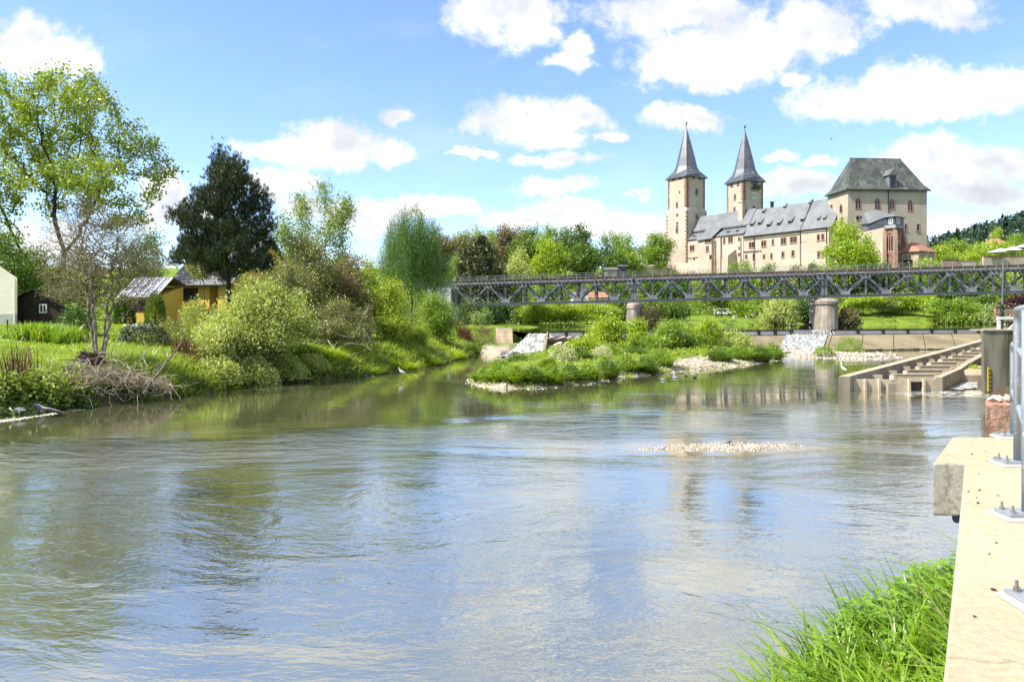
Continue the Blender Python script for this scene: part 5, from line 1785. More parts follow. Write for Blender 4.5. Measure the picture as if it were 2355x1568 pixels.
for i in range(46):
    s = 22.4 + 9.4 * (i + rw.random()) / 46
    d = 6.4 + rw.uniform(0, 2.2)
    p = wp(s, d, .06)
    rock(p, rw.uniform(.22, .5), 'pale rock among the broken stones below the foaming weir apron', 'broken rocks below the foaming apron')
for i in range(26):
    s = ws(1258) + 13.5 * rw.random()
    p = wp(s, 6.4 + rw.uniform(0, 1.6), .12)
    rock(p, rw.uniform(.25, .55), 'pale rock at the foot of the paved slope beside the chute', 'rocks below the paved slope')
for i in range(12):
    x = XX(rw.uniform(1148, 1178), 77)
    rock((x, 77 + rw.uniform(-3, 1.5), .1), rw.uniform(.2, .5), 'grey rock at the left bank beside the white chute', 'rocks beside the chute', True)

# stump of old quay masonry with a grass cap
qx0, qx1 = XX(1140, 84), XX(1178, 84)
QS = thing('masonry_stub', 'square stub of old quay masonry with a grassy top beside the chute', 'masonry', ((qx0 + qx1) / 2, 85, .5))
MB().loft([[(qx0 - .1, 84.9, -1), (qx1 + .15, 83.0, -1), (qx1 + .3, 87, -1), (qx0, 87, -1)], [(qx0, 85.0, 2.55), (qx1, 83.2, 2.5), (qx1, 87, 2.5), (qx0, 87, 2.5)]]).build('wall', M['masonry'], QS)

# ------------------------------------------------------------------ fish ladder
FL = thing('fish_ladder', 'stepped fish ladder of concrete side walls and timber baffles', 'fish ladder', (20, 39.5, 0))


def ladder_wall(x0, y0, x1, y1, z0, z1_, th, zr=None, n=10):
    rings = []
    for i in range(n + 1):
        f = i / n
        x, y = x0 + (x1 - x0) * f, y0 + (y1 - y0) * f
        z = z0 + (z1_ - z0) * f
        if f > .55 and zr is None:
            z += .12 * (f - .55)
        rings.append([(x, y, -1), (x + th, y, -1), (x + th, y, z), (x, y, z)])
    return MB().loft(rings).build('side_wall', M['laddercon'], FL, bevel=.02)


ladder_wall(17.18, 39.2, 37.5, 59.6, .80, 2.02, .62)
ladder_wall(22.35, 39.35, 26.28, 44.2, .75, .84, .40, 1)
ladder_wall(26.30, 44.22, 28.22, 46.6, .84, 1.02, .40, 1)
ladder_wall(28.24, 46.62, 38.1, 57.6, 1.03, 2.05, .45, 1)
for k in range(11):
    y = 39.55 + k * 1.78
    xl = 17.8 + (y - 39.2)
    xr = 22.35 + .81 * (y - 39.35) if y < 46.6 else 28.22 + .9 * (y - 46.6)
    zt = .60 + .112 * k
    wdt = xr - xl
    main = MB()
    if k == 0:
        main.obox((xl + .02, y, -1), (wdt * .30, 0, 0), (0, .12, 0), (0, 0, zt + 1))
        main.obox((xl + wdt * .30, y + .005, -1), (wdt * .36, 0, 0), (0, .12, 0), (0, 0, zt + .99))
        main.obox((xl + wdt * .84, y, -1), (wdt * .15, 0, 0), (0, .12, 0), (0, 0, zt + 1))
        main.obox((xl + wdt * .66, y + .004, zt - .12), (wdt * .18, 0, 0), (0, .11, 0), (0, 0, .11))
        main.build('baffle', M['plank'], FL)
        for f in (.12, .29, .655, .835):
            MB().obox((xl + wdt * f, y - .12, -1), (.11, 0, 0), (0, .14, 0), (0, 0, zt + 1.03)).build('post', M['plank'], FL)
        MB().obox((xl + wdt * .67, y + .13, -1), (wdt * .17, 0, 0), (0, .05, 0), (0, 0, zt + .86)).build('slot_shade', M['slotdark'], FL)  # dark sheet behind the slot: the opening's shade is painted
        MB().obox((xl + wdt * .37, y - .42, -1), (.42, 0, 0), (0, .22, 0), (0, 0, 1.42)).build('deflector_block', M['laddercon'], FL)
        continue
    main.obox((xl + .02, y, -.6), (wdt * .15, 0, 0), (0, .12, 0), (0, 0, zt + .58))
    main.obox((xl + wdt * .31, y, -.6), (wdt * .565, 0, 0), (0, .12, 0), (0, 0, zt + .6))
    main.obox((xl + wdt * .93, y, -.6), (wdt * .06, 0, 0), (0, .12, 0), (0, 0, zt + .55))
    main.obox((xl + wdt * .30, y - .03, zt), (wdt * .58, 0, 0), (0, .18, 0), (0, 0, .035))
    main.build('baffle', M['plank'], FL)
    MB().obox((xl + wdt * .295, y - .1, -.6), (.12, 0, 0), (0, .45, 0), (0, 0, zt + .55)).build('post', M['plank'], FL)
    MB().obox((xl + wdt * .875, y - .06, -.6), (.10, 0, 0), (0, .2, 0), (0, 0, zt + .58)).build('post', M['plank'], FL)
    tag(MB().poly([(xl - .8 + 0, y - 1.6, zt - .42), (xr - 1.6 + .8, y - 1.6, zt - .42), (xr, y - .005, zt - .42), (xl, y - .005, zt - .42)]).build('pool_water', M['water']), kind='structure')
# concrete side channel between ladder and gauge wall
MB().loft([[(26.6, 44.2, -1), (28.0, 44.2, -1), (28.0, 44.2, .45), (26.6, 44.2, .45)], [(26.8, 44.55, -1), (28.2, 44.55, -1), (28.2, 44.55, .72), (26.8, 44.55, .72)],
           [(29.1, 47.2, -1), (30.6, 47.2, -1), (30.6, 47.2, .80), (29.1, 47.2, .80)]]).build('side_sill', M['laddercon'], FL)


def outflow(u, v):
    y = 44.18 - 4.0 * v - .35 * math.sin(u * 5) * v
    xa = 22.78 + .81 * (y - 39.35) + .05
    return Vector((xa + (.626 * y - .05 - xa) * u, y, .05 - .03 * v))


foam_sheet('foam', outflow, 16, 14, rw, .25)

# ------------------------------------------------------------------ gauge wall with the sluice frame on it
GW = thing('gauge_wall', 'tall stained concrete river wall with a yellow water gauge', 'wall', (27, 40, 0))
zg = ZZ(760.5, 38)
plan = [(24.06, 38.0), (48, 38.0), (60, 62), (45, 60), (28.35, 45.0)]
MB().prism(plan, -1.2, zg).build('wall', M['gaugecon'], GW, bevel=.05)
gx0 = XX(2273.5, 37.9)
gm = MB()
for i in range(11):
    z = ZZ(898, 37.95) + i * .108
    gm.obox((gx0 + .04, 37.95, z), (.05 if i % 2 else .10, 0, 0), (0, .06, 0), (0, 0, .06))
gm.obox((gx0, 37.945, ZZ(900, 37.95)), (.045, 0, 0), (0, .06, 0), (0, 0, 1.24))
gm.build('water_gauge', M['gauge'], GW)
dg = MB()
for i in range(5):
    z = ZZ(898, 37.95) + .11 + i * .216
    dg.obox((gx0 + .07, 37.935, z), (.05, 0, 0), (0, .03, 0), (0, 0, .05)).obox((gx0 + .10, 37.935, z - .02), (.02, 0, 0), (0, .03, 0), (0, 0, .09))
dg.build('gauge_digits', M['lead'], GW)
# row of coping slabs
MB().obox((24.0, 37.94, zg + .002), (14, 0, 0), (0, 1.1, 0), (0, 0, .06)).build('coping', M['laddercon'], GW)

SF = thing('sluice_frame', 'white painted steel sluice frame on top of the gauge wall', 'sluice frame', (XX(2330, 40), 40, zg))
zt = ZZ(728, 40)
yk = 40.0
m = MB()
m.obox((XX(2296, yk), yk, zg), (.13, 0, 0), (0, .13, 0), (0, 0, zt - zg - .16))
m.build('post', M['white'], SF)
m = MB().obox((XX(2346, yk), yk, zg), (.10, 0, 0), (0, .1, 0), (0, 0, zt - zg - .16))
m.build('post', M['white'], SF)
MB().obox((XX(2296, yk), yk - .03, zt - .16), (2.6, 0, 0), (0, .2, 0), (0, 0, .16)).build('beam', M['white'], SF)
MB().bar((XX(2322, yk), yk + .05, zg + .03), (XX(2338, yk), yk + .05, zg + .5), .05, .07).obox((XX(2320, yk), yk, zg), (.9, 0, 0), (0, .3, 0), (0, 0, .05)).build('brace', M['white'], SF)
m = MB()
for h in (.12, .26, .40):
    m.bar((XX(2346, yk), yk + .5, zg + h), (XX(2346, yk) + 2.0, yk + .5, zg + h), .03, .03)
for i in range(5):
    m.bar((XX(2347, yk) + i * .32, yk + .5, zg), (XX(2347, yk) + i * .32, yk + .5, zg + .55), .04, .04)
m.build('guard_rail', M['white'], SF)
LP = thing('steel_pole', 'tall thin dark steel pole with an ivy-clad foot on the gauge wall', 'pole', (XX(2304, 42), 42, zg))
px_ = XX(2304, 42)
MB().tube([(px_, 42, zg), (px_ + .03, 42, ZZ(700, 42))], [.075, .07], 10).build('foot', M['lead'], LP)
MB().tube([(px_ + .03, 42, ZZ(700, 42)), (px_ + .10, 42, ZZ(596, 42))], [.058, .05], 10).build('shaft', M['steel'], LP)
g_ = np.random.default_rng(3)
c = np.stack([px_ + g_.normal(0, .07, 160), 42 + g_.normal(0, .07, 160), g_.uniform(ZZ(738, 42), ZZ(700, 42), 160)], 1)
put('ivy', VF().add(leaves_vf(g_, c, .11, .7)).mesh('pole ivy', M['ivy']), LP)

# ------------------------------------------------------------------ the wall at our feet and its railing
ZW = 2.9
NW = thing('parapet_wall', 'broad sandy concrete wall top running away from the viewer with a square end block', 'wall', (2, 2, ZW))


def wx(y):
    return -.11 + .628 * y


plan = [(wx(-4), -4.0), (wx(5.535), 5.535), (3.13, 5.54), (3.98, 6.73), (8.0, 6.78), (8.0, -4)]
capz, fullz = ZW - .39, ZW
# wall body and the projecting end block as one cast piece, with a chamfered arris
body = MB().prism(plan, capz, fullz)
bo = body.build('wall_top', M['wallcon'], NW, bevel=.012)
MB().prism([(wx(-4) + .12, -4.0), (wx(5.5) + .10, 5.6), (wx(5.5) + .75, 6.6), (8, 6.6), (8, -4)], -1, capz + .01).build('wall_foot', M['wallcon'], NW)
# dark drain pipe under the block
DP = thing('drain_pipe', 'short dark drain pipe poking out below the end block', 'pipe', (3.4, 5.6, 2.4))
MB().tube([(3.36, 5.64, 2.465), (3.75, 5.75, 2.47)], .036, 12).build('pipe', M['lead'], DP)

HR = thing('handrail', 'galvanised tubular handrail bolted along the wall top', 'handrail', (3.2, 4.9, ZW))
P_ = [Vector((4.52, 6.72, ZW)), Vector((3.73, 5.50, ZW)), Vector((2.805, 4.06, ZW)), Vector((2.06, 2.84, ZW))]
dr = (P_[3] - P_[0]).normalized()
P_.append(P_[3] + dr * 1.5)
P_.append(P_[4] + dr * 1.5)
R = .0245
zTop, zMid, zLow = ZW + 1.14, ZW + .84, ZW + .42
ends = [zMid, zTop, zTop, zTop, zTop, zTop]


def arc_path(post, z, toward, r=.11, n=7):
    """Post going up and bending over into a rail."""
    out = [post, post + Vector((0, 0, z - ZW - r))]
    for i in range(1, n + 1):
        a = math.pi / 2 * i / n
        out.append(post + toward * (r * (1 - math.cos(a))) + Vector((0, 0, z - ZW - r + r * math.sin(a))))
    return out


for i, p in enumerate(P_):
    if i == 0:
        MB().tube(arc_path(p, zMid, dr) + [P_[5] + Vector((0, 0, zMid - ZW))], R, 16).build('rail', M['galv'], HR, True)
        continue
    if i == 1:
        MB().tube(arc_path(p, zTop, dr) + [P_[5] + Vector((0, 0, zTop - ZW))], R, 16).build('rail', M['galv'], HR, True)
        continue
    MB().tube([p, p + Vector((0, 0, zTop - ZW - .01))], R, 16).build('post', M['galv'], HR, True)
# lower rail springs from the end post in a short elbow
e0 = P_[0] + Vector((0, 0, zLow - ZW))
MB().tube([e0 + Vector((0, 0, -.10)), e0 + Vector((0, 0, -.03)) + dr * .012, e0 + dr * .05 + Vector((0, 0, 0)), e0 + dr * .12, P_[5] + Vector((0, 0, zLow - ZW))], R, 16).build('rail', M['galv'], HR, True)
pr = Vector((-dr.y, dr.x, 0))
if pr.x > 0:
    pr = -pr
for i, p in enumerate(P_):
    c = p - dr * .0
    MB().slab([c + Vector((-.14, -.085, .006)), c + Vector((.14, -.085, .006)), c + Vector((.14, .085, .006)), c + Vector((-.14, .085, .006))], .012).build('grout_pad', M['grout'], HR) if False else None
    gp = MB().loft([[c + Vector((x * 1.0, y, .0035)) for x, y in ((-.165, -.105), (.16, -.11), (.165, .1), (-.155, .1))], [c + Vector((x * .93, y * .9, .016)) for x, y in ((-.165, -.105), (.16, -.11), (.165, .1), (-.155, .1))]])
    gp.build('grout_pad', M['grout'], HR)
    bpz = MB().box((c.x, c.y, ZW + .026), (.27, .15, .014), 0.0)
    bpl = bpz.build('base_plate', M['galv'], HR)
    for sx in (-.105, .105):
        for sy in (-.045, .045):
            q = (c.x + sx, c.y + sy)
            MB().loft([[(q[0] + r_ * math.cos(k), q[1] + r_ * math.sin(k), z_) for k in [math.pi * j / 3 for j in range(6)]] for r_, z_ in ((.014, ZW + .034), (.014, ZW + .048), (.0072, ZW + .0485), (.0068, ZW + .075))]).build('bolt', M['bolt'], bpl)

# red porphyry block standing behind the wall end
PB = thing('porphyry_block', 'rough red porphyry block standing in the water behind the wall end', 'stone block', (6.2, 9.2, 1.2))
rb_ = random.Random(8)
bmk = bmesh.new()
bmesh.ops.create_cube(bmk, size=1)
bmesh.ops.subdivide_edges(bmk, edges=bmk.edges[:], cuts=9, use_grid_fill=True)
for v in bmk.verts:
    p = v.co.copy()
    rr = p.length
    q = Vector((max(-.46, min(.46, p.x)), max(-.46, min(.46, p.y)), max(-.46, min(.46, p.z))))
    v.co = q + (p - q) * .55 + Vector((rb_.uniform(-1, 1), rb_.uniform(-1, 1), rb_.uniform(-1, 1))) * .010
me = bpy.data.meshes.new('porphyry block')
x0 = XX(2267, 8.8)
for v in bmk.verts:
    v.co = Vector((x0 + .29 + v.co.x * .60 + .64 * (v.co.y * .6 + .3), 9.1 + v.co.y * .6, 2.16 + v.co.z * 1.62))
bmk.to_mesh(me)
bmk.free()
me.materials.append(M['boulder'])
put('block', me, PB)
for i in range(16):
    yy = rb_.uniform(-.2, .25)
    o = rock((x0 + rb_.uniform(.05, .5) + .64 * (yy + .3), 9.1 + yy, 2.985), rb_.uniform(.03, .075), 'small pale stone chip lying on the red porphyry block', 'stone chips on the porphyry block')
# debris specks: dry seed husks lying on the wall top
for (px, py) in ((2227, 1131), (2252, 1091), (2207, 1120), (2253, 1128), (2246, 1146), (2250, 1157), (2289, 1053), (2270, 1062), (2296, 1141), (2291, 1249), (2275, 1275), (2286, 1358), (2242, 1420), (2235, 1045), (2266, 1039)):
    y = 1.1 * FPX / (py - HY)
    o = bpy.data.objects.new('seed_husk', rock_protos[5 + (px % 4)])
    COL.objects.link(o)
    o.location = (XX(px, y), y, ZW + .006)
    s = (.016 if px % 3 == 0 else .010)
    o.scale = (s, s * .7, s * .5)
    o.rotation_euler = (0, 0, px)
    o.material_slots[0].link = 'OBJECT'
    o.material_slots[0].material = M['rotwood']
    tag(o, 'dark dry seed husk lying on the sandy wall top', 'seed husk', 'husks scattered on the wall top')


# ------------------------------------------------------------------ houses on the left bank
def framed_window(parent, x0, x1, y, z0, z1_, frame='white', cols=2, rows=1, pane='glass', deep=.06):
    m = MB()
    t = .07
    m.obox((x0, y - deep, z0), (x1 - x0, 0, 0), (0, deep, 0), (0, 0, t)).obox((x0, y - deep, z1_ - t), (x1 - x0, 0, 0), (0, deep, 0), (0, 0, t))
    for i in range(cols + 1):
        x = x0 + (x1 - x0 - t) * i / cols
        m.obox((x, y - deep + .002, z0 + t), (t, 0, 0), (0, deep - .004, 0), (0, 0, z1_ - z0 - 2 * t))
    for j in range(1, rows):
        z = z0 + (z1_ - z0) * j / rows
        m.obox((x0 + t, y - deep + .004, z), (x1 - x0 - 2 * t, 0, 0), (0, deep - .008, 0), (0, 0, .05))
    f = m.build('window', M[frame], parent)
    MB().poly([(x0, y - .012, z0), (x1, y - .012, z0), (x1, y - .012, z1_), (x0, y - .012, z1_)]).build('pane', M[pane], f)
    return f


def tile_mat():
    m, T = new_mat('grey concrete tiles')
    g = T.n('ShaderNodeNewGeometry')
    pos = g.outputs['Position']
    z = T.n('ShaderNodeSeparateXYZ', {0: pos})
    row = T.math('FRACT', T.math('MULTIPLY', z.outputs[2], 3.6))
    rowid = T.math('FLOOR', T.math('MULTIPLY', z.outputs[2], 3.6))
    colx = T.math('FRACT', T.math('ADD', T.math('MULTIPLY', z.outputs[0], 3.0), T.math('MULTIPLY', rowid, .5)))
    shade = T.mix(T.noise(pos, 2.2, 4.0, .6), (0.10, .10, .10, 1), (0.18, .18, .18, 1))
    gap = T.math('MAXIMUM', T.ramp(row, .80, .90), T.math('MULTIPLY', T.ramp(colx, .88, .94), .55))
    col = T.mix(gap, shade, (.035, .035, .038, 1))
    p = T.n('ShaderNodeBsdfPrincipled', {'Base Color': col, 'Roughness': .8})
    T.n('ShaderNodeOutputMaterial', {'Surface': p.outputs[0]})
    return m


M['tiles'] = tile_mat()


def stripe_glass():
    m, T = new_mat('winter garden glazing')
    g = T.n('ShaderNodeNewGeometry')
    z = T.n('ShaderNodeSeparateXYZ', {0: g.outputs['Position']})
    st = T.math('FRACT', T.math('MULTIPLY', z.outputs[0], 5.2))
    col = T.mix(T.ramp(st, .35, .6), (.30, .32, .40, 1), (.19, .205, .28, 1))
    p = T.n('ShaderNodeBsdfPrincipled', {'Base Color': col, 'Roughness': .55, 'Specular IOR Level': .12})
    T.n('ShaderNodeOutputMaterial', {'Surface': p.outputs[0]})
    return m


M['stripe'] = stripe_glass()

YH = 66.0
x0, x1 = XX(382, YH), XX(545, YH)
zb = gz(XX(450, YH), YH) - .4
ze = ZZ(652, YH)
zr = ZZ(548, YH + 4.2)
HS = thing('yellow_house', 'yellow rendered house with a steep grey tiled roof behind the dark pine', 'house', ((x0 + x1) / 2, YH, zb))
xs = XX(487, YH)
MB().prism([(x0, YH), (xs, YH), (xs, YH + 1.3), (XX(512, YH), YH + 1.3), (XX(512, YH), YH), (x1 + .5, YH), (x1 + .5, YH + 8.6), (x0, YH + 8.6)], zb, ze + .12).build('wall', M['yellow'], HS)
rf = MB().loft([[(x0 - .45, YH - .6, ze - .05), (x0 - .45, YH + 4.3, zr), (x0 - .45, YH + 9.2, ze - .05), (x0 - .45, YH + 9.2, ze - .27), (x0 - .45, YH + 4.3, zr - .25), (x0 - .45, YH - .6, ze - .27)],
                [(x1 + .9, YH - .6, ze - .05), (x1 + .9, YH + 4.3, zr), (x1 + .9, YH + 9.2, ze - .05), (x1 + .9, YH + 9.2, ze - .27), (x1 + .9, YH + 4.3, zr - .25), (x1 + .9, YH - .6, ze - .27)]])
rf.build('roof', M['tiles'], HS)
for k, xx in enumerate((x0, x1 + .2)):
    MB().loft([[(xx, YH + .02, ze), (xx, YH + 8.58, ze), (xx, YH + 4.3, zr - .3)], [(xx + .3, YH + .02, ze), (xx + .3, YH + 8.58, ze), (xx + .3, YH + 4.3, zr - .3)]]).build('gable', M['yellow'], HS)
MB().bar((x0 - .45, YH - .66, ze - .1), (x1 + .9, YH - .66, ze - .1), .12, .12).bar((x0 + .12, YH - .1, zb), (x0 + .12, YH - .1, ze - .15), .1, .1, (0, 1, 0)).build('gutter', M['metalgrey'], HS)
framed_window(HS, XX(408, YH), XX(453, YH), YH, ZZ(690, YH), ZZ(663, YH), 'wood_dark', 2)
framed_window(HS, XX(488, YH), XX(510, YH), YH + 1.3, ZZ(716, YH), ZZ(668, YH), 'wood_dark', 1)
MB().obox((XX(393, YH), YH - .03, ZZ(681, YH)), (.22, 0, 0), (0, .03, 0), (0, 0, .2)).build('house_sign', M['lead'], HS)
for (pa, pb) in ((556, 582), (588, 605)):
    pass
MB().obox((XX(505, YH), YH + 2.0, ZZ(618, YH)), (2.1, 0, 0), (0, 2.6, 0), (0, 0, 1.5)).build('dormer', M['slate_blue'], HS)
MB().box((XX(470, YH), YH + 3.8, zr + .2), (.9, .7, 1.5)).build('chimney', M['redstone'], HS)

YA = 61.5
WG = thing('winter_garden', 'yellow annexe with a white framed sloping glass roof', 'winter garden', (XX(318, YA), YA, 3.5))
ax0, ax1 = XX(272, YA), XX(368, YA)
zw = ZZ(684, YA)
gb_z = ZZ(640, YA + 2.0)
MB().prism([(ax0, YA), (ax1, YA), (ax1, YA + 3.4), (ax0, YA + 3.4)], zb - .5, [zw, zw, gb_z - .7, gb_z - .7]).build('wall', M['yellow'], WG)
ga, gb = (YA - .25, zw + .02), (YA + 2.0, ZZ(640, YA + 2.0))
MB().slab([(ax0, ga[0], ga[1]), (ax1, ga[0], ga[1]), (ax1, gb[0], gb[1]), (ax0, gb[0], gb[1])], .05).build('glazing', M['stripe'], WG)
gf = MB()
for i in range(6):
    x = ax0 + (ax1 - ax0) * i / 5
    gf.bar((x, ga[0] - .03, ga[1] + .03), (x, gb[0] - .03, gb[1] + .03), .11, .08)
for f in (0, .52, 1.0):
    gf.bar((ax0 - .05, ga[0] + (gb[0] - ga[0]) * f - .035, ga[1] + (gb[1] - ga[1]) * f + .035), (ax1 + .05, ga[0] + (gb[0] - ga[0]) * f - .035, ga[1] + (gb[1] - ga[1]) * f + .035), .11, .08)
gf.build('glazing_frame', M['white'], WG)
MB().slab([(ax0 - .1, gb[0] + .04, gb[1] + .06), (ax1 + .1, gb[0] + .04, gb[1] + .06), (ax1 + .1, YA + 3.7, gb[1] - .5), (ax0 - .1, YA + 3.7, gb[1] - .5)], .1).build('roof', M['tiles'], WG)
framed_window(WG, XX(308, YA), XX(338, YA), YA, ZZ(716, YA), ZZ(689, YA), 'wood_dark', 2)
TR_ = thing('terrace_slab', 'pale garden terrace slab in front of the winter garden', 'terrace', (XX(318, 55), 55, gz(XX(318, 55), 55)))
tz = gz(XX(318, 55), 55)
MB().prism([(XX(284, 54), 54), (XX(345, 54), 54), (XX(345, 57), 57), (XX(284, 57), 57)], tz - .4, tz + .22).build('slab', M['cream'], TR_)

HS.rotation_euler = (0, 0, -.40)
WG.rotation_euler = (0, 0, -.18)

YS = 50.5
SHR = -.66
sx0, sx1 = XX(36, YS), XX(150, YS)
sb, se = gz(XX(90, YS), YS) - .3, ZZ(689, YS)
SH = thing('black_shed', 'low black timber shed with a gable and a small white window', 'shed', ((sx0 + sx1) / 2, YS, sb))
xr_ = XX(80, YS)
xe = XX(175, YS)
MB().loft([[(sx0, YS, sb), (xe, YS, sb), (xe, YS, ZZ(718, YS)), (xr_, YS, ZZ(666, YS)), (sx0, YS, se)], [(sx0 + SHR * 7, YS + 7, sb), (xe + SHR * 7, YS + 7, sb), (xe + SHR * 7, YS + 7, ZZ(718, YS)), (xr_ + SHR * 7, YS + 7, ZZ(666, YS)), (sx0 + SHR * 7, YS + 7, se)]]).build('wall', M['wood_dark'], SH)
MB().loft([[(sx0 - .3, YS - .3, se - .1), (xr_, YS - .3, ZZ(663, YS)), (xr_, YS - .3, ZZ(666, YS)), (sx0 - .3, YS - .3, se - .2)], [(sx0 - .3 + SHR * 7, YS + 7.3, se - .1), (xr_ + SHR * 7, YS + 7.3, ZZ(663, YS)), (xr_ + SHR * 7, YS + 7.3, ZZ(666, YS)), (sx0 - .3 + SHR * 7, YS + 7.3, se - .2)]]).build('roof', M['lead'], SH)
MB().loft([[(xr_ + .01, YS - .3, ZZ(663, YS)), (xe + .3, YS - .3, ZZ(722, YS)), (xe + .3, YS - .3, ZZ(725, YS)), (xr_ + .01, YS - .3, ZZ(666, YS))], [(xr_ + .01 + SHR * 7, YS + 7.3, ZZ(663, YS)), (xe + .3 + SHR * 7, YS + 7.3, ZZ(722, YS)), (xe + .3 + SHR * 7, YS + 7.3, ZZ(725, YS)), (xr_ + .01 + SHR * 7, YS + 7.3, ZZ(666, YS))]]).build('roof', M['lead'], SH)
framed_window(SH, XX(91, YS), XX(108.5, YS), YS, ZZ(720, YS), ZZ(699.5, YS), 'white', 2)

YC = 49.0
CH_ = thing('cream_house', 'plain cream rendered house gable with a grey socle', 'house', (XX(0, YC), YC, 3.4))
cb = gz(XX(0, YC), YC) - .3
cx1 = XX(39.5, YC)
MB().loft([[(cx1 - 8, YC, cb), (cx1, YC, cb), (cx1, YC, ZZ(640, YC)), (XX(30, YC), YC, ZZ(633, YC)), (XX(0, YC), YC, ZZ(612, YC)), (cx1 - 4, YC, ZZ(570, YC)), (cx1 - 8, YC, ZZ(640, YC))],
           [(cx1 - 8 + SHR * 9, YC + 9, cb), (cx1 + SHR * 9, YC + 9, cb), (cx1 + SHR * 9, YC + 9, ZZ(640, YC)), (XX(30, YC) + SHR * 9, YC + 9, ZZ(633, YC)), (XX(0, YC) + SHR * 9, YC + 9, ZZ(612, YC)), (cx1 - 4 + SHR * 9, YC + 9, ZZ(570, YC)), (cx1 - 8 + SHR * 9, YC + 9, ZZ(640, YC))]]).build('wall', M['cream'], CH_)
MB().prism([(cx1 - 8.02, YC - .04), (cx1 + .03, YC - .04), (cx1 + .03 + SHR * 9, YC + 9), (cx1 - 8.02 + SHR * 9, YC + 9)], cb, ZZ(722, YC)).build('socle', M['socle'], CH_)
MB().bar((cx1 - .12, YC - .08, cb), (cx1 - .12, YC - .08, ZZ(640, YC)), .09, .09, (0, 1, 0)).build('downpipe', M['cream'], CH_)
GP = thing('garden_path', 'pale garden path by the cream house', 'path', (XX(10, 40), 40, 3))
p = MB()
pts = [(XX(-40, 40), 40), (XX(38, 40.5), 40.5), (XX(46, 42), 42), (XX(-40, 41.6), 41.6)]
b_ = [Vector((x, y, gz(x, y) + .03)) for x, y in pts]
MB().loft([[q - Vector((0, 0, .3)) for q in b_], b_]).build('paving', M['cream'], GP)
FP = thing('fence_post', 'thin dark fence post on the lawn by the cream house', 'post', (XX(17, 44), 44, gz(XX(17, 44), 44)))
MB().bar((XX(17, 44), 44, gz(XX(17, 44), 44) - .2), (XX(17, 44), 44, ZZ(735, 44)), .06, .06, (0, 1, 0)).build('post', M['lead'], FP)

# ------------------------------------------------------------------ village and park beyond the river
def house(name, label, px0, px1, Y, py_base, py_eave, py_ridge, wallm, roofm, depth=8, wins=(), cat='house', hip=0):
    a, b = XX(px0, Y), XX(px1, Y)
    zb_, ze_, zr_ = ZZ(py_base, Y) - 2.5, ZZ(py_eave, Y), ZZ(py_ridge, Y + depth / 2)
    t = thing(name, label, cat, ((a + b) / 2, Y, zb_))
    MB().prism([(a, Y), (b, Y), (b, Y + depth), (a, Y + depth)], zb_, ze_).build('wall', M[wallm], t)
    MB().loft([[(a - .4, Y - .5, ze_ - .15), (b + .4, Y - .5, ze_ - .15), (b + .4, Y + depth + .5, ze_ - .15), (a - .4, Y + depth + .5, ze_ - .15)],
               [(a - .4, Y - .5, ze_ + .02), (b + .4, Y - .5, ze_ + .02), (b + .4, Y + depth + .5, ze_ + .02), (a - .4, Y + depth + .5, ze_ + .02)],
               [(a - .3 + hip, Y + depth / 2 - .1, zr_), (b + .3 - hip, Y + depth / 2 - .1, zr_), (b + .3 - hip, Y + depth / 2 + .1, zr_), (a - .3 + hip, Y + depth / 2 + .1, zr_)]]).build('roof', M[roofm], t)
    for (wx0, wx1, wy0, wy1) in wins:
        framed_window(t, XX(wx0, Y), XX(wx1, Y), Y, ZZ(wy1, Y), ZZ(wy0, Y), 'white', 1)
    return t


# small church with a needle spire seen through the truss
YCH = 178
ct = thing('church', 'small white church tower with a dark needle spire seen through the truss', 'church', (XX(1343, YCH), YCH, 4))
xa, xb = XX(1334, YCH), XX(1353, YCH)
MB().prism([(xa, YCH), (xb, YCH), (xb, YCH + 2), (xa, YCH + 2)], 2, ZZ(671, YCH)).build('tower_wall', M['white'], ct)
mx = (xa + xb) / 2
MB().loft([[(xa - .2, YCH - .2, ZZ(671, YCH)), (xb + .2, YCH - .2, ZZ(671, YCH)), (xb + .2, YCH + 2.2, ZZ(671, YCH)), (xa - .2, YCH + 2.2, ZZ(671, YCH))],
           [(mx - .55, YCH + .5, ZZ(664, YCH)), (mx + .55, YCH + .5, ZZ(664, YCH)), (mx + .55, YCH + 1.5, ZZ(664, YCH)), (mx - .55, YCH + 1.5, ZZ(664, YCH))],
           [(mx - .05, YCH + .95, ZZ(640, YCH)), (mx + .05, YCH + .95, ZZ(640, YCH)), (mx + .05, YCH + 1.05, ZZ(640, YCH)), (mx - .05, YCH + 1.05, ZZ(640, YCH))]]).build('spire', M['slate_spire'], ct)
house('white_house', 'white house with a grey roof behind the willows under the truss', 1318, 1336, 176, 694, 680, 672, 'white', 'slate', 7, ((1323, 1327, 684, 690),))
house('village_house', 'pink rendered house with a red tiled roof behind the truss', 1354, 1395, 184, 698, 684, 672, 'cream', 'redtile', 8, ((1360, 1364, 687, 692), (1372, 1376, 687, 692), (1384, 1388, 687, 692)))
house('hillside_house', 'small cream house with a dark roof between the hillside trees', 1387, 1402, 240, 628, 612, 606, 'cream', 'slate', 6, ()) if False else None
house('garden_hut', 'tiny white garden hut among the hillside shrubs', 1880 / 1.0, 1892, 230, 618, 606, 602, 'white', 'slate', 4, ()) if False else None
house('garden_hut', 'small blue-grey garden hut on the hillside left of the rampart', 1424, 1441, 235, 625, 613, 609, 'slate_blue', 'slate_blue', 3)
house('hillside_hut', 'pale hut with a grey roof among the hillside gardens', 1392, 1420, 236, 628, 620, 615, 'masonry', 'slate', 4)
house('white_cottage', 'white cottage wall showing between dark hillside trees', 1376 - 1, 1386, 246, 614, 604, 599, 'white', 'slate', 4) if False else None
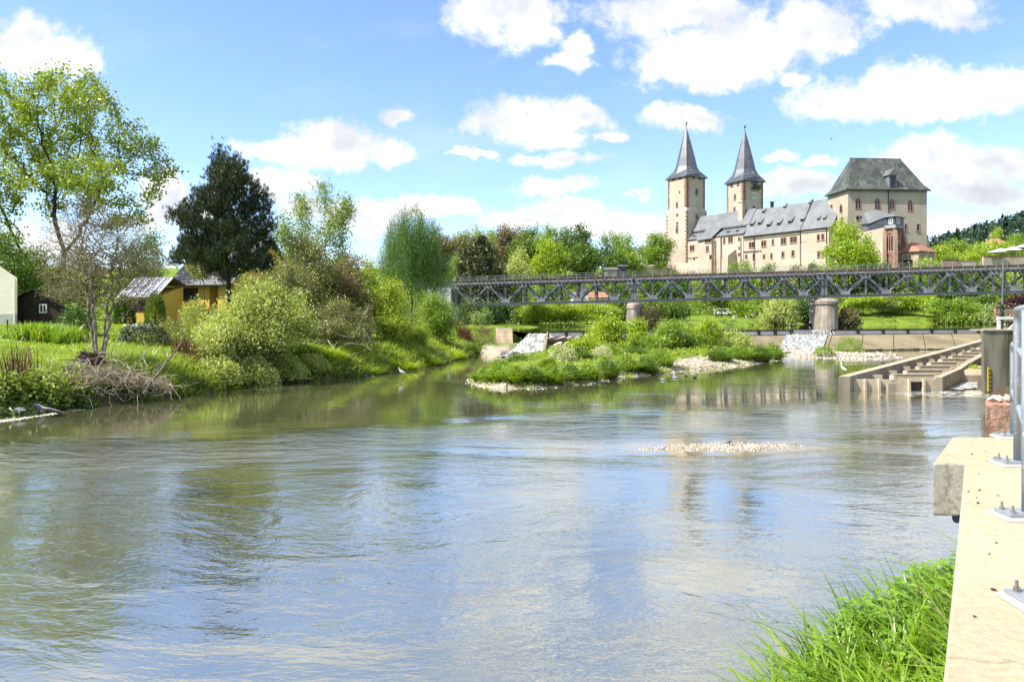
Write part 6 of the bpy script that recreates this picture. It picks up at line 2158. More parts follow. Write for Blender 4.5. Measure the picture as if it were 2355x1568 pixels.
house('hill_house', 'house with a red tiled roof half hidden on the far slope', 2286, 2322, 300, 569, 561, 549, 'white', 'redtile', 9, (), 'house', 2.0)

# terrace with pale parasols and garden walls right of the castle
def wall_run(label, pts, Y, py_top, py_bot, mat='trim', name='garden_wall', th=.6):
    t = thing(name, label, 'wall', (XX(pts[0], Y), Y, ZZ(py_bot, Y)))
    MB().prism([(XX(pts[0], Y), Y), (XX(pts[1], Y), Y), (XX(pts[1], Y), Y + th), (XX(pts[0], Y), Y + th)], ZZ(py_bot, Y), [ZZ(py_top, Y), ZZ(py_top, Y), ZZ(py_top - 1.0, Y), ZZ(py_top - 1.0, Y)]).build('wall', M[mat], t)
    MB().obox((XX(pts[0], Y) - .1, Y - .1, ZZ(py_top, Y) + .02), (XX(pts[1], Y) - XX(pts[0], Y) + .2, 0, 0), (0, th + .2, 0), (0, 0, .15)).build('coping', M['redstone'], t)
    return t


wall_run('stepped pink stone garden wall below the far trees right of the castle', (2168, 2205), 192, 598, 622)
wall_run('lower pink stone garden wall with a dark coping beside the stepped one', (2205, 2245), 192.5, 601, 625, 'rampart')
wall_run('pale terrace wall under the parasols', (2262, 2430), 196, 590, 622, 'rampart')
wall_run('long pink terrace wall with rust coloured bands at the water park', (2290, 2440), 150, 707, 740, 'trim', 'terrace_wall')


def parasol(px, py, Y, w, label):
    x, z = XX(px, Y), ZZ(py, Y)
    t = thing('parasol', label, 'parasol', (x, Y, z - 3), 'pale parasols on the terrace')
    n = 8
    ring = [(x + w * math.cos(2 * math.pi * i / n), Y + w * math.sin(2 * math.pi * i / n), z - .35) for i in range(n)]
    rin = [(x + .05 * math.cos(2 * math.pi * i / n), Y + .05 * math.sin(2 * math.pi * i / n), z + .7) for i in range(n)]
    low_ = [(a, b, c - .12) for a, b, c in ring]
    MB().loft([low_, ring, rin]).build('canopy', M['whitecloth'], t)
    MB().tube([(x, Y, z - 6.5), (x, Y, z + .6)], .06, 6).build('pole', M['metalgrey'], t)


parasol(2302, 577, 193, 3.3, 'pale parasol at the outer end of the terrace')
parasol(2330, 573, 191, 3.0, 'pale parasol in the middle of the terrace')
parasol(2362, 566, 190, 3.4, 'pale parasol highest on the terrace, cut by the picture edge')

# two white pavilion tents, a van, visitors on the meadow
for i, (px, py, Y) in enumerate(((1686, 716, 204), (1702, 714, 206))):
    x, z = XX(px, Y), gz(XX(px, Y), Y)
    t = thing('pavilion', ('white pavilion tent with the lower peak', 'white pavilion tent with the taller peak')[i], 'pavilion', (x, Y, z), 'white pavilion tents in the park')
    w = 1.3 + .15 * i
    zt_ = ZZ(py, Y)
    MB().loft([[(x - w, Y - w, zt_ - .8), (x + w, Y - w, zt_ - .8), (x + w, Y + w, zt_ - .8), (x - w, Y + w, zt_ - .8)], [(x - w, Y - w, zt_ - .5), (x + w, Y - w, zt_ - .5), (x + w, Y + w, zt_ - .5), (x - w, Y + w, zt_ - .5)],
               [(x - .3, Y - .3, zt_ + .35), (x + .3, Y - .3, zt_ + .35), (x + .3, Y + .3, zt_ + .35), (x - .3, Y + .3, zt_ + .35)], [(x - .03, Y - .03, zt_ + .95), (x + .03, Y - .03, zt_ + .95), (x + .03, Y + .03, zt_ + .95), (x - .03, Y + .03, zt_ + .95)]]).build('canopy', M['whitecloth'], t)
    for sx in (-w, w):
        for sy in (-w, w):
            MB().bar((x + sx, Y + sy, z - .2), (x + sx, Y + sy, zt_ - .5), .08, .08, (0, 1, 0)).build('leg', M['white'], t)

YV = 196
vx, vz = XX(1645, YV), gz(XX(1660, YV), YV)
V = thing('white_van', 'white van parked behind the strollers on the park meadow', 'van', (vx + 2.2, YV, vz))
body = MB().loft([[(vx, YV, vz + .35), (vx, YV, vz + 1.75), (vx, YV + 1.8, vz + 1.75), (vx, YV + 1.8, vz + .35)], [(vx + 3.0, YV, vz + .35), (vx + 3.0, YV + .08, vz + 1.8), (vx + 3.0, YV + 1.72, vz + 1.8), (vx + 3.0, YV + 1.8, vz + .35)],
                  [(vx + 3.7, YV, vz + .35), (vx + 3.7, YV + .1, vz + 1.1), (vx + 3.7, YV + 1.7, vz + 1.1), (vx + 3.7, YV + 1.8, vz + .35)], [(vx + 4.5, YV + .1, vz + .4), (vx + 4.5, YV + .1, vz + .9), (vx + 4.5, YV + 1.7, vz + .9), (vx + 4.5, YV + 1.7, vz + .4)]])
body.build('body', M['white'], V)
MB().poly([(vx + .3, YV - .02, vz + 1.1), (vx + 3.1, YV - .02, vz + 1.1), (vx + 2.9, YV + .03, vz + 1.6), (vx + .3, YV - .02, vz + 1.6)]).build('side_window', M['glass'], V)
for wx_ in (vx + .9, vx + 3.6):
    MB().tube([(wx_, YV - .03, vz + .33), (wx_, YV + .2, vz + .33)], .33, 14).build('wheel', M['lead'], V)
for i, (px, py) in enumerate(((1657.5, 735), (1685, 736))):
    x, y = XX(px, 186), 186
    z = gz(x, y)
SB = thing('stone_block', 'pale square stone block on the park meadow', 'stone block', (XX(1690, 186), 186, gz(XX(1690, 186), 186)))
z = gz(XX(1690, 186), 186)
MB().box((XX(1690, 186), 186, z + .3), (.95, .7, .75), .2).build('block', M['palerock'], SB, bevel=.06)


def person(label, px, Y, height, coat, legs='navy', sit=False, face=0.0, hair='hair', group='visitors on the park meadow', z=None):
    x = XX(px, Y)
    z = gz(x, Y) if z is None else z
    s = height / 1.75
    t = thing('person', label, 'person', (x, Y, z), group)
    hipz = .46 if sit else .92
    J = {'hip': (0, 0, hipz), 'chest': (0, .02, hipz + .38), 'neck': (0, .02, hipz + .56), 'chin': (0, 0, hipz + .63), 'head': (0, -.01, hipz + .73), 'crown': (0, 0, hipz + .82)}
    E = [('hip', 'chest'), ('chest', 'neck'), ('neck', 'chin'), ('chin', 'head'), ('head', 'crown')]
    R_ = {'hip': .15, 'chest': .16, 'neck': .065, 'chin': .075, 'head': .10, 'crown': .065}
    for sd, n in ((-1, 'l'), (1, 'r')):
        if sit:
            J.update({n + 'kn': (sd * .12, -.45, .50), n + 'an': (sd * .12, -.45, .09), n + 'to': (sd * .13, -.60, .05)})
        else:
            st = .16 * sd
            J.update({n + 'kn': (sd * .10, -.03 + st * .3, .48), n + 'an': (sd * .10, .04 + st * .5, .08), n + 'to': (sd * .11, -.12 + st * .5, .04)})
        J.update({n + 'sh': (sd * .19, .02, hipz + .48), n + 'el': (sd * .25, .02 + sd * .03, hipz + .20), n + 'ha': (sd * .24, -.12 + sd * .05, hipz - .02)})
        E += [('hip', n + 'kn'), (n + 'kn', n + 'an'), (n + 'an', n + 'to'), ('chest', n + 'sh'), (n + 'sh', n + 'el'), (n + 'el', n + 'ha')]
        R_.update({n + 'kn': .075, n + 'an': .05, n + 'to': .04, n + 'sh': .07, n + 'el': .05, n + 'ha': .04})
    names = list(J)
    me = bpy.data.meshes.new('person')
    me.from_pydata([J[k] for k in names], [(names.index(a), names.index(b)) for a, b in E], [])
    o = bpy.data.objects.new('body', me)
    COL.objects.link(o)
    sk = o.modifiers.new('skin', 'SKIN')
    for i, k in enumerate(names):
        me.skin_vertices[0].data[i].radius = (R_[k], R_[k] * (.75 if k in ('hip', 'chest') else 1))
    me.skin_vertices[0].data[0].use_root = True
    o.modifiers.new('sub', 'SUBSURF').levels = 1
    dg_ = bpy.context.evaluated_depsgraph_get()
    m2 = bpy.data.meshes.new_from_object(o.evaluated_get(dg_))
    bpy.data.objects.remove(o)
    m2.materials.clear()
    for k in (legs, coat, 'skin'):
        m2.materials.append(M[k])
    for p in m2.polygons:
        c = p.center
        p.material_index = 2 if c.z > hipz + .57 or (c.z < hipz + .04 and abs(c.x) > .19) else (1 if c.z > hipz - .08 and c.y > -.3 else 0)
        p.use_smooth = True
    b = put('body', m2)
    b.parent = t
    h = MB().loft([[(0 + .112 * math.cos(a) * k, .02 + .115 * math.sin(a) * k, hipz + zz) for a in [2 * math.pi * i / 10 for i in range(10)]] for zz, k in ((.72, .95), (.78, 1.0), (.84, .75), (.865, .2))])
    ho = put('hair', h.mesh('hair', M[hair], True))
    ho.parent = t
    t.scale = (s, s, s)
    t.rotation_euler = (0, 0, face)
    return t


person('person in a dark coat strolling past the white van', 1647, 188, 1.7, 'navy', face=1.3)
person('person in a white shirt walking between two dark clad strollers', 1651.5, 188.5, 1.72, 'whitecloth', face=-1.4)
person('person in dark clothes walking ahead at the end of the white van', 1659.5, 189, 1.75, 'navy', face=-1.5)
person('person in white sitting on the bench, its lefthand sitter' if False else 'person in white sitting on the park bench next to the hedge end', 1730, 178, 1.7, 'whitecloth', sit=True, face=math.pi, hair='hair')
person('person in a pale top sitting on the park bench towards the pale willow', 1736, 178, 1.7, 'feather_g', sit=True, face=math.pi, hair='rotwood')
person('person in white resting on the grass near the stone block', 1716, 181, 1.65, 'whitecloth', sit=True, face=.5, z=gz(XX(1716, 181), 181) - .25)
bx, bz_ = XX(1733, 178), gz(XX(1733, 178), 178)
BN = thing('park_bench', 'dark park bench with two people sitting on it', 'bench', (bx, 178, bz_))
MB().obox((bx - .85, 177.75, bz_ + .40), (1.7, 0, 0), (0, .42, 0), (0, 0, .05)).build('seat', M['wood_dark'], BN)
MB().obox((bx - .85, 177.70, bz_ + .46), (1.7, 0, 0), (0, .05, 0), (0, 0, .42)).build('backrest', M['wood_dark'], BN)
for sx in (-.75, .68):
    MB().obox((bx + sx, 177.75, bz_ - .1), (.07, 0, 0), (0, .4, 0), (0, 0, .5)).build('leg', M['lead'], BN)

# ------------------------------------------------------------------ birds
def bird_body(rings, mat):
    """Lofted round body from (x, z, rx(width), rz(height)) stations along x."""
    m = MB()
    out = []
    for (x, z, ry, rz_) in rings:
        out.append([(x, ry * math.cos(2 * math.pi * i / 10), z + rz_ * math.sin(2 * math.pi * i / 10)) for i in range(10)])
    return m.loft(out)


def heron(name, label, loc, rz, s, bodym, hunched=False):
    t = thing(name, label, 'heron', loc)
    b = bird_body([(-.36, .50, .02, .02), (-.26, .52, .07, .06), (-.08, .58, .10, .11), (.08, .64, .09, .12), (.17, .70, .055, .07)], bodym)
    nk = [(.15, 0, .70), (.20, 0, .78), (.15, 0, .86), (.17, 0, .96), (.20, 0, 1.0), (.27, 0, 1.0)] if not hunched else [(.15, 0, .70), (.20, 0, .74), (.17, 0, .80), (.2, 0, .84), (.27, 0, .84)]
    b.tube(nk, [.05, .04, .034, .032, .04, .025][:len(nk)], 8)
    o = put('body', b.mesh('heron body', M[bodym], True))
    o.parent = t
    h = nk[-1]
    bk = MB().tube([(h[0] - .01, 0, h[2]), (h[0] + .13, 0, h[2] - .02)], [.016, .003], 6)
    o = put('bill', bk.mesh('bill', M['beak']))
    o.parent = t
    for sy in (-.03, .03):
        l = MB().tube([(.0, sy, .55), (-.03, sy, .28), (.0, sy, -.05)], [.014, .010, .009], 6)
        o = put('leg', l.mesh('leg', M['beak']))
        o.parent = t
    w = MB()
    for sy in (-1, 1):
        w.loft([[(-.33, sy * .05, .52), (-.33, sy * .06, .55), (-.31, sy * .04, .55)], [(0.0, sy * .10, .55), (0.02, sy * .112, .64), (0, sy * .08, .70)], [(.12, sy * .08, .62), (.12, sy * .09, .68), (.12, sy * .06, .72)]])
    o = put('wing', w.mesh('wing', M['feather_g']))
    o.parent = t
    t.rotation_euler = (0, 0, rz)
    t.scale = (s, s, s)
    return t


hy_ = 4.0 * FPX / (864 - HY)
heron('heron', 'white heron standing upright in the water beside the fish ladder', (XX(1939, hy_), hy_, -.05), 1.9, .88, 'feather_w')
hy_ = 46.8
heron('heron', 'grey heron hunched at the grassy waterline of the left bank', (XX(912, hy_) + .35, hy_ - .3, -.02), 2.6, .85, 'feather_g', True)
DUCKL = ['duck leading the four ducks below the island, body pale and low', 'larger white and brown duck swimming second in the row', 'small duck swimming farther out behind the second one', 'dark duck swimming last in the row']
for i, (px, py, s) in enumerate(((1525, 872, .62), (1552, 868, .68), (1577, 863, .5), (1598, 867, .6))):
    y = 4.0 * FPX / (py + 2 - HY)
    t = thing('duck', DUCKL[i], 'duck', (XX(px, y), y, 0), 'ducks below the island')
    b = bird_body([(-.30, .10, .015, .01), (-.22, .08, .07, .05), (-.05, .07, .12, .10), (.12, .07, .11, .10), (.20, .10, .06, .07)], '')
    o = put('body', b.mesh('duck body', M[('feather_g', 'feather_g', 'rotwood', 'rotwood')[i]], True))
    o.parent = t
    h = bird_body([(.14, .17, .035, .05), (.17, .24, .05, .05), (.22, .26, .05, .045), (.27, .25, .03, .025)], '')
    o = put('head', h.mesh('duck head', M['feather_d'], True))
    o.parent = t
    o = put('bill', MB().box((.31, 0, .24), (.09, .05, .02)).mesh('duck bill', M['beak']))
    o.parent = t
    t.rotation_euler = (0, 0, (0.2, .1, 2.9, .4)[i])
    t.scale = (s, s, s)
y = 22.9
t = thing('wagtail', 'small dark bird standing on the gravel shoal', 'bird', (XX(1677, y), y, .03))
b = bird_body([(-.09, .06, .006, .004), (-.05, .065, .022, .02), (0, .07, .035, .035), (.04, .085, .03, .03), (.06, .11, .022, .022), (.085, .11, .01, .008)], '')
b.tube([(-.07, 0, .06), (-.17, 0, .05)], [.012, .006], 6)
o = put('body', b.mesh('small bird', M['feather_d'], True))
o.parent = t
for sy in (-.012, .012):
    o = put('leg', MB().tube([(0, sy, .05), (0, sy, -.02)], .003, 5).mesh('bird leg', M['feather_d']))
    o.parent = t
for i, (px, py, Y) in enumerate(((1912, 320, 90), (1213, 259, 120), (798, 372, 110))):
    t = thing('flying_bird', ('tiny dark bird in flight over the castle wing', 'tiny dark bird in flight against the round middle cloud', 'tiny dark bird in flight above the poplars')[i], 'bird', at(px, py, Y), 'birds in flight')
    m = MB()
    for sy in (-1, 1):
        m.loft([[(-.05, 0, 0), (.06, 0, .01), (.06, 0, -.01)], [(-.04, sy * .16, .07), (.05, sy * .16, .08), (.05, sy * .16, .06)], [(-.10, sy * .34, .02), (-.07, sy * .34, .025), (-.07, sy * .34, .015)]])
    o = put('wings', m.mesh('wings', M['feather_d']))
    o.parent = t
    o = put('body', bird_body([(-.16, 0, .01, .006), (-.06, 0, .03, .03), (.06, 0, .035, .035), (.13, .01, .015, .015)], '').mesh('flying body', M['feather_d'], True))
    o.parent = t
    t.rotation_euler = (0, 0, .7 * i)


# ------------------------------------------------------------------ vegetation
G = np.random.default_rng(77)

# ---- trees of the left bank
def tree(name, label, px, Y, top, w, mat, bark='bark', n_leaf=9000, ls=.22, n_att=420, tr=.25, base=.22, nl=10, top_r=.9, spread=.4, thr=2.6, stems=1, aspect=.55,
         gap=.0, group=None, seed=None, cat='tree', clear=None, step=None, env=None, dx=0.0, parts=('trunk', 'crown'), hang=0.0, lean=(0, 0), r0=None, kill=None, zsink=0.0, flat=0.0, fs=.06, fo=1.6, needle=False):
    rng = np.random.default_rng(seed if seed is not None else int(px * 7 + Y * 13))
    loc, H, Wd = spot(px, Y, top, w)
    e = env(H, Wd, rng) if env else lobes(rng, H, Wd, H * base, nl)
    ms = crown_mesh(rng, name, M[mat], e, H, tr, n_att, n_leaf, ls, M[bark], spread, thr, stems, aspect, base + .05 if clear is None else clear, step, kill, gap, r0, hang, None, flat, lean, fs, fo, needle)
    loc.z -= zsink
    return plant(name, label, cat, ms, loc, group=group, parts=parts)


# the tall open oak, half out of the picture
def oak_env(H, W, rng):
    E = []
    for (px, py, rx, rz, dy) in ((20, 250, 95, 95, 0), (150, 190, 80, 60, 1), (215, 250, 75, 80, -1), (300, 330, 75, 60, 0), (350, 375, 60, 40, 1), (90, 330, 120, 80, 2), (250, 420, 90, 55, -2),
                                 (330, 440, 55, 30, 0), (30, 420, 110, 70, -1), (130, 440, 90, 60, 1), (-60, 350, 100, 120, 0), (30, 540, 80, 70, -2), (260, 500, 70, 22, 1), (0, 610, 80, 45, -1), (100, 230, 80, 70, -1)):
        E.append(((px - 128) / FPX * 68, dy * 1.6, (725 - py) / FPX * 68 + 4 - gz(XX(128, 68), 68), rx / FPX * 68, rx / FPX * 68 * 1.0, rz / FPX * 68))
    return E


tree('oak_tree', 'tall spreading oak with dark limbs and sparse young leaves beside the cream house', 128, 68, 130, 500, 'oakgold', 'darkbark', 36000, .29, 1800, .5, gap=.22, seed=4, env=oak_env,
     clear=.2, step=.72, kill=1.15, spread=.42, thr=3.2, r0=.022, aspect=.6)
# bare brown tree at the bank edge
def bare_env(H, W, rng):
    E = []
    for (px, py, rx, rz, dy) in ((225, 560, 80, 90, 0), (150, 620, 70, 60, 0), (300, 610, 75, 70, .5), (215, 500, 60, 60, -.5), (120, 670, 55, 30, .5), (330, 680, 50, 35, -.5), (270, 530, 60, 60, .5), (180, 550, 70, 60, -.5)):
        E.append(((px - 226) / FPX * 36, dy * 1.2, (725 - py) / FPX * 36 + 4 - gz(XX(226, 36), 36), rx / FPX * 36, rx / FPX * 36, rz / FPX * 36))
    return E


tree('bare_tree', 'leafless many-stemmed tree with pale brown twigs at the bank edge', 226, 36, 440, 260, 'brownleaf', 'palebark', 9000, .07, 5200, .12, seed=9, env=bare_env, clear=.62, step=.17, kill=.20, stems=4,
     spread=.12, r0=.0095, thr=1.6, fs=.022, fo=4.5)
# pine
def pine_env(H, W, rng):
    E = []
    for (px, py, rx, rz, dy) in ((522, 375, 36, 30, 0), (503, 412, 48, 40, 1), (550, 420, 48, 44, -1), (478, 452, 44, 46, .5), (575, 455, 40, 44, 0), (520, 470, 80, 42, 0), (575, 485, 45, 44, 1), (455, 505, 48, 34, -1), (600, 545, 34, 50, 0), (520, 540, 95, 44, 0),
                                 (432, 560, 44, 26, 1), (560, 590, 60, 40, -1.5), (470, 590, 55, 30, -1), (605, 610, 28, 34, .5), (425, 600, 30, 22, -.5), (505, 625, 50, 22, 1)):
        E.append(((px - 530) / FPX * 57, dy * 1.3, (725 - py) / FPX * 57 + 4 - gz(XX(530, 57), 57), rx / FPX * 57, rx / FPX * 57, rz / FPX * 57))
    return E


tree('pine_tree', 'tall dark pine with upswept needle tufts in front of the yellow house', 530, 57, 343, 250, 'needle', 'darkbark', 110000, .33, 1700, .28, env=pine_env, clear=.55, seed=21, spread=.26, aspect=.10, thr=3.6, r0=.016,
     step=.45, kill=.62, needle=True, lean=(-.3, 0))
tree('garden_tree', 'leafy young tree hiding the gable side of the yellow house roof', 470, 60, 555, 90, 'olive', 'bark', 5000, .17, 260, .10, spread=.3, base=.58, gap=.1)
tree('garden_tree', 'bright green tree behind the glass roof of the winter garden', 330, 74, 530, 150, 'spring', 'bark', 9000, .22, 300, .2, spread=.45, base=.1)
tree('garden_tree', 'green tree between the cream house and the black shed roof', 80, 72, 560, 150, 'mid', 'bark', 7000, .24, 260, .2, spread=.45, base=.1)
tree('garden_tree', 'dark leafy tree behind the cream house at the picture edge', 10, 62, 520, 190, 'mid', 'bark', 9000, .22, 260, .2, spread=.45, base=.15)
tree('garden_tree', 'shrubby brown-green tree behind the bare tree', 190, 66, 560, 160, 'olive', 'bark', 7000, .2, 260, .16, spread=.45, base=.05)


def thuja(label, px, Y, top, w, mat, seed):
    rng = np.random.default_rng(seed)
    loc, H, Wd = spot(px, Y, top, w)
    n = 3600
    u = rnd_unit(rng, n)
    u[:, 2] = np.abs(u[:, 2]) ** .8
    q = rng.uniform(.8, 1.0, n)
    c = np.stack([u[:, 0] * Wd * .5 * q, u[:, 1] * Wd * .5 * q, u[:, 2] * H * q], 1) * (1 + .06 * rng.normal(size=(n, 1)))
    ks = np.array([(0, 0, H * .8 * t) for t in np.linspace(0, 1, 5)])
    return plant('thuja_bush', label, 'bush', (VF().add(limbs_vf(ks, np.arange(-1, 4), np.linspace(.1, .04, 5), 5)).mesh('thuja stem', M['bark']),
                                               VF().add(leaves_vf(rng, c, .16, .5, u + np.array([0, 0, .8]), .5)).mesh('thuja', M[mat])), loc, parts=('stem', 'foliage'))


thuja('dark rounded thuja left of the winter garden window', 287, 58, 680, 46, 'deep', 31)
thuja('green rounded thuja between winter garden and yellow house', 357, 58, 671, 46, 'mid', 32)


def shrub(name, label, px, Y, top, w, mat, seed, n=11000, ls=.15, stems=7, att=500, bark='bark', spread=.28, gap=0, group=None, base=.06, squash=1.0, aspect=.55, nl=12, zsink=.0, cat='shrub', r0=.012, thr=3.0, env=None):
    return tree(name, label, px, Y, top, w, mat, bark, n, ls, att, .07, base, nl, spread=spread, stems=stems, gap=gap, seed=seed, cat=cat, clear=.12, r0=r0, group=group, parts=('stems', 'foliage'),
                aspect=aspect, zsink=zsink, thr=thr, env=env)


shrub('willow_shrub', 'broad pale green willow shrub overhanging the water in front of the pine', 598, 44.6, 636, 275, 'sallow', 41, 30000, .17, 9, 900, spread=.32, base=.0, gap=.04)
shrub('willow_shrub', 'lower leafy part willow leaning out beside the reddish stalks', 520, 42.3, 725, 150, 'sallow', 42, 11000, .15, 6, 320, spread=.26, base=.0, gap=.1)
shrub('hazel_shrub', 'tall olive hazel thicket between the pine and the weeping willow', 720, 57, 540, 210, 'olive', 43, 20000, .18, 9, 1000, 'palebark', .35, .1, r0=.014)
shrub('hazel_shrub', 'brownish hazel thicket with bare rods in front of the bridge approach', 800, 60, 575, 160, 'brownleaf', 44, 13000, .17, 8, 800, 'palebark', .33, .1, r0=.014)
shrub('hazel_shrub', 'olive twiggy shrub left behind the pale willow shrub', 655, 52, 585, 130, 'olive', 45, 10000, .15, 7, 500, 'palebark', .3, .15, r0=.012)
shrub('bank_shrub', 'bright green shrub with tall rods right of the hazel thicket', 893, 60, 640, 150, 'lime', 46, 13000, .17, 8, 520, spread=.32, gap=.05)
shrub('bank_shrub', 'rounded light green shrub at the end of the left bank', 1005, 70, 672, 112, 'spring', 47, 13000, .17, 7, 480, spread=.32)
shrub('bank_shrub', 'low dark tangle of branches under the hazel thicket at the waterline', 770, 51.5, 680, 140, 'olive', 48, 9000, .13, 8, 800, 'palebark', .28, .3, r0=.012)
shrub('bank_shrub', 'small bright shrub in front of the rods on the left bank', 960, 63, 745, 70, 'lime', 49, 4000, .14, 5, 220, spread=.25)
shrub('bank_shrub', 'thin bare rods rising from the grass between two green shrubs', 840, 54, 690, 60, 'olive', 50, 1200, .12, 8, 300, 'palebark', .2, .4, r0=.012)
shrub('lime_shrub', 'yellow-green rounded tree glowing in front of the weeping willow', 850, 88, 583, 66, 'lime', 51, 7000, .22, 4, 240, spread=.4)
# pale poplars
for i, (px, top, w) in enumerate(((690, 455, 70), (745, 428, 80), (790, 455, 55), (655, 500, 45))):
    def penv(H, W, rng):
        return [(rng.normal() * W * .12, rng.normal() * W * .12, H * t, W * .5 * (1.05 - t) ** .5 * rng.uniform(.6, 1), W * .4, H * .10) for t in (.45, .55, .65, .74, .83, .9, .95)]
    tree('poplar_tree', ('pale silvery poplar nearest the pine', 'tallest pale silvery poplar', 'slender pale poplar towards the weeping willow', 'small pale poplar top just beside the pine')[i], px, 80, top, w, 'pale', 'bark', 3600, .25, 260, .16,
         env=penv, clear=.4, spread=.5, gap=.05, seed=60 + i, group='pale poplars behind the thicket', r0=.018)
# weeping willow: hanging strands
def wenv(H, W, rng):
    return [(0, 0, H * .80, W * .34, W * .34, H * .14), (W * .16, 0, H * .70, W * .26, W * .26, H * .12), (-W * .10, 0, H * .68, W * .28, W * .28, H * .12), (W * .30, 0, H * .55, W * .24, W * .2, H * .1), (-W * .36, W * .1, H * .56, W * .13, W * .2, H * .09), (-W * .05, 0, H * .92, W * .14, W * .14, H * .07)]


tree('weeping_willow', 'tall weeping willow with long hanging strands', 946, 92, 455, 180, 'willow', 'bark', 64000, .34, 1000, .32, env=wenv, clear=.3, hang=5.6, spread=1.1, aspect=.12, seed=70, thr=3.0)

# ---- trees on the hilltop left of the castle
hill = [  # px, depth, top, width, material, bark, leaves, gap, label
    (1012, 235, 522, 70, 'brownleaf', 5200, .1, 'brownish tree at the beginning of the hilltop row beside the weeping willow'),
    (1060, 262, 533, 60, 'olive', 3200, .3, 'sparse olive tree with black limbs in the hilltop row'),
    (1098, 270, 510, 80, 'pale', 4200, .25, 'tall pale open tree in the hilltop row behind the yew'),
    (1165, 258, 512, 75, 'brownleaf', 6500, .0, 'dense russet brown tree in the hilltop row'),
    (1195, 268, 512, 55, 'olive', 1700, .3, 'thin dark-limbed tree right behind the russet one'),
    (1218, 250, 520, 70, 'mid', 6500, .0, 'broad deep green tree right of the russet one'),
    (1262, 262, 515, 85, 'spring', 6500, .1, 'tall yellow-green tree in the middle of the hilltop row'),
    (1258, 238, 548, 66, 'lime', 4800, .0, 'low bright yellow-green tree in front of the hilltop row'),
    (1300, 270, 522, 70, 'mid', 5200, .1, 'green tree with pale trunks in the hilltop row'),
    (1334, 258, 516, 56, 'deep', 5600, .05, 'dark ivy-clad tree with the highest crown tip of the row'),
    (1345, 240, 560, 70, 'mid', 5200, .0, 'dark green tree in front of the ivy-clad one'),
    (1395, 250, 540, 50, 'deep', 1500, .4, 'nearly bare dead tree with an ivy-clad trunk'),
    (1425, 262, 528, 85, 'spring', 3800, .2, 'open green tree with fine dark twigs standing alone near the rampart'),
    (1418, 244, 575, 60, 'mid', 3600, .1, 'low green tree under the open one near the rampart'),
    (1450, 246, 580, 60, 'spring', 4200, .0, 'rounded green tree at the end of the rampart'),
    (1515, 275, 533, 60, 'spring', 5200, .05, 'bright green tree touching the clockless tower'),
    (1490, 285, 560, 60, 'olive', 2600, .3, 'thin olive tree between rampart and clockless tower'),
    (1130, 275, 528, 60, 'spring', 4500, .1, 'green tree between the pale and the russet tree'),
    (975, 250, 560, 60, 'olive', 3800, .2, 'olive tree just showing behind the weeping willow'),
]
for i, (px, Y, top, w, mt, nl_, gp_, lab) in enumerate(hill):
    tree('hilltop_tree', lab, px, Y, top, w * 1.35, mt, 'darkbark', int(nl_ * 1.35), .66, 240, .32, base=.14, spread=1.05, gap=gp_, seed=100 + i, group='trees along the hilltop', nl=9, r0=.05 if gp_ < .2 else .065, thr=2.4, step=None)
def yew_env(H, W, rng):
    return [(W * .33 * math.cos(a) * k, W * .3 * math.sin(a) * k, H * t, W * .13, W * .13, H * .17) for t, k in ((.22, 1.1), (.42, .95), (.60, .72), (.76, .42), (.86, .15)) for a in np.linspace(0, 6.28, 8)[:-1] + t * 5]


YW = tree('yew_tree', 'broad dark yew with pointed sprays behind the bridge railing', 1105, 150, 545, 165, 'yew', 'darkbark', 30000, .60, 620, .4, env=yew_env, clear=.1, spread=.55, seed=130, aspect=.32, r0=.03)
tree('park_tree', 'light green rounded tree right beside the dark yew', 1190, 155, 575, 80, 'sallow', 'bark', 10000, .42, 260, .25, base=.08, spread=.8, seed=131)
tree('park_tree', 'light green tree left beside the dark yew', 1050, 152, 588, 50, 'spring', 'bark', 7000, .42, 200, .2, base=.08, spread=.7, seed=132)
# dark growth under the left end of the bridge
for i, (px, Y, top, w, mt) in enumerate(((1085, 128, 690, 120, 'deep'), (1150, 130, 695, 110, 'deep'), (1205, 127, 715, 60, 'mid'), (1120, 122, 725, 90, 'deep'))):
    tree('dark_shrub', ('dark shrub in the shade under the abutment end of the bridge', 'dark shrub in the shade below the yew', 'green shrub at the water where the truss comes ashore', 'low dark shrub between masonry stub and bridge')[i], px, Y, top, w, mt, 'darkbark', 6500, .40, 180, .15,
         base=.02, spread=.6, seed=140 + i, stems=3, clear=.1)
for i, (px, Y, top, w) in enumerate(((1076, 92, 688, 26), (1116, 92, 708, 26), (1098, 90, 720, 30))):
    tree('young_maple', ('tallest pale sapling in front of the bridge end', 'pale sapling nearer the masonry stub', 'low pale sapling between two taller ones')[i], px, Y, top, w, 'pale', 'bark', 1500, .26, 90, .06, base=.1, spread=.28, seed=150 + i, group='pale saplings before the bridge end')
# rounded willows on the far bank below the truss
for i, (px, w, top) in enumerate(((1236, 72, 702), (1290, 84, 700), (1350, 96, 697), (1398, 50, 712))):
    tree('round_willow', ('rounded willow nearest the dark shrubs', 'rounded willow second along the far bank', 'largest rounded willow of the far bank row', 'small willow closing the row by the slim pier')[i], px, 122 + i * 2, top - 6, w * 1.15, 'lime', 'bark', 9000, .27, 240, .18, base=.1,
         spread=.5, seed=160 + i, group='rounded willows on the far bank', nl=8)

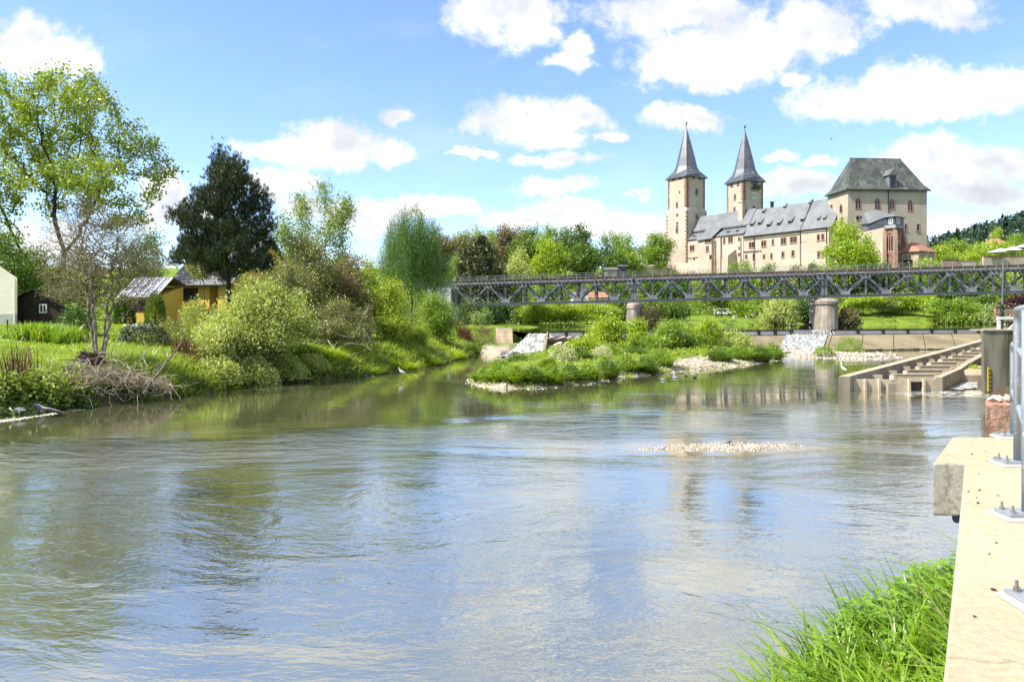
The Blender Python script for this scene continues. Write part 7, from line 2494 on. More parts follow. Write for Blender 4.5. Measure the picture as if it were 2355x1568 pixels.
# ---- castle hill and park trees
tree('maple_tree', 'bright yellow-green maple before the castle hall', 1952, 178, 508, 125, 'lime', 'darkbark', 17000, .50, 420, .35, base=.18, spread=.8, seed=171, nl=14)
park = [
    (1440, 140, 690, 60, 'mid', 'green shrub tree left beside the slim pier'),
    (1495, 150, 690, 70, 'mid', 'green tree right behind the slim pier'),
    (1545, 156, 688, 80, 'mid', 'dark green tree left of the strollers'),
    (1600, 204, 695, 70, 'spring', 'broad green tree above the white van'),
    (1648, 206, 690, 60, 'mid', 'green tree standing right over the strollers'),
    (1795, 140, 690, 100, 'sallow', 'broad silvery willow drooping to the upper water'),
    (1850, 150, 690, 70, 'deep', 'dark green tree just left of the broad pier'),
    (1745, 190, 688, 60, 'spring', 'green tree behind the park bench'),
    (2075, 172, 679, 84, 'lime', 'low yellow-green fruit tree with a clear trunk, second along the meadow'),
    (1985, 168, 679, 84, 'lime', 'low yellow-green fruit tree nearest the broad pier'),
    (2030, 172, 680, 84, 'sallow', 'greyish fruit tree between two yellow-green ones'),
    (2125, 170, 679, 84, 'lime', 'yellow-green fruit tree at the far end of the meadow row'),
    (2165, 162, 690, 80, 'spring', 'spreading green shrub tree right of the fruit trees'),
    (2215, 158, 688, 90, 'spring', 'dense bright shrub tree before the pink terrace wall'),
    (2262, 165, 680, 60, 'mid', 'dark tree beside the copper beech'),
    (2345, 160, 672, 90, 'purple', 'dark purple copper beech'),
    (2290, 152, 705, 40, 'pale', 'small pale tree at the end of the terrace wall'),
]
for i, (px, Y, top, w, mt, lab) in enumerate(park):
    fruit = 'fruit' in lab
    tree('park_tree', lab, px, Y, top, w, mt, 'darkbark', 8500, .42, 240, .2, base=.42 if fruit else .06, spread=.5 if fruit else .7, seed=200 + i, group='trees in the riverside park', nl=9, stems=1)
shrub('bronze_shrub', 'bronze and green shrub in front of the broad pier', 1945, 108, 705, 75, 'brownleaf', 230, 5200, .28, 6, 260, 'palebark', .4)
shrub('bronze_shrub', 'bare brownish shrub growing around the foot of the slim pier', 1495, 112, 700, 60, 'brownleaf', 231, 2600, .26, 6, 420, 'palebark', .35, .2)
shrub('pier_shrub', 'tuft of weeds growing on the head of the slim pier', 1450, 113, 695, 30, 'mid', 232, 600, .2, 3, 60) if False else None
right = [
    (2165, 215, 565, 70, 'lime', 'bright yellow-green tree above the gate house roof'),
    (2200, 225, 552, 80, 'spring', 'tall bright tree in the slope garden right of the gate house'),
    (2245, 232, 558, 80, 'lime', 'yellow-green tree above the garden walls'),
    (2290, 240, 553, 80, 'lime', 'yellow-green tree behind the outer parasol'),
    (2335, 245, 550, 80, 'spring', 'green tree behind the highest parasol'),
    (2180, 200, 580, 80, 'spring', 'green tree leaning over the stepped garden wall'),
    (2130, 196, 590, 60, 'lime', 'yellow-green shrub tree before the gate house'),
    (2235, 205, 578, 70, 'lime', 'rounded yellow-green tree over the lower garden wall'),
    (2290, 330, 518, 46, 'lime', 'lone light green tree before the dark forest'),
    (2340, 340, 530, 60, 'spring', 'green tree below the dark forest at the picture edge'),
]
for i, (px, Y, top, w, mt, lab) in enumerate(right):
    tree('slope_tree', lab, px, Y, top, w, mt, 'darkbark', 5200, .55, 200, .25, base=.06, spread=.9, seed=260 + i, group='trees on the slope right of the castle', nl=9)
wood = ((1905, 190, 622, 90, 'deep', 'dark tree behind the truss right of the broad pier'), (1975, 186, 618, 90, 'mid', 'green tree behind the truss under the maple'), (2035, 188, 612, 95, 'mid', 'tall green tree behind the truss below the chapel'),
        (2085, 184, 625, 80, 'spring', 'bright tree behind the truss below the gate house'), (2140, 186, 615, 95, 'mid', 'broad green tree behind the truss right of the gate house'), (2200, 182, 622, 90, 'deep', 'dark tree behind the truss below the garden walls'),
        (2255, 184, 618, 80, 'mid', 'green tree behind the truss next to the steel pole'), (1640, 205, 628, 90, 'mid', 'green tree behind the middle span under the lean-to'), (1560, 212, 632, 80, 'deep', 'dark tree behind the middle span below the rampart'),
        (1720, 200, 632, 90, 'spring', 'bright tree behind the middle span below the bay'), (1800, 196, 628, 90, 'mid', 'green tree behind the middle span below the long wing'), (1860, 190, 636, 70, 'deep', 'dark tree behind the end of the middle span'),
        (1500, 215, 640, 70, 'mid', 'green tree behind the start of the middle span'), (1270, 190, 655, 90, 'mid', 'green tree behind the first span left of the church'), (1425, 195, 650, 70, 'mid', 'green tree behind the first span beside the slim pier'))
for i, (px, Y, top, w, mt, lab) in enumerate(wood):
    tree('slope_tree', lab, px, Y, top, w, mt, 'darkbark', 7000, .50, 220, .25, base=.04, spread=.85, seed=620 + i, group='trees behind the railway bridge', nl=10)
for i, (px, Y, top, w, mt, lab) in enumerate(((1720, 222, 590, 60, 'spring', 'bright green shrub tree before the castle bay'), (1690, 226, 596, 50, 'spring', 'green shrub beside the lean-to'), (1765, 218, 600, 60, 'mid', 'green shrub tree under the middle castle windows'),
                                              (1830, 208, 602, 70, 'olive', 'olive shrub below the castle wall near the maple'), (1870, 204, 600, 60, 'mid', 'green shrub left of the maple'), (2045, 186, 600, 60, 'deep', 'dark shaded shrub at the foot of the chapel'), (1995, 180, 592, 60, 'deep', 'dark shaded shrub between maple and chapel'))):
    tree('hill_shrub', lab, px, Y, top, w, mt, 'darkbark', 4200, .5, 150, .12, base=.02, spread=.7, seed=290 + i, group='shrubs at the castle foot', stems=3, clear=.12)

# ---- masses nobody could count
def mass(name, label, mat, x, y, rad, per, ls, tall=.8, aspect=.55, sink=.2, flat=.2, mats=None):
    z = ground(x, y) - sink
    vf = VF().add(clumps_vf(G, x, y, z, rad, per, ls, tall, aspect, flat))
    o = put(name, vf.mesh(name, M[mat]))
    tag(o, label, 'undergrowth', None, 'stuff')
    return o


def polar(n, r0, r1, Y0, Y1, cond=None):
    r = G.uniform(r0, r1, n)
    Y = G.uniform(Y0, Y1, n)
    x = r * Y
    if cond is not None:
        k = cond(x, Y, r)
        x, Y = x[k], Y[k]
    return x, Y


v_of = lambda x, y: y - np.interp(x / y, YFR, YFY)
# slopes of the castle hill
castle_free = lambda x, y, r: (v_of(x, y) > 58) & ~((r > .2) & (r < .62) & (y > np.interp(r, [.2, .234, .26, .42, .45, .6], [268, 268, 255, 214, 200, 196])))
for mt, n, seed_ in (('mid', 700, 1), ('spring', 620, 2), ('deep', 300, 3), ('lime', 220, 4), ('olive', 200, 5)):
    x, y = polar(n, .14, .62, 165, 285, castle_free)
    mass('undergrowth', 'shrubs covering the castle slope, %s' % mt, mt, x, y, G.uniform(1.4, 3.4, len(x)), 62, .50, .95)
for mt, n in (('mid', 520), ('spring', 480), ('olive', 330), ('deep', 240)):
    x, y = polar(n, -.15, .21, 170, 272, lambda x, y, r: v_of(x, y) > 45)
    mass('undergrowth', 'garden shrubs on the hillside left of the castle, %s' % mt, mt, x, y, G.uniform(1.2, 3.0, len(x)), 55, .48, .8)
for mt, n in (('lime', 120), ('spring', 300), ('mid', 420), ('deep', 260)):
    x, y = polar(n, .55, .78, 172, 330, lambda x, y, r: v_of(x, y) > 26)
    mass('undergrowth', 'shrubs on the slope right of the castle, %s' % mt, mt, x, y, G.uniform(1.8, 4.0, len(x)), 62, .6, .95)
# far bank fringe
for mt, n in (('spring', 260), ('mid', 140), ('lime', 160)):
    x, y = polar(n, -.05, .75, 108, 190, lambda x, y, r: (np.abs(v_of(x, y) - 1.2) < 1.8))
    mass('undergrowth', 'low green fringe along the far bank, %s' % mt, mt, x, y, G.uniform(.5, 1.2, len(x)), 60, .26, .8)
x, y = polar(900, .225, .34, 190, 212)
k = np.abs(y - 201 - (x - 55) * .2) < 1.3
mass('undergrowth', 'clipped hedge at the back of the park meadow', 'mid', x[k], y[k], np.full(k.sum(), 1.3), 130, .3, 1.3)
x, y = polar(300, .40, .72, 160, 200, lambda x, y, r: (v_of(x, y) > 20))
mass('undergrowth', 'dark low growth behind the fruit trees', 'mid', x, y, G.uniform(1, 2.2, len(x)), 70, .38, .8)
x, y = polar(220, .40, .62, 152, 172, lambda x, y, r: (v_of(x, y) > 1.5) & (v_of(x, y) < 10))
mass('undergrowth', 'loose weeds and small bushes on the river meadow', 'spring', x, y, G.uniform(.35, .9, len(x)), 60, .24, .9)
x, y = polar(160, .15, .40, 126, 170, lambda x, y, r: (v_of(x, y) > 1.0) & (v_of(x, y) < 7))
mass('undergrowth', 'reeds and bushes along the park shore', 'mid', x, y, G.uniform(.4, 1.0, len(x)), 60, .24, 1.0)
# left land behind the houses
for mt, n in (('mid', 160), ('spring', 120), ('olive', 140)):
    x, y = polar(n, -.72, -.10, 74, 150, lambda x, y, r: x < -9)
    mass('undergrowth', 'trees and shrubs filling the gardens of the left bank, %s' % mt, mt, x, y, G.uniform(1.8, 3.6, len(x)), 90, .34, 1.25)
# dark forest on the far hill
def fir_mesh(rng, n=900):
    t = rng.uniform(0, 1, n)
    a = rng.uniform(0, 6.28, n)
    rr = (1 - t) * .5 * (.75 + .25 * np.sin(t * 40)) * rng.uniform(.6, 1, n)
    c = np.stack([rr * np.cos(a), rr * np.sin(a), .1 + t * 1.0], 1)
    return VF().add(leaves_vf(rng, c, .13, .5, np.stack([np.cos(a), np.sin(a), -.3 + 0 * a], 1), .5)).mesh('fir', M['fir'])


fv = VF()
r = G.uniform(.50, .86, 900)
Y = G.uniform(380, 600, 900)
x = r * Y
z = ground(x, Y)
for i in range(len(x)):
    h = G.uniform(9, 15)
    n = 70
    u = rnd_unit(G, n)
    t = G.uniform(.2, 1, n)
    conic = G.random() < .3
    if conic:
        rr = (1.05 - t) * h * .24
        c = np.stack([x[i] + u[:, 0] * rr, Y[i] + u[:, 1] * rr, z[i] + h * 1.1 * t], 1)
    else:
        c = np.stack([x[i] + u[:, 0] * h * .32, Y[i] + u[:, 1] * h * .32, z[i] + h * .62 + u[:, 2] * h * .36], 1)
    fv.add(leaves_vf(G, c, 1.7, .7))
tag(put('forest', fv.mesh('forest', M['fir'])), 'dark wooded hill far behind the castle', 'forest', None, 'stuff')
for i, (px, Y, top, w) in enumerate(((2242, 470, 516, 34), (2312, 480, 500, 44))):
    loc, H, Wd = spot(px, Y, top, w)
    rng = np.random.default_rng(330 + i)
    n = 2600
    t = rng.uniform(.08, 1, n)
    a = rng.uniform(0, 6.28, n)
    tier = .7 + .3 * np.sin(t * 34)
    rr = (1.02 - t) * Wd * .55 * tier * rng.uniform(.5, 1, n)
    c = np.stack([rr * np.cos(a), rr * np.sin(a), t * H], 1)
    plant('spruce_tree', ('spiky spruce rising above the forest edge nearest the castle', 'broad dark conifer rising above the forest edge')[i], 'tree', (
        VF().add(limbs_vf(np.array([(0, 0, H * s) for s in (0, .3, .6, .95)]), np.arange(-1, 3), np.array([.4, .3, .2, .06]), 5)).mesh('spruce trunk', M['darkbark']),
        VF().add(leaves_vf(rng, c, 1.2, .4, np.stack([np.cos(a), np.sin(a), -.2 + 0 * a], 1), .3)).mesh('spruce', M['fir'])), loc)


# ------------------------------------------------------------------ bank, island and foreground growth
def grass(name, label, mat, x, y, h, w, lean=.35, bend=.5, sink=.02, kind='stuff', cat='grass', dirn=None):
    z = ground(x, y) - sink
    o = put(name, VF().add(blades_vf(G, np.stack([x, y, z], 1), h, w, lean, bend, dirn)).mesh(name, M[mat]))
    return tag(o, label, cat, None, kind)


def left_d(x, y):
    return np.interp(y, WLY, WLX) - x


def tufts(x, y, per, spread):
    k = np.repeat(np.arange(len(x)), per)
    return x[k] + G.normal(0, spread, len(k)), y[k] + G.normal(0, spread, len(k)), k


# lawn of the left bank
x, y, z = scatter(G, 52000, -34, -8, 28, 64, lambda x, y: (left_d(x, y) > 3.2) & (np.abs(x / y) < .72))
grass('lawn_grass', 'short bright lawn on the left bank', 'lawnblade', x, y, .16, .035, .4, .4)
# long grass on the bank shoulder and hanging over the water
y = 36 + 56 * G.uniform(0, 1, 2600) ** 1.3
x = np.interp(y, WLY, WLX) - G.uniform(-.1, 3.6, 2600)
tx, ty, k = tufts(x, y, 9, .12)
grass('bank_grass', 'long fresh grass overhanging the left waterline', 'blade_far', tx, ty, G.uniform(.35, .75, len(tx)), .035, .35, .8)
y = 32 + 58 * G.uniform(0, 1, 260) ** 1.3
x = np.interp(y, WLY, WLX) - G.uniform(0, 3.0, 260)
tx, ty, k = tufts(x, y, 9, .16)
grass('dead_grass', 'pale dead grass among the green of the left bank', 'hay', tx, ty, G.uniform(.25, .6, len(tx)), .03, .5, 1.0)
x, y, z = scatter(G, 800, -26, -14, 28, 45, lambda x, y: (left_d(x, y) > 2.0) & (left_d(x, y) < 4.4))
tx, ty, k = tufts(x, y, 8, .14)
grass('bank_grass', 'rough grass along the lawn edge', 'blade_far', tx, ty, G.uniform(.25, .5, len(tx)), .03, .4, .6)
# the mound of tall grass by the shed
gx_, gy_ = XX(105, 42), 42.0
x = gx_ + G.normal(0, 1.0, 500)
y = gy_ + G.normal(0, .7, 500)
k = (np.abs(x - gx_) < 1.9) & (np.abs(y - gy_) < 1.6)
tx, ty, kk = tufts(x[k], y[k], 9, .12)
t = thing('grass_clump', 'big clump of tall meadow grass in front of the black shed', 'grass clump', (gx_, gy_, gz(gx_, gy_)))
hh = 1.0 * np.clip(1.15 - ((tx - gx_) / 2.2) ** 2, .3, 1)
put('blades', VF().add(blades_vf(G, np.stack([tx, ty, ground(tx, ty) - .02], 1), hh, .05, .25, .5)).mesh('meadow clump', M['blade']), t)


def bush_thing(name, label, mat, px, Y, w, h, n, ls, aspect=.55, group=None, cat='bush', ry=None, zoff=0.0, flat=.2, part='foliage'):
    xx = XX(px, Y)
    zz = gz(xx, Y) + zoff
    t = thing(name, label, cat, (xx, Y, zz), group)
    u = rnd_unit(G, n)
    u[:, 2] = np.abs(u[:, 2])
    lump = 1 + .22 * wob(u[:, 0] * 3, u[:, 1] * 3 + u[:, 2] * 2, 1.1, px)
    q = G.uniform(.35, 1, n) ** .5 * lump
    c = np.stack([xx + u[:, 0] * w / 2 * q, Y + u[:, 1] * (ry or w / 2) * q, zz + u[:, 2] * h * q + .05], 1)
    vf = VF()
    if cat == 'tussock':
        k = int(n * .45)
        a, q2 = G.uniform(0, 6.28, k), G.uniform(0, 1, k) ** .5
        d = np.stack([np.cos(a), np.sin(a), 0 * a], 1)
        p = np.array([xx, Y, zz + .02]) + d * q2[:, None] * np.array([w * .36, (ry or w / 2) * .72, 0])
        p[:, 2] = np.maximum(ground(p[:, 0], p[:, 1]), 0) - .03
        vf.add(blades_vf(G, p, h * (1.05 - .5 * q2) * (1 + .35 * wob(p[:, 0] * 5, p[:, 1] * 5, 1.0, px)), .03 + ls * .10, .30, .85, d))
    vf.add(leaves_vf(G, c, ls, aspect, None, 1, flat))
    put(part, vf.mesh(name, M[mat]), t)
    return t


bush_thing('juniper_bush', 'dark spreading juniper on the lawn behind the driftwood', 'needle', 330, 44.5, 3.2, 1.25, 2600, .22, .2)
bush_thing('juniper_bush', 'grey-green spreading juniper joined to the darker one', 'olive', 395, 45.5, 2.6, 1.5, 2200, .2, .22)
bush_thing('garden_bush', 'light green garden bush under the yellow house window', 'sallow', 448, 58, 2.6, 2.3, 2200, .16)
bush_thing('garden_bush', 'olive low garden bush beside the house corner', 'olive', 478, 57, 2.0, 1.7, 1500, .15)
bush_thing('garden_bush', 'dark rounded bush between shed and bare tree', 'deep', 176, 46, 2.4, 1.9, 2600, .15)
# knotweed bank on the far left, leaves in horizontal layers
for i, (px, Y, w, h, n) in enumerate(((30, 30.6, 2.4, 1.5, 900), (95, 31.2, 2.6, 1.75, 1100), (150, 32.4, 2.2, 1.55, 950), (-30, 29.8, 2.6, 1.5, 800))):
    bush_thing('knotweed', ('knotweed with pale flat leaves at the picture edge', 'knotweed with pale flat leaves over the grey rocks', 'knotweed with pale flat leaves beside the root tangle', 'knotweed reaching out of the picture')[i], 'knot', px, Y, w, h, int(n * 1.6), .17, .75, 'knotweed plants on the left bank', 'knotweed', 1.0, -.75, .65)
bush_thing('bank_bush', 'dark green growth hanging over the water beside the rocks', 'deep', 130, 31.9, 2.6, .95, 2400, .13, .6, None, 'bush', .8, -.9)
bush_thing('bank_bush', 'green growth under the root tangle', 'mid', 330, 34.9, 3.0, .9, 2200, .13, .5, None, 'bush', .7, -.7)
# leafy growth covering the foot of the left bank down to the water
def bank_mass(label, mat, n, d0, d1, y0, y1, rad, ls, per=70):
    y = y0 + (y1 - y0) * G.uniform(0, 1, n) ** 1.25
    x = np.interp(y, WLY, WLX) - G.uniform(d0, d1, n)
    vf = VF().add(clumps_vf(G, x, y, np.maximum(ground(x, y), 0) - .12, G.uniform(rad * .6, rad * 1.3, len(x)), per, ls, .8))
    tag(put('undergrowth', vf.mesh('bank growth', M[mat])), label, 'undergrowth', None, 'stuff')


bank_mass('dark leafy growth along the foot of the left bank', 'deep', 300, -.15, 1.1, 28, 92, .40, .14)
bank_mass('green leafy growth along the left bank', 'mid', 420, .3, 2.6, 28, 92, .45, .15)
bank_mass('bright weeds on the shoulder of the left bank', 'spring', 480, .6, 3.2, 34, 92, .42, .15)
for i, (px, Y, w, h) in enumerate(((500, 40.6, 3.0, 1.5), (575, 42.4, 3.4, 1.7), (650, 44.6, 3.2, 1.5), (715, 46.9, 2.6, 1.2))):
    bush_thing('willow_shrub', ('low sallow branches over the water under the reddish stalks', 'low sallow branches over the water under the middle of the pale shrub', 'low sallow branches dipping to the water right of the pale shrub', 'low sallow branches at the fallen branches')[i], 'sallow', px, Y, w, h, 4200, .15, .5, 'low sallow branches along the water', 'shrub', 1.1, -.55, .1)
# red and brown dead stalks
def stalks(label, px0, px1, Y, h, n, mat='redstalk'):
    xx0, xx1 = XX(px0, Y), XX(px1, Y)
    t = thing('dead_stalks', label, 'dead stalks', ((xx0 + xx1) / 2, Y, gz((xx0 + xx1) / 2, Y)), 'patches of dead red stalks')
    x = G.uniform(xx0, xx1, n)
    y = Y + G.normal(0, .5, n)
    put('stalks', VF().add(blades_vf(G, np.stack([x, y, ground(x, y) - .05], 1), h, .035, .12, .15)).mesh('stalks', M[mat]), t)


stalks('red brown dead stalks on the bank left of the pale willow shrub', 400, 478, 41.5, 1.1, 330)
stalks('brown dead stalks between the knotweed leaves', 10, 60, 31.5, 1.3, 120)
stalks('rust red dead stalks at the far end of the left bank', 1052, 1088, 79, 2.0, 420)
stalks('rust red dead stalks on the island behind the yellow-green bushes', 1320, 1400, 76, 1.6, 420)
stalks('thin brown dead stalks on the right part of the island', 1540, 1640, 72, 1.3, 300)
bush_thing('dead_brush', 'round heap of bare brown brush beside the masonry stub', 'brownleaf', 1112, 80, 2.9, 1.9, 2600, .22, .12)
bush_thing('bank_bush', 'yellow-green low bush before the rust red stalks', 'lime', 1062, 80, 1.6, 1.3, 900, .18)
for i, (px, Y, w, h, m_) in enumerate(((690, 48.5, 2.2, .9, 'spring'), (760, 49.5, 2.4, .8, 'lime'), (850, 51, 2.2, .75, 'spring'), (925, 55, 2.6, .85, 'lime'), (985, 60, 2.8, .9, 'spring'), (1040, 68, 3.0, 1.1, 'lime'), (1075, 76, 2.4, 1.0, 'mid'))):
    bush_thing('bank_tussock', 'rounded grassy tussock %s' % ('below the pale willow shrub', 'at the fallen branches', 'next to the hunched heron', 'below the bright rods', 'before the rounded light green shrub', 'at the bend of the bank', 'at the tip of the left bank')[i],
               m_, px, Y - .6, w, h, 1500, .17, .2, 'tussocks along the left waterline', 'tussock', .9, -.35, .0)


# driftwood and roots
def root_mass():
    cx, cy = XX(262, 34.2), 34.2
    t = thing('driftwood', 'bleached tangle of washed-up roots and branches at the waterline', 'driftwood', (cx, cy, .2))
    rr = np.random.default_rng(5)
    m = MB()
    for i in range(230):
        px = rr.uniform(160, 400)
        Y = 34.0 + rr.uniform(-.7, 1.0) + (px - 262) * .012
        x = XX(px, Y)
        z = rr.uniform(.2, 2.3) * (1 - abs(px - 255) / 240) + .3
        p = Vector((x, Y - .35, z))
        d = Vector((rr.normal(), rr.normal() * .4 - .15, -.35 + rr.normal() * .55)).normalized()
        L = rr.uniform(.4, 1.6)
        path = [p]
        for k in range(5):
            d = (d + Vector(rr.normal(size=3) * .32) + Vector((0, 0, -.10))).normalized()
            q = path[-1] + d * L / 5
            q.z = max(q.z, -.05)
            path.append(q)
        r0 = rr.uniform(.008, .024)
        m.tube(path, [r0 * (1 - .15 * k) for k in range(6)], 5)
        if i % 3 == 0:
            q = path[3]
            m.tube([q, q + Vector(rr.normal(size=3) * .18), q + Vector(rr.normal(size=3) * .3)], [r0 * .6, r0 * .5, r0 * .3], 4)
    m.build('branches', M['deadwood'], t)
    # thick limbs
    m = MB()
    for pts, r0 in ((((330, 905, 34), (355, 870, 34), (385, 830, 34.4), (415, 790, 34.6), (430, 755, 35)), .055), (((352, 862, 34), (375, 835, 33.8), (410, 812, 33.8), (455, 822, 34)), .03),
                    (((298, 860, 34), (325, 825, 34.2), (345, 800, 34.5), (365, 788, 34.6)), .03), (((385, 828, 34.3), (372, 800, 34.2), (378, 775, 34.1)), .022), (((258, 842, 33.6), (256, 812, 33.6), (263, 790, 33.6)), .035),
                    (((255, 870, 33.5), (262, 900, 33.5), (285, 925, 33.4), (292, 905, 33.4)), .02), (((150, 832, 33.2), (200, 828, 33.3), (255, 815, 33.8)), .025)):
        path = [at(*p) for p in pts]
        m.tube(path, [r0 * (1 - .6 * i / (len(path) - 1)) for i in range(len(path))], 7)
    m.build('limbs', M['palebark'], t)
    # hay draped on it
    n = 2600
    px = rr.uniform(160, 400, n)
    Y = 34.2 + rr.normal(0, .5, n) + (px - 262) * .012
    x = (px - CX) / FPX * Y
    zz = .55 + 1.25 * np.clip(1 - np.abs(px - 240) / 170, 0, 1) * rr.uniform(.3, 1, n) + rr.normal(0, .1, n)
    c = np.stack([x, Y - .2, zz], 1)
    put('dead_grass', VF().add(leaves_vf(rr, c, .38, .05, np.tile([.5, 0, -.45], (n, 1)), .8)).mesh('flood hay', M['hay']), t)
    s = blob_mesh('root plate', M['rotwood'], random.Random(4), .72, .45, .36, .8, 3)
    st = thing('root_stump', 'dark rotten root stump lying in the washed-up tangle', 'stump', tuple(at(210, 826, 34.0)))
    o = put('stump', s)
    o.parent = st
    m = MB()
    for i in range(16):
        a = rr.uniform(0, 6.28)
        d = Vector((math.cos(a), -.3, math.sin(a)))
        d.z *= .6
        m.tube([d * .3, d * .62 + Vector(rr.normal(size=3) * .12), d * rr.uniform(.7, 1.1) + Vector(rr.normal(size=3) * .25)], [.05, .03, .010], 5)
    o = put('roots', m.mesh('roots', M['rotwood']))
    o.parent = st


root_mass()
fb = thing('fallen_branch', 'bare fallen branches hanging to the water under the hazel thicket', 'branch', tuple(at(740, 830, 50)))
m = MB()
rr = np.random.default_rng(15)
for i in range(16):
    p = at(rr.uniform(690, 830), rr.uniform(770, 830), 50.2 + rr.uniform(-.6, .6))
    d = Vector((rr.normal() * .7, -.3, rr.uniform(-.6, .25)))
    path = [p]
    for k in range(5):
        d = (d + Vector(rr.normal(size=3) * .3)).normalized()
        path.append(path[-1] + d * .42)
    m.tube(path, [.035, .03, .025, .02, .014, .008], 5)
m.build('branches', M['deadwood'], fb)

# grey rocks and gravel at the left edge
for i, (px, py, s, fl) in enumerate(((52, 930, .55, .8), (82, 930, .6, .65), (105, 926, .62, .45), (40, 938, .4, .8), (120, 936, .5, .35), (66, 915, .4, .7), (88, 914, .42, .7), (25, 925, .4, .6))):
    y = 4 * FPX / (py + 20 - HY)
    rock((XX(px, y), y, .22), s, ('grey rock beside the largest one', 'flat grey rock in front of the group', 'largest slanting grey rock', 'small grey rock at the gravel', 'low flat slab at the water', 'upper grey rock under the leaves', 'upper grey rock against the growth', 'grey rock at the picture edge')[i] + ' on the left bank',
         'grey rocks on the left bank', True, fl)


def pebbles(label, x, y, z, s, mat='pebble'):
    n = len(x)
    c = np.stack([x, y, z], 1)
    oct_ = np.array([[1, 0, 0], [0, 1, 0], [-1, 0, 0], [0, -1, 0], [0, 0, 1], [0, 0, -1]], float)
    a = G.uniform(0, 6.28, n)
    sc = np.stack([G.uniform(.7, 1.3, n), G.uniform(.6, 1.0, n), G.uniform(.35, .6, n)], 1) * np.asarray(s).reshape(-1, 1)
    v = oct_[None] * sc[:, None, :]
    ca, sa = np.cos(a)[:, None], np.sin(a)[:, None]
    vx = v[..., 0] * ca - v[..., 1] * sa
    vy = v[..., 0] * sa + v[..., 1] * ca
    v = np.stack([vx, vy, v[..., 2]], -1) + c[:, None, :]
    t8 = np.array([[0, 1, 4], [1, 2, 4], [2, 3, 4], [3, 0, 4], [1, 0, 5], [2, 1, 5], [3, 2, 5], [0, 3, 5]])
    f = (np.arange(n)[:, None, None] * 6 + t8[None]).reshape(-1, 3)
    me = mesh_np('pebbles', v.reshape(-1, 3), f, M[mat], True)
    return tag(put('pebbles', me), label, 'pebbles', None, 'stuff')


x, y, z = scatter(G, 5000, -21, -17.5, 26.5, 31.6, lambda x, y: (np.abs(left_d(x, y) - .05) < .7))
pebbles('pale gravel at the left waterline', x, y, np.maximum(ground(x, y), -.02) + .01, G.uniform(.02, .09, len(x)))
u = rnd_unit(G, 2600)
x = 6.4 + u[:, 0] * 2.7 * G.uniform(0, 1, 2600) ** .7
y = 22.6 + u[:, 1] * .8 * G.uniform(0, 1, 2600) ** .7 + (x - 6.4) * .12
pebbles('pebbles of the gravel shoal breaking the water surface', x, y, G.normal(.0, .010, 2600), G.uniform(.015, .05, 2600))
# island: pale stones, grass tussocks, bushes
isl = lambda x, y: poly_dist(x, y, ISLAND)
x, y, z = scatter(G, 22000, -3, 27, 40, 83, lambda x, y: (isl(x, y) > -.4) & (isl(x, y) < 4.5) & (((np.abs(x - 14.5 - (y - 55) * .8) < 5.5) & (y < 68)) | (isl(x, y) < .5)))
pebbles('pale shingle on the island', x, y, np.maximum(ground(x, y), -.03), G.uniform(.04, .16, len(x)))
bare = lambda x, y: ((np.abs(x - 13.8 - (y - 57) * .9) < 2.6) & (isl(x, y) > .2) & (isl(x, y) < 3.4) & (y > 52) & (y < 62))
x, y, z = scatter(G, 3600, -3.5, 27, 40, 83, lambda x, y: (isl(x, y) > .0) & ~bare(x, y))
tx, ty, k = tufts(x, y, 13, .20)
ok = isl(tx, ty) > -.25
grass('island_grass', 'thick fresh grass over the island', 'blade_far', tx[ok], ty[ok], G.uniform(.2, .5, len(tx))[ok], .05, .45, .8)
rim, ri = [], 0
for (px, py, w, h, mt) in ((1112, 884, 46, 34, 'spring'), (1145, 889, 50, 40, 'blade'), (1185, 891, 60, 42, 'spring'), (1225, 891, 46, 40, 'mid'), (1270, 890, 60, 44, 'spring'), (1310, 884, 50, 40, 'mid'), (1350, 881, 56, 40, 'spring'),
                           (1395, 874, 56, 44, 'mid'), (1440, 864, 54, 42, 'spring'), (1485, 862, 54, 40, 'mid'), (1522, 854, 50, 44, 'spring'), (1655, 841, 56, 34, 'mid'), (1700, 836, 50, 38, 'spring'), (1745, 834, 56, 40, 'mid'),
                           (1778, 828, 44, 34, 'spring'), (1150, 862, 46, 26, 'spring'), (1190, 850, 60, 30, 'mid'), (1330, 850, 70, 36, 'mid'), (1400, 840, 60, 34, 'spring'), (1260, 868, 40, 26, 'spring'), (1460, 838, 60, 28, 'mid')):
    Y = 4 * FPX / (py - HY)
    rim.append((px, Y, w, h, mt))
words_ = ('at the near tip of the island', 'with long blades next to the near tip', 'broad and low on the near shore', 'with a dark hollow on the near shore', 'right of the dark hollow', 'before the blossoming bush', 'below the blossoming bush', 'in the middle of the near shore', 'right of the middle of the near shore', 'left of the bare shingle',
          'last before the bare shingle', 'first after the bare shingle', 'on the right shore of the island', 'broad on the right shore', 'at the right tip of the island', 'in the second rank at the tip', 'behind the near shore', 'behind the middle of the shore', 'behind the shingle side', 'small one in the second rank', 'in the second rank beside the shingle')
for (px, Y, w, h, mt), wd in zip(rim, words_):
    wm = w / FPX * Y
    bush_thing('island_tussock', 'leafy tussock ' + wd, mt, px, Y + wm * .3, wm, h / FPX * Y, 1100, .17 + Y * .001, .25, 'leafy tussocks on the island', 'tussock', wm * .45, -.08, .0)
bush_thing('blossoming_bush', 'white blossoming bush on the near side of the island', 'blossom', 1292, 53, 2.2, 1.35, 2200, .15)
bush_thing('blossoming_bush', 'small pale blossoming bush behind the larger one', 'blossom', 1385, 57, 1.8, 1.0, 1300, .15)
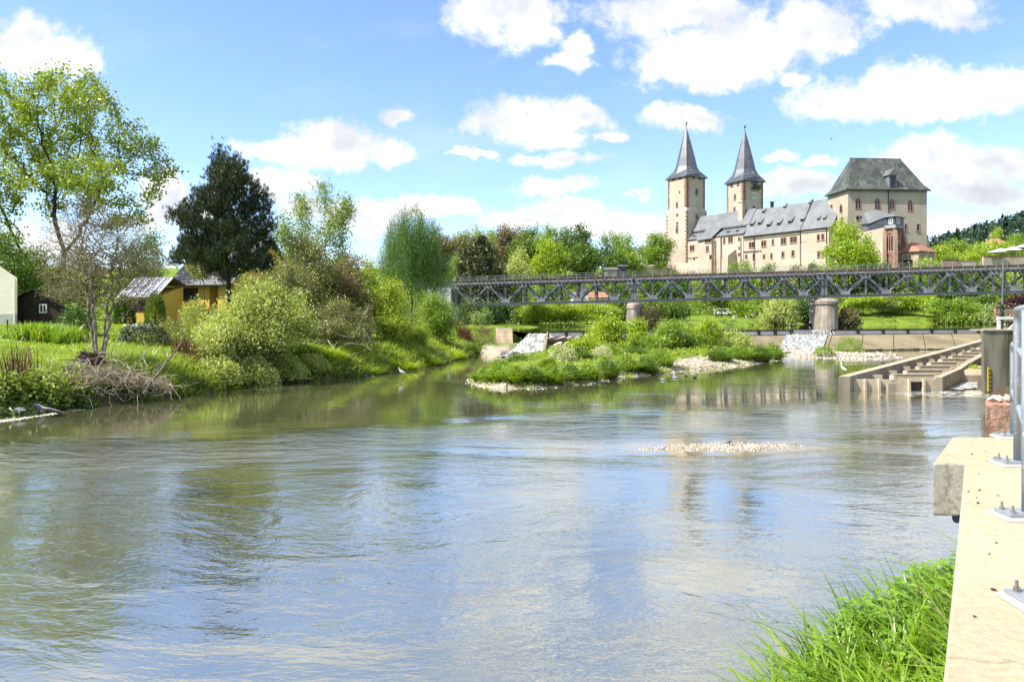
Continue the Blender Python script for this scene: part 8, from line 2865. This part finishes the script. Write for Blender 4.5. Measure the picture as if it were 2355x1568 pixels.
isb = (('bright yellow-green willow bush tallest on the island', 1400, 66, 728, 66, 'lime'), ('yellow-green willow bush left of the tallest one', 1378, 68, 748, 44, 'lime'), ('yellow-green willow bush under the slim pier', 1466, 70, 738, 48, 'lime'),
       ('round green willow bush in the middle of the island', 1540, 69, 742, 70, 'spring'), ('yellow-green willow bush near the weir', 1628, 72, 742, 54, 'lime'), ('low reddish-green bush at the weir end of the island', 1690, 74, 765, 60, 'sallow'),
       ('low wide bush between the two willow bushes', 1500, 66, 775, 60, 'spring'), ('small bush in front of the tallest one', 1345, 64, 780, 56, 'lime'), ('low bush on the right part of the island', 1600, 70, 772, 50, 'spring'))
for i, (lab, px, Y, top, w, mt) in enumerate(isb):
    shrub('island_bush', lab, px, Y, top - 8, w * 1.35, mt, 400 + i, 7000, .21, 5, 240, spread=.30, group='bushes on the island', nl=8, zsink=.1)
for lab, mt, n, rad in (('yellow-green', 'lime', 210, .55), ('fresh green', 'spring', 260, .55), ('dark green', 'mid', 160, .45)):
    x, y, z = scatter(G, 5000, -3, 27, 41, 83, lambda x, y: (isl(x, y) > .5) & ~bare(x, y) & ((y > 56) | (G.random(len(x)) < .35)))
    x, y, z = x[:n], y[:n], z[:n]
    vf = VF().add(clumps_vf(G, x, y, z - .1, G.uniform(rad * .5, rad * 1.4, len(x)) * np.interp(y, [42, 60, 80], [.7, 1.0, 1.7]), 90, .19, 1.0))
    tag(put('undergrowth', vf.mesh('island growth', M[mt])), lab + ' leafy growth over the island', 'undergrowth', None, 'stuff')
# islet before the weir
bush_thing('islet_tussock', 'left grassy tussock on the small gravel islet', 'spring', 1896, 70.5, 1.9, .95, 1400, .2, .22)
bush_thing('islet_tussock', 'larger grassy tussock with dead stems on the small gravel islet', 'spring', 1952, 72.5, 2.9, 1.5, 2200, .2, .22)
x, y, z = scatter(G, 2600, 27, 37, 68, 78, lambda x, y: poly_dist(x, y, ISLET) > -.4)
pebbles('pale shingle of the small islet', x, y, np.maximum(ground(x, y), -.03) + .02, G.uniform(.06, .2, len(x)))
for i in range(9):
    rock((G.uniform(36.5, 41), G.uniform(74, 80), .03), G.uniform(.2, .42), 'pale rock in the pool before the dark apron toe', 'rocks before the dark apron toe')
dwi = thing('driftwood', 'dark driftwood sticks at the waterline of the island', 'driftwood', tuple(at(1385, 868, 46)))
m = MB()
for (a, b) in (((1366, 872, 46.5), (1395, 862, 46)), ((1375, 866, 46), (1372, 878, 46)), ((1386, 862, 46.5), (1412, 869, 46.2))):
    m.tube([at(*a), (at(*a) + at(*b)) / 2 + Vector((0, 0, .1)), at(*b)], [.05, .04, .02], 6)
m.build('sticks', M['deadwood'], dwi)
dwr = thing('driftwood', 'dark drift logs stranded beside the broad pier', 'driftwood', tuple(at(1875, 750, 112)))
m = MB()
for (a, b, r_) in (((1840, 754, 110), (1890, 742, 112), .22), ((1850, 748, 112), (1885, 752, 110), .16), ((1865, 752, 111), (1880, 738, 112), .12), ((1820, 752, 111), (1850, 750, 112), .1)):
    pa, pb = at(*a), at(*b)
    pa.z, pb.z = max(pa.z, 2.0), max(pb.z, 2.1)
    m.tube([pa, (pa + pb) / 2 + Vector((0, 0, .2)), pb], [r_, r_ * .8, r_ * .4], 7)
m.build('logs', M['rotwood'], dwr)
# plants in and beside the ladder
for i, (px, Y, w, h) in enumerate(((2238, 45.7, 1.3, .55),)):
    o = bush_thing('ladder_weed', 'bright weeds on the side channel beside the gauge wall', 'lime', px, Y, w, h, 1600, .14, .4, None, 'weeds', .9, .75)

# ---- foreground: grass and nettles at the foot of the wall
def near_ok(x, y):
    dr = x - np.interp(y, WRY, WRX)
    edge = np.where(y < 5.54, wx(np.minimum(y, 5.54)), 99)
    return (dr > .02) & (dr < 2.6) & (y > 3.2) & (y < 10.5)


x, y, z = scatter(G, 2300, .6, 6.5, 3.6, 8.3, near_ok)
dr_ = x - np.interp(y, WRY, WRX)
tx, ty, k = tufts(x, y, 6, .05)
hgt = np.interp(dr_[k], [0, .5, 2], [.45, .6, .6]) * G.uniform(.75, 1.25, len(tx))
grass('reed_grass', 'fresh broad bladed grass at the foot of the wall', 'blade', tx, ty, hgt, .036, .30, .8)
x, y, z = scatter(G, 260, .6, 6.5, 4.5, 8.2, near_ok)
tx, ty, k = tufts(x, y, 5, .06)
grass('reed_grass', 'taller sharp blades standing out of the grass', 'blade', tx, ty, G.uniform(.65, .9, len(tx)), .028, .25, .4)


def nettle(rng, h, n_pairs=9):
    """A leafy stem: opposite pairs of pointed folded leaves, smaller towards the tip. Foot at the origin."""
    bend = rng.normal(0, .12, 2)
    st = np.array([(bend[0] * t * t * h, bend[1] * t * t * h, h * t) for t in np.linspace(0, 1, 7)])
    stem = limbs_vf(st, np.arange(-1, 6), np.linspace(.006, .0025, 7), 4)
    vs, fs, b = [], [], 0
    for i in range(n_pairs):
        t = .18 + .82 * i / (n_pairs - 1)
        p = np.array([np.interp(t, np.linspace(0, 1, 7), st[:, j]) for j in range(3)])
        L = h * .26 * (1.15 - .75 * t) * rng.uniform(.8, 1.2) + .03
        for sgn in (0, math.pi):
            a = i * math.pi / 2 + sgn + rng.normal() * .25
            d = np.array([math.cos(a), math.sin(a), rng.uniform(-.25, .35)])
            d /= np.linalg.norm(d)
            s = np.cross(d, (0, 0, 1.0))
            s /= np.linalg.norm(s)
            up = np.cross(s, d)
            w = L * .36
            q0 = p + d * L * .12
            rows = [(q0, 0.15), (q0 + d * L * .28 + up * L * .05, 1.0), (q0 + d * L * .62 + up * L * .02, .72), (q0 + d * L * 1.0 - up * L * .14, .03)]
            for c, k in rows:
                vs += [c - s * w * k + up * w * k * .35, c, c + s * w * k + up * w * k * .35]
            for r_ in range(3):
                o = b + r_ * 3
                fs += [(o, o + 1, o + 4, o + 3), (o + 1, o + 2, o + 5, o + 4)]
            b += 12
    return stem, (np.array(vs), np.array(fs))


protos = []
for i in range(5):
    rng = np.random.default_rng(500 + i)
    s_, l_ = nettle(rng, 1.0, 9 + i % 3)
    protos.append((VF().add(s_).mesh('nettle stem', M['herb']), VF().add(l_).mesh('nettle leaves', M['herb'])))
nett = []
rng = np.random.default_rng(9)
tries = 0
while len(nett) < 150 and tries < 5000:
    tries += 1
    y = rng.uniform(4.6, 11.6)
    x = rng.uniform(1, 7)
    d = x - float(np.interp(y, WRY, WRX))
    if d < .25 or d > 1.7:
        continue
    # they crowd where the bank narrows below the end block
    if y < 7.6 and rng.random() < .86:
        continue
    nett.append((x, y, d))
for i, (x, y, d) in enumerate(nett):
    h = rng.uniform(.6, .95) * (.82 if y > 7.5 else .75)
    plant('nettle', 'leafy green nettle stem below the wall edge', 'nettle', protos[i % 5], (x, y, gz(x, y) - .02), rng.uniform(0, 6.28), h, 'nettles at the foot of the wall', ('stem', 'leaves'))
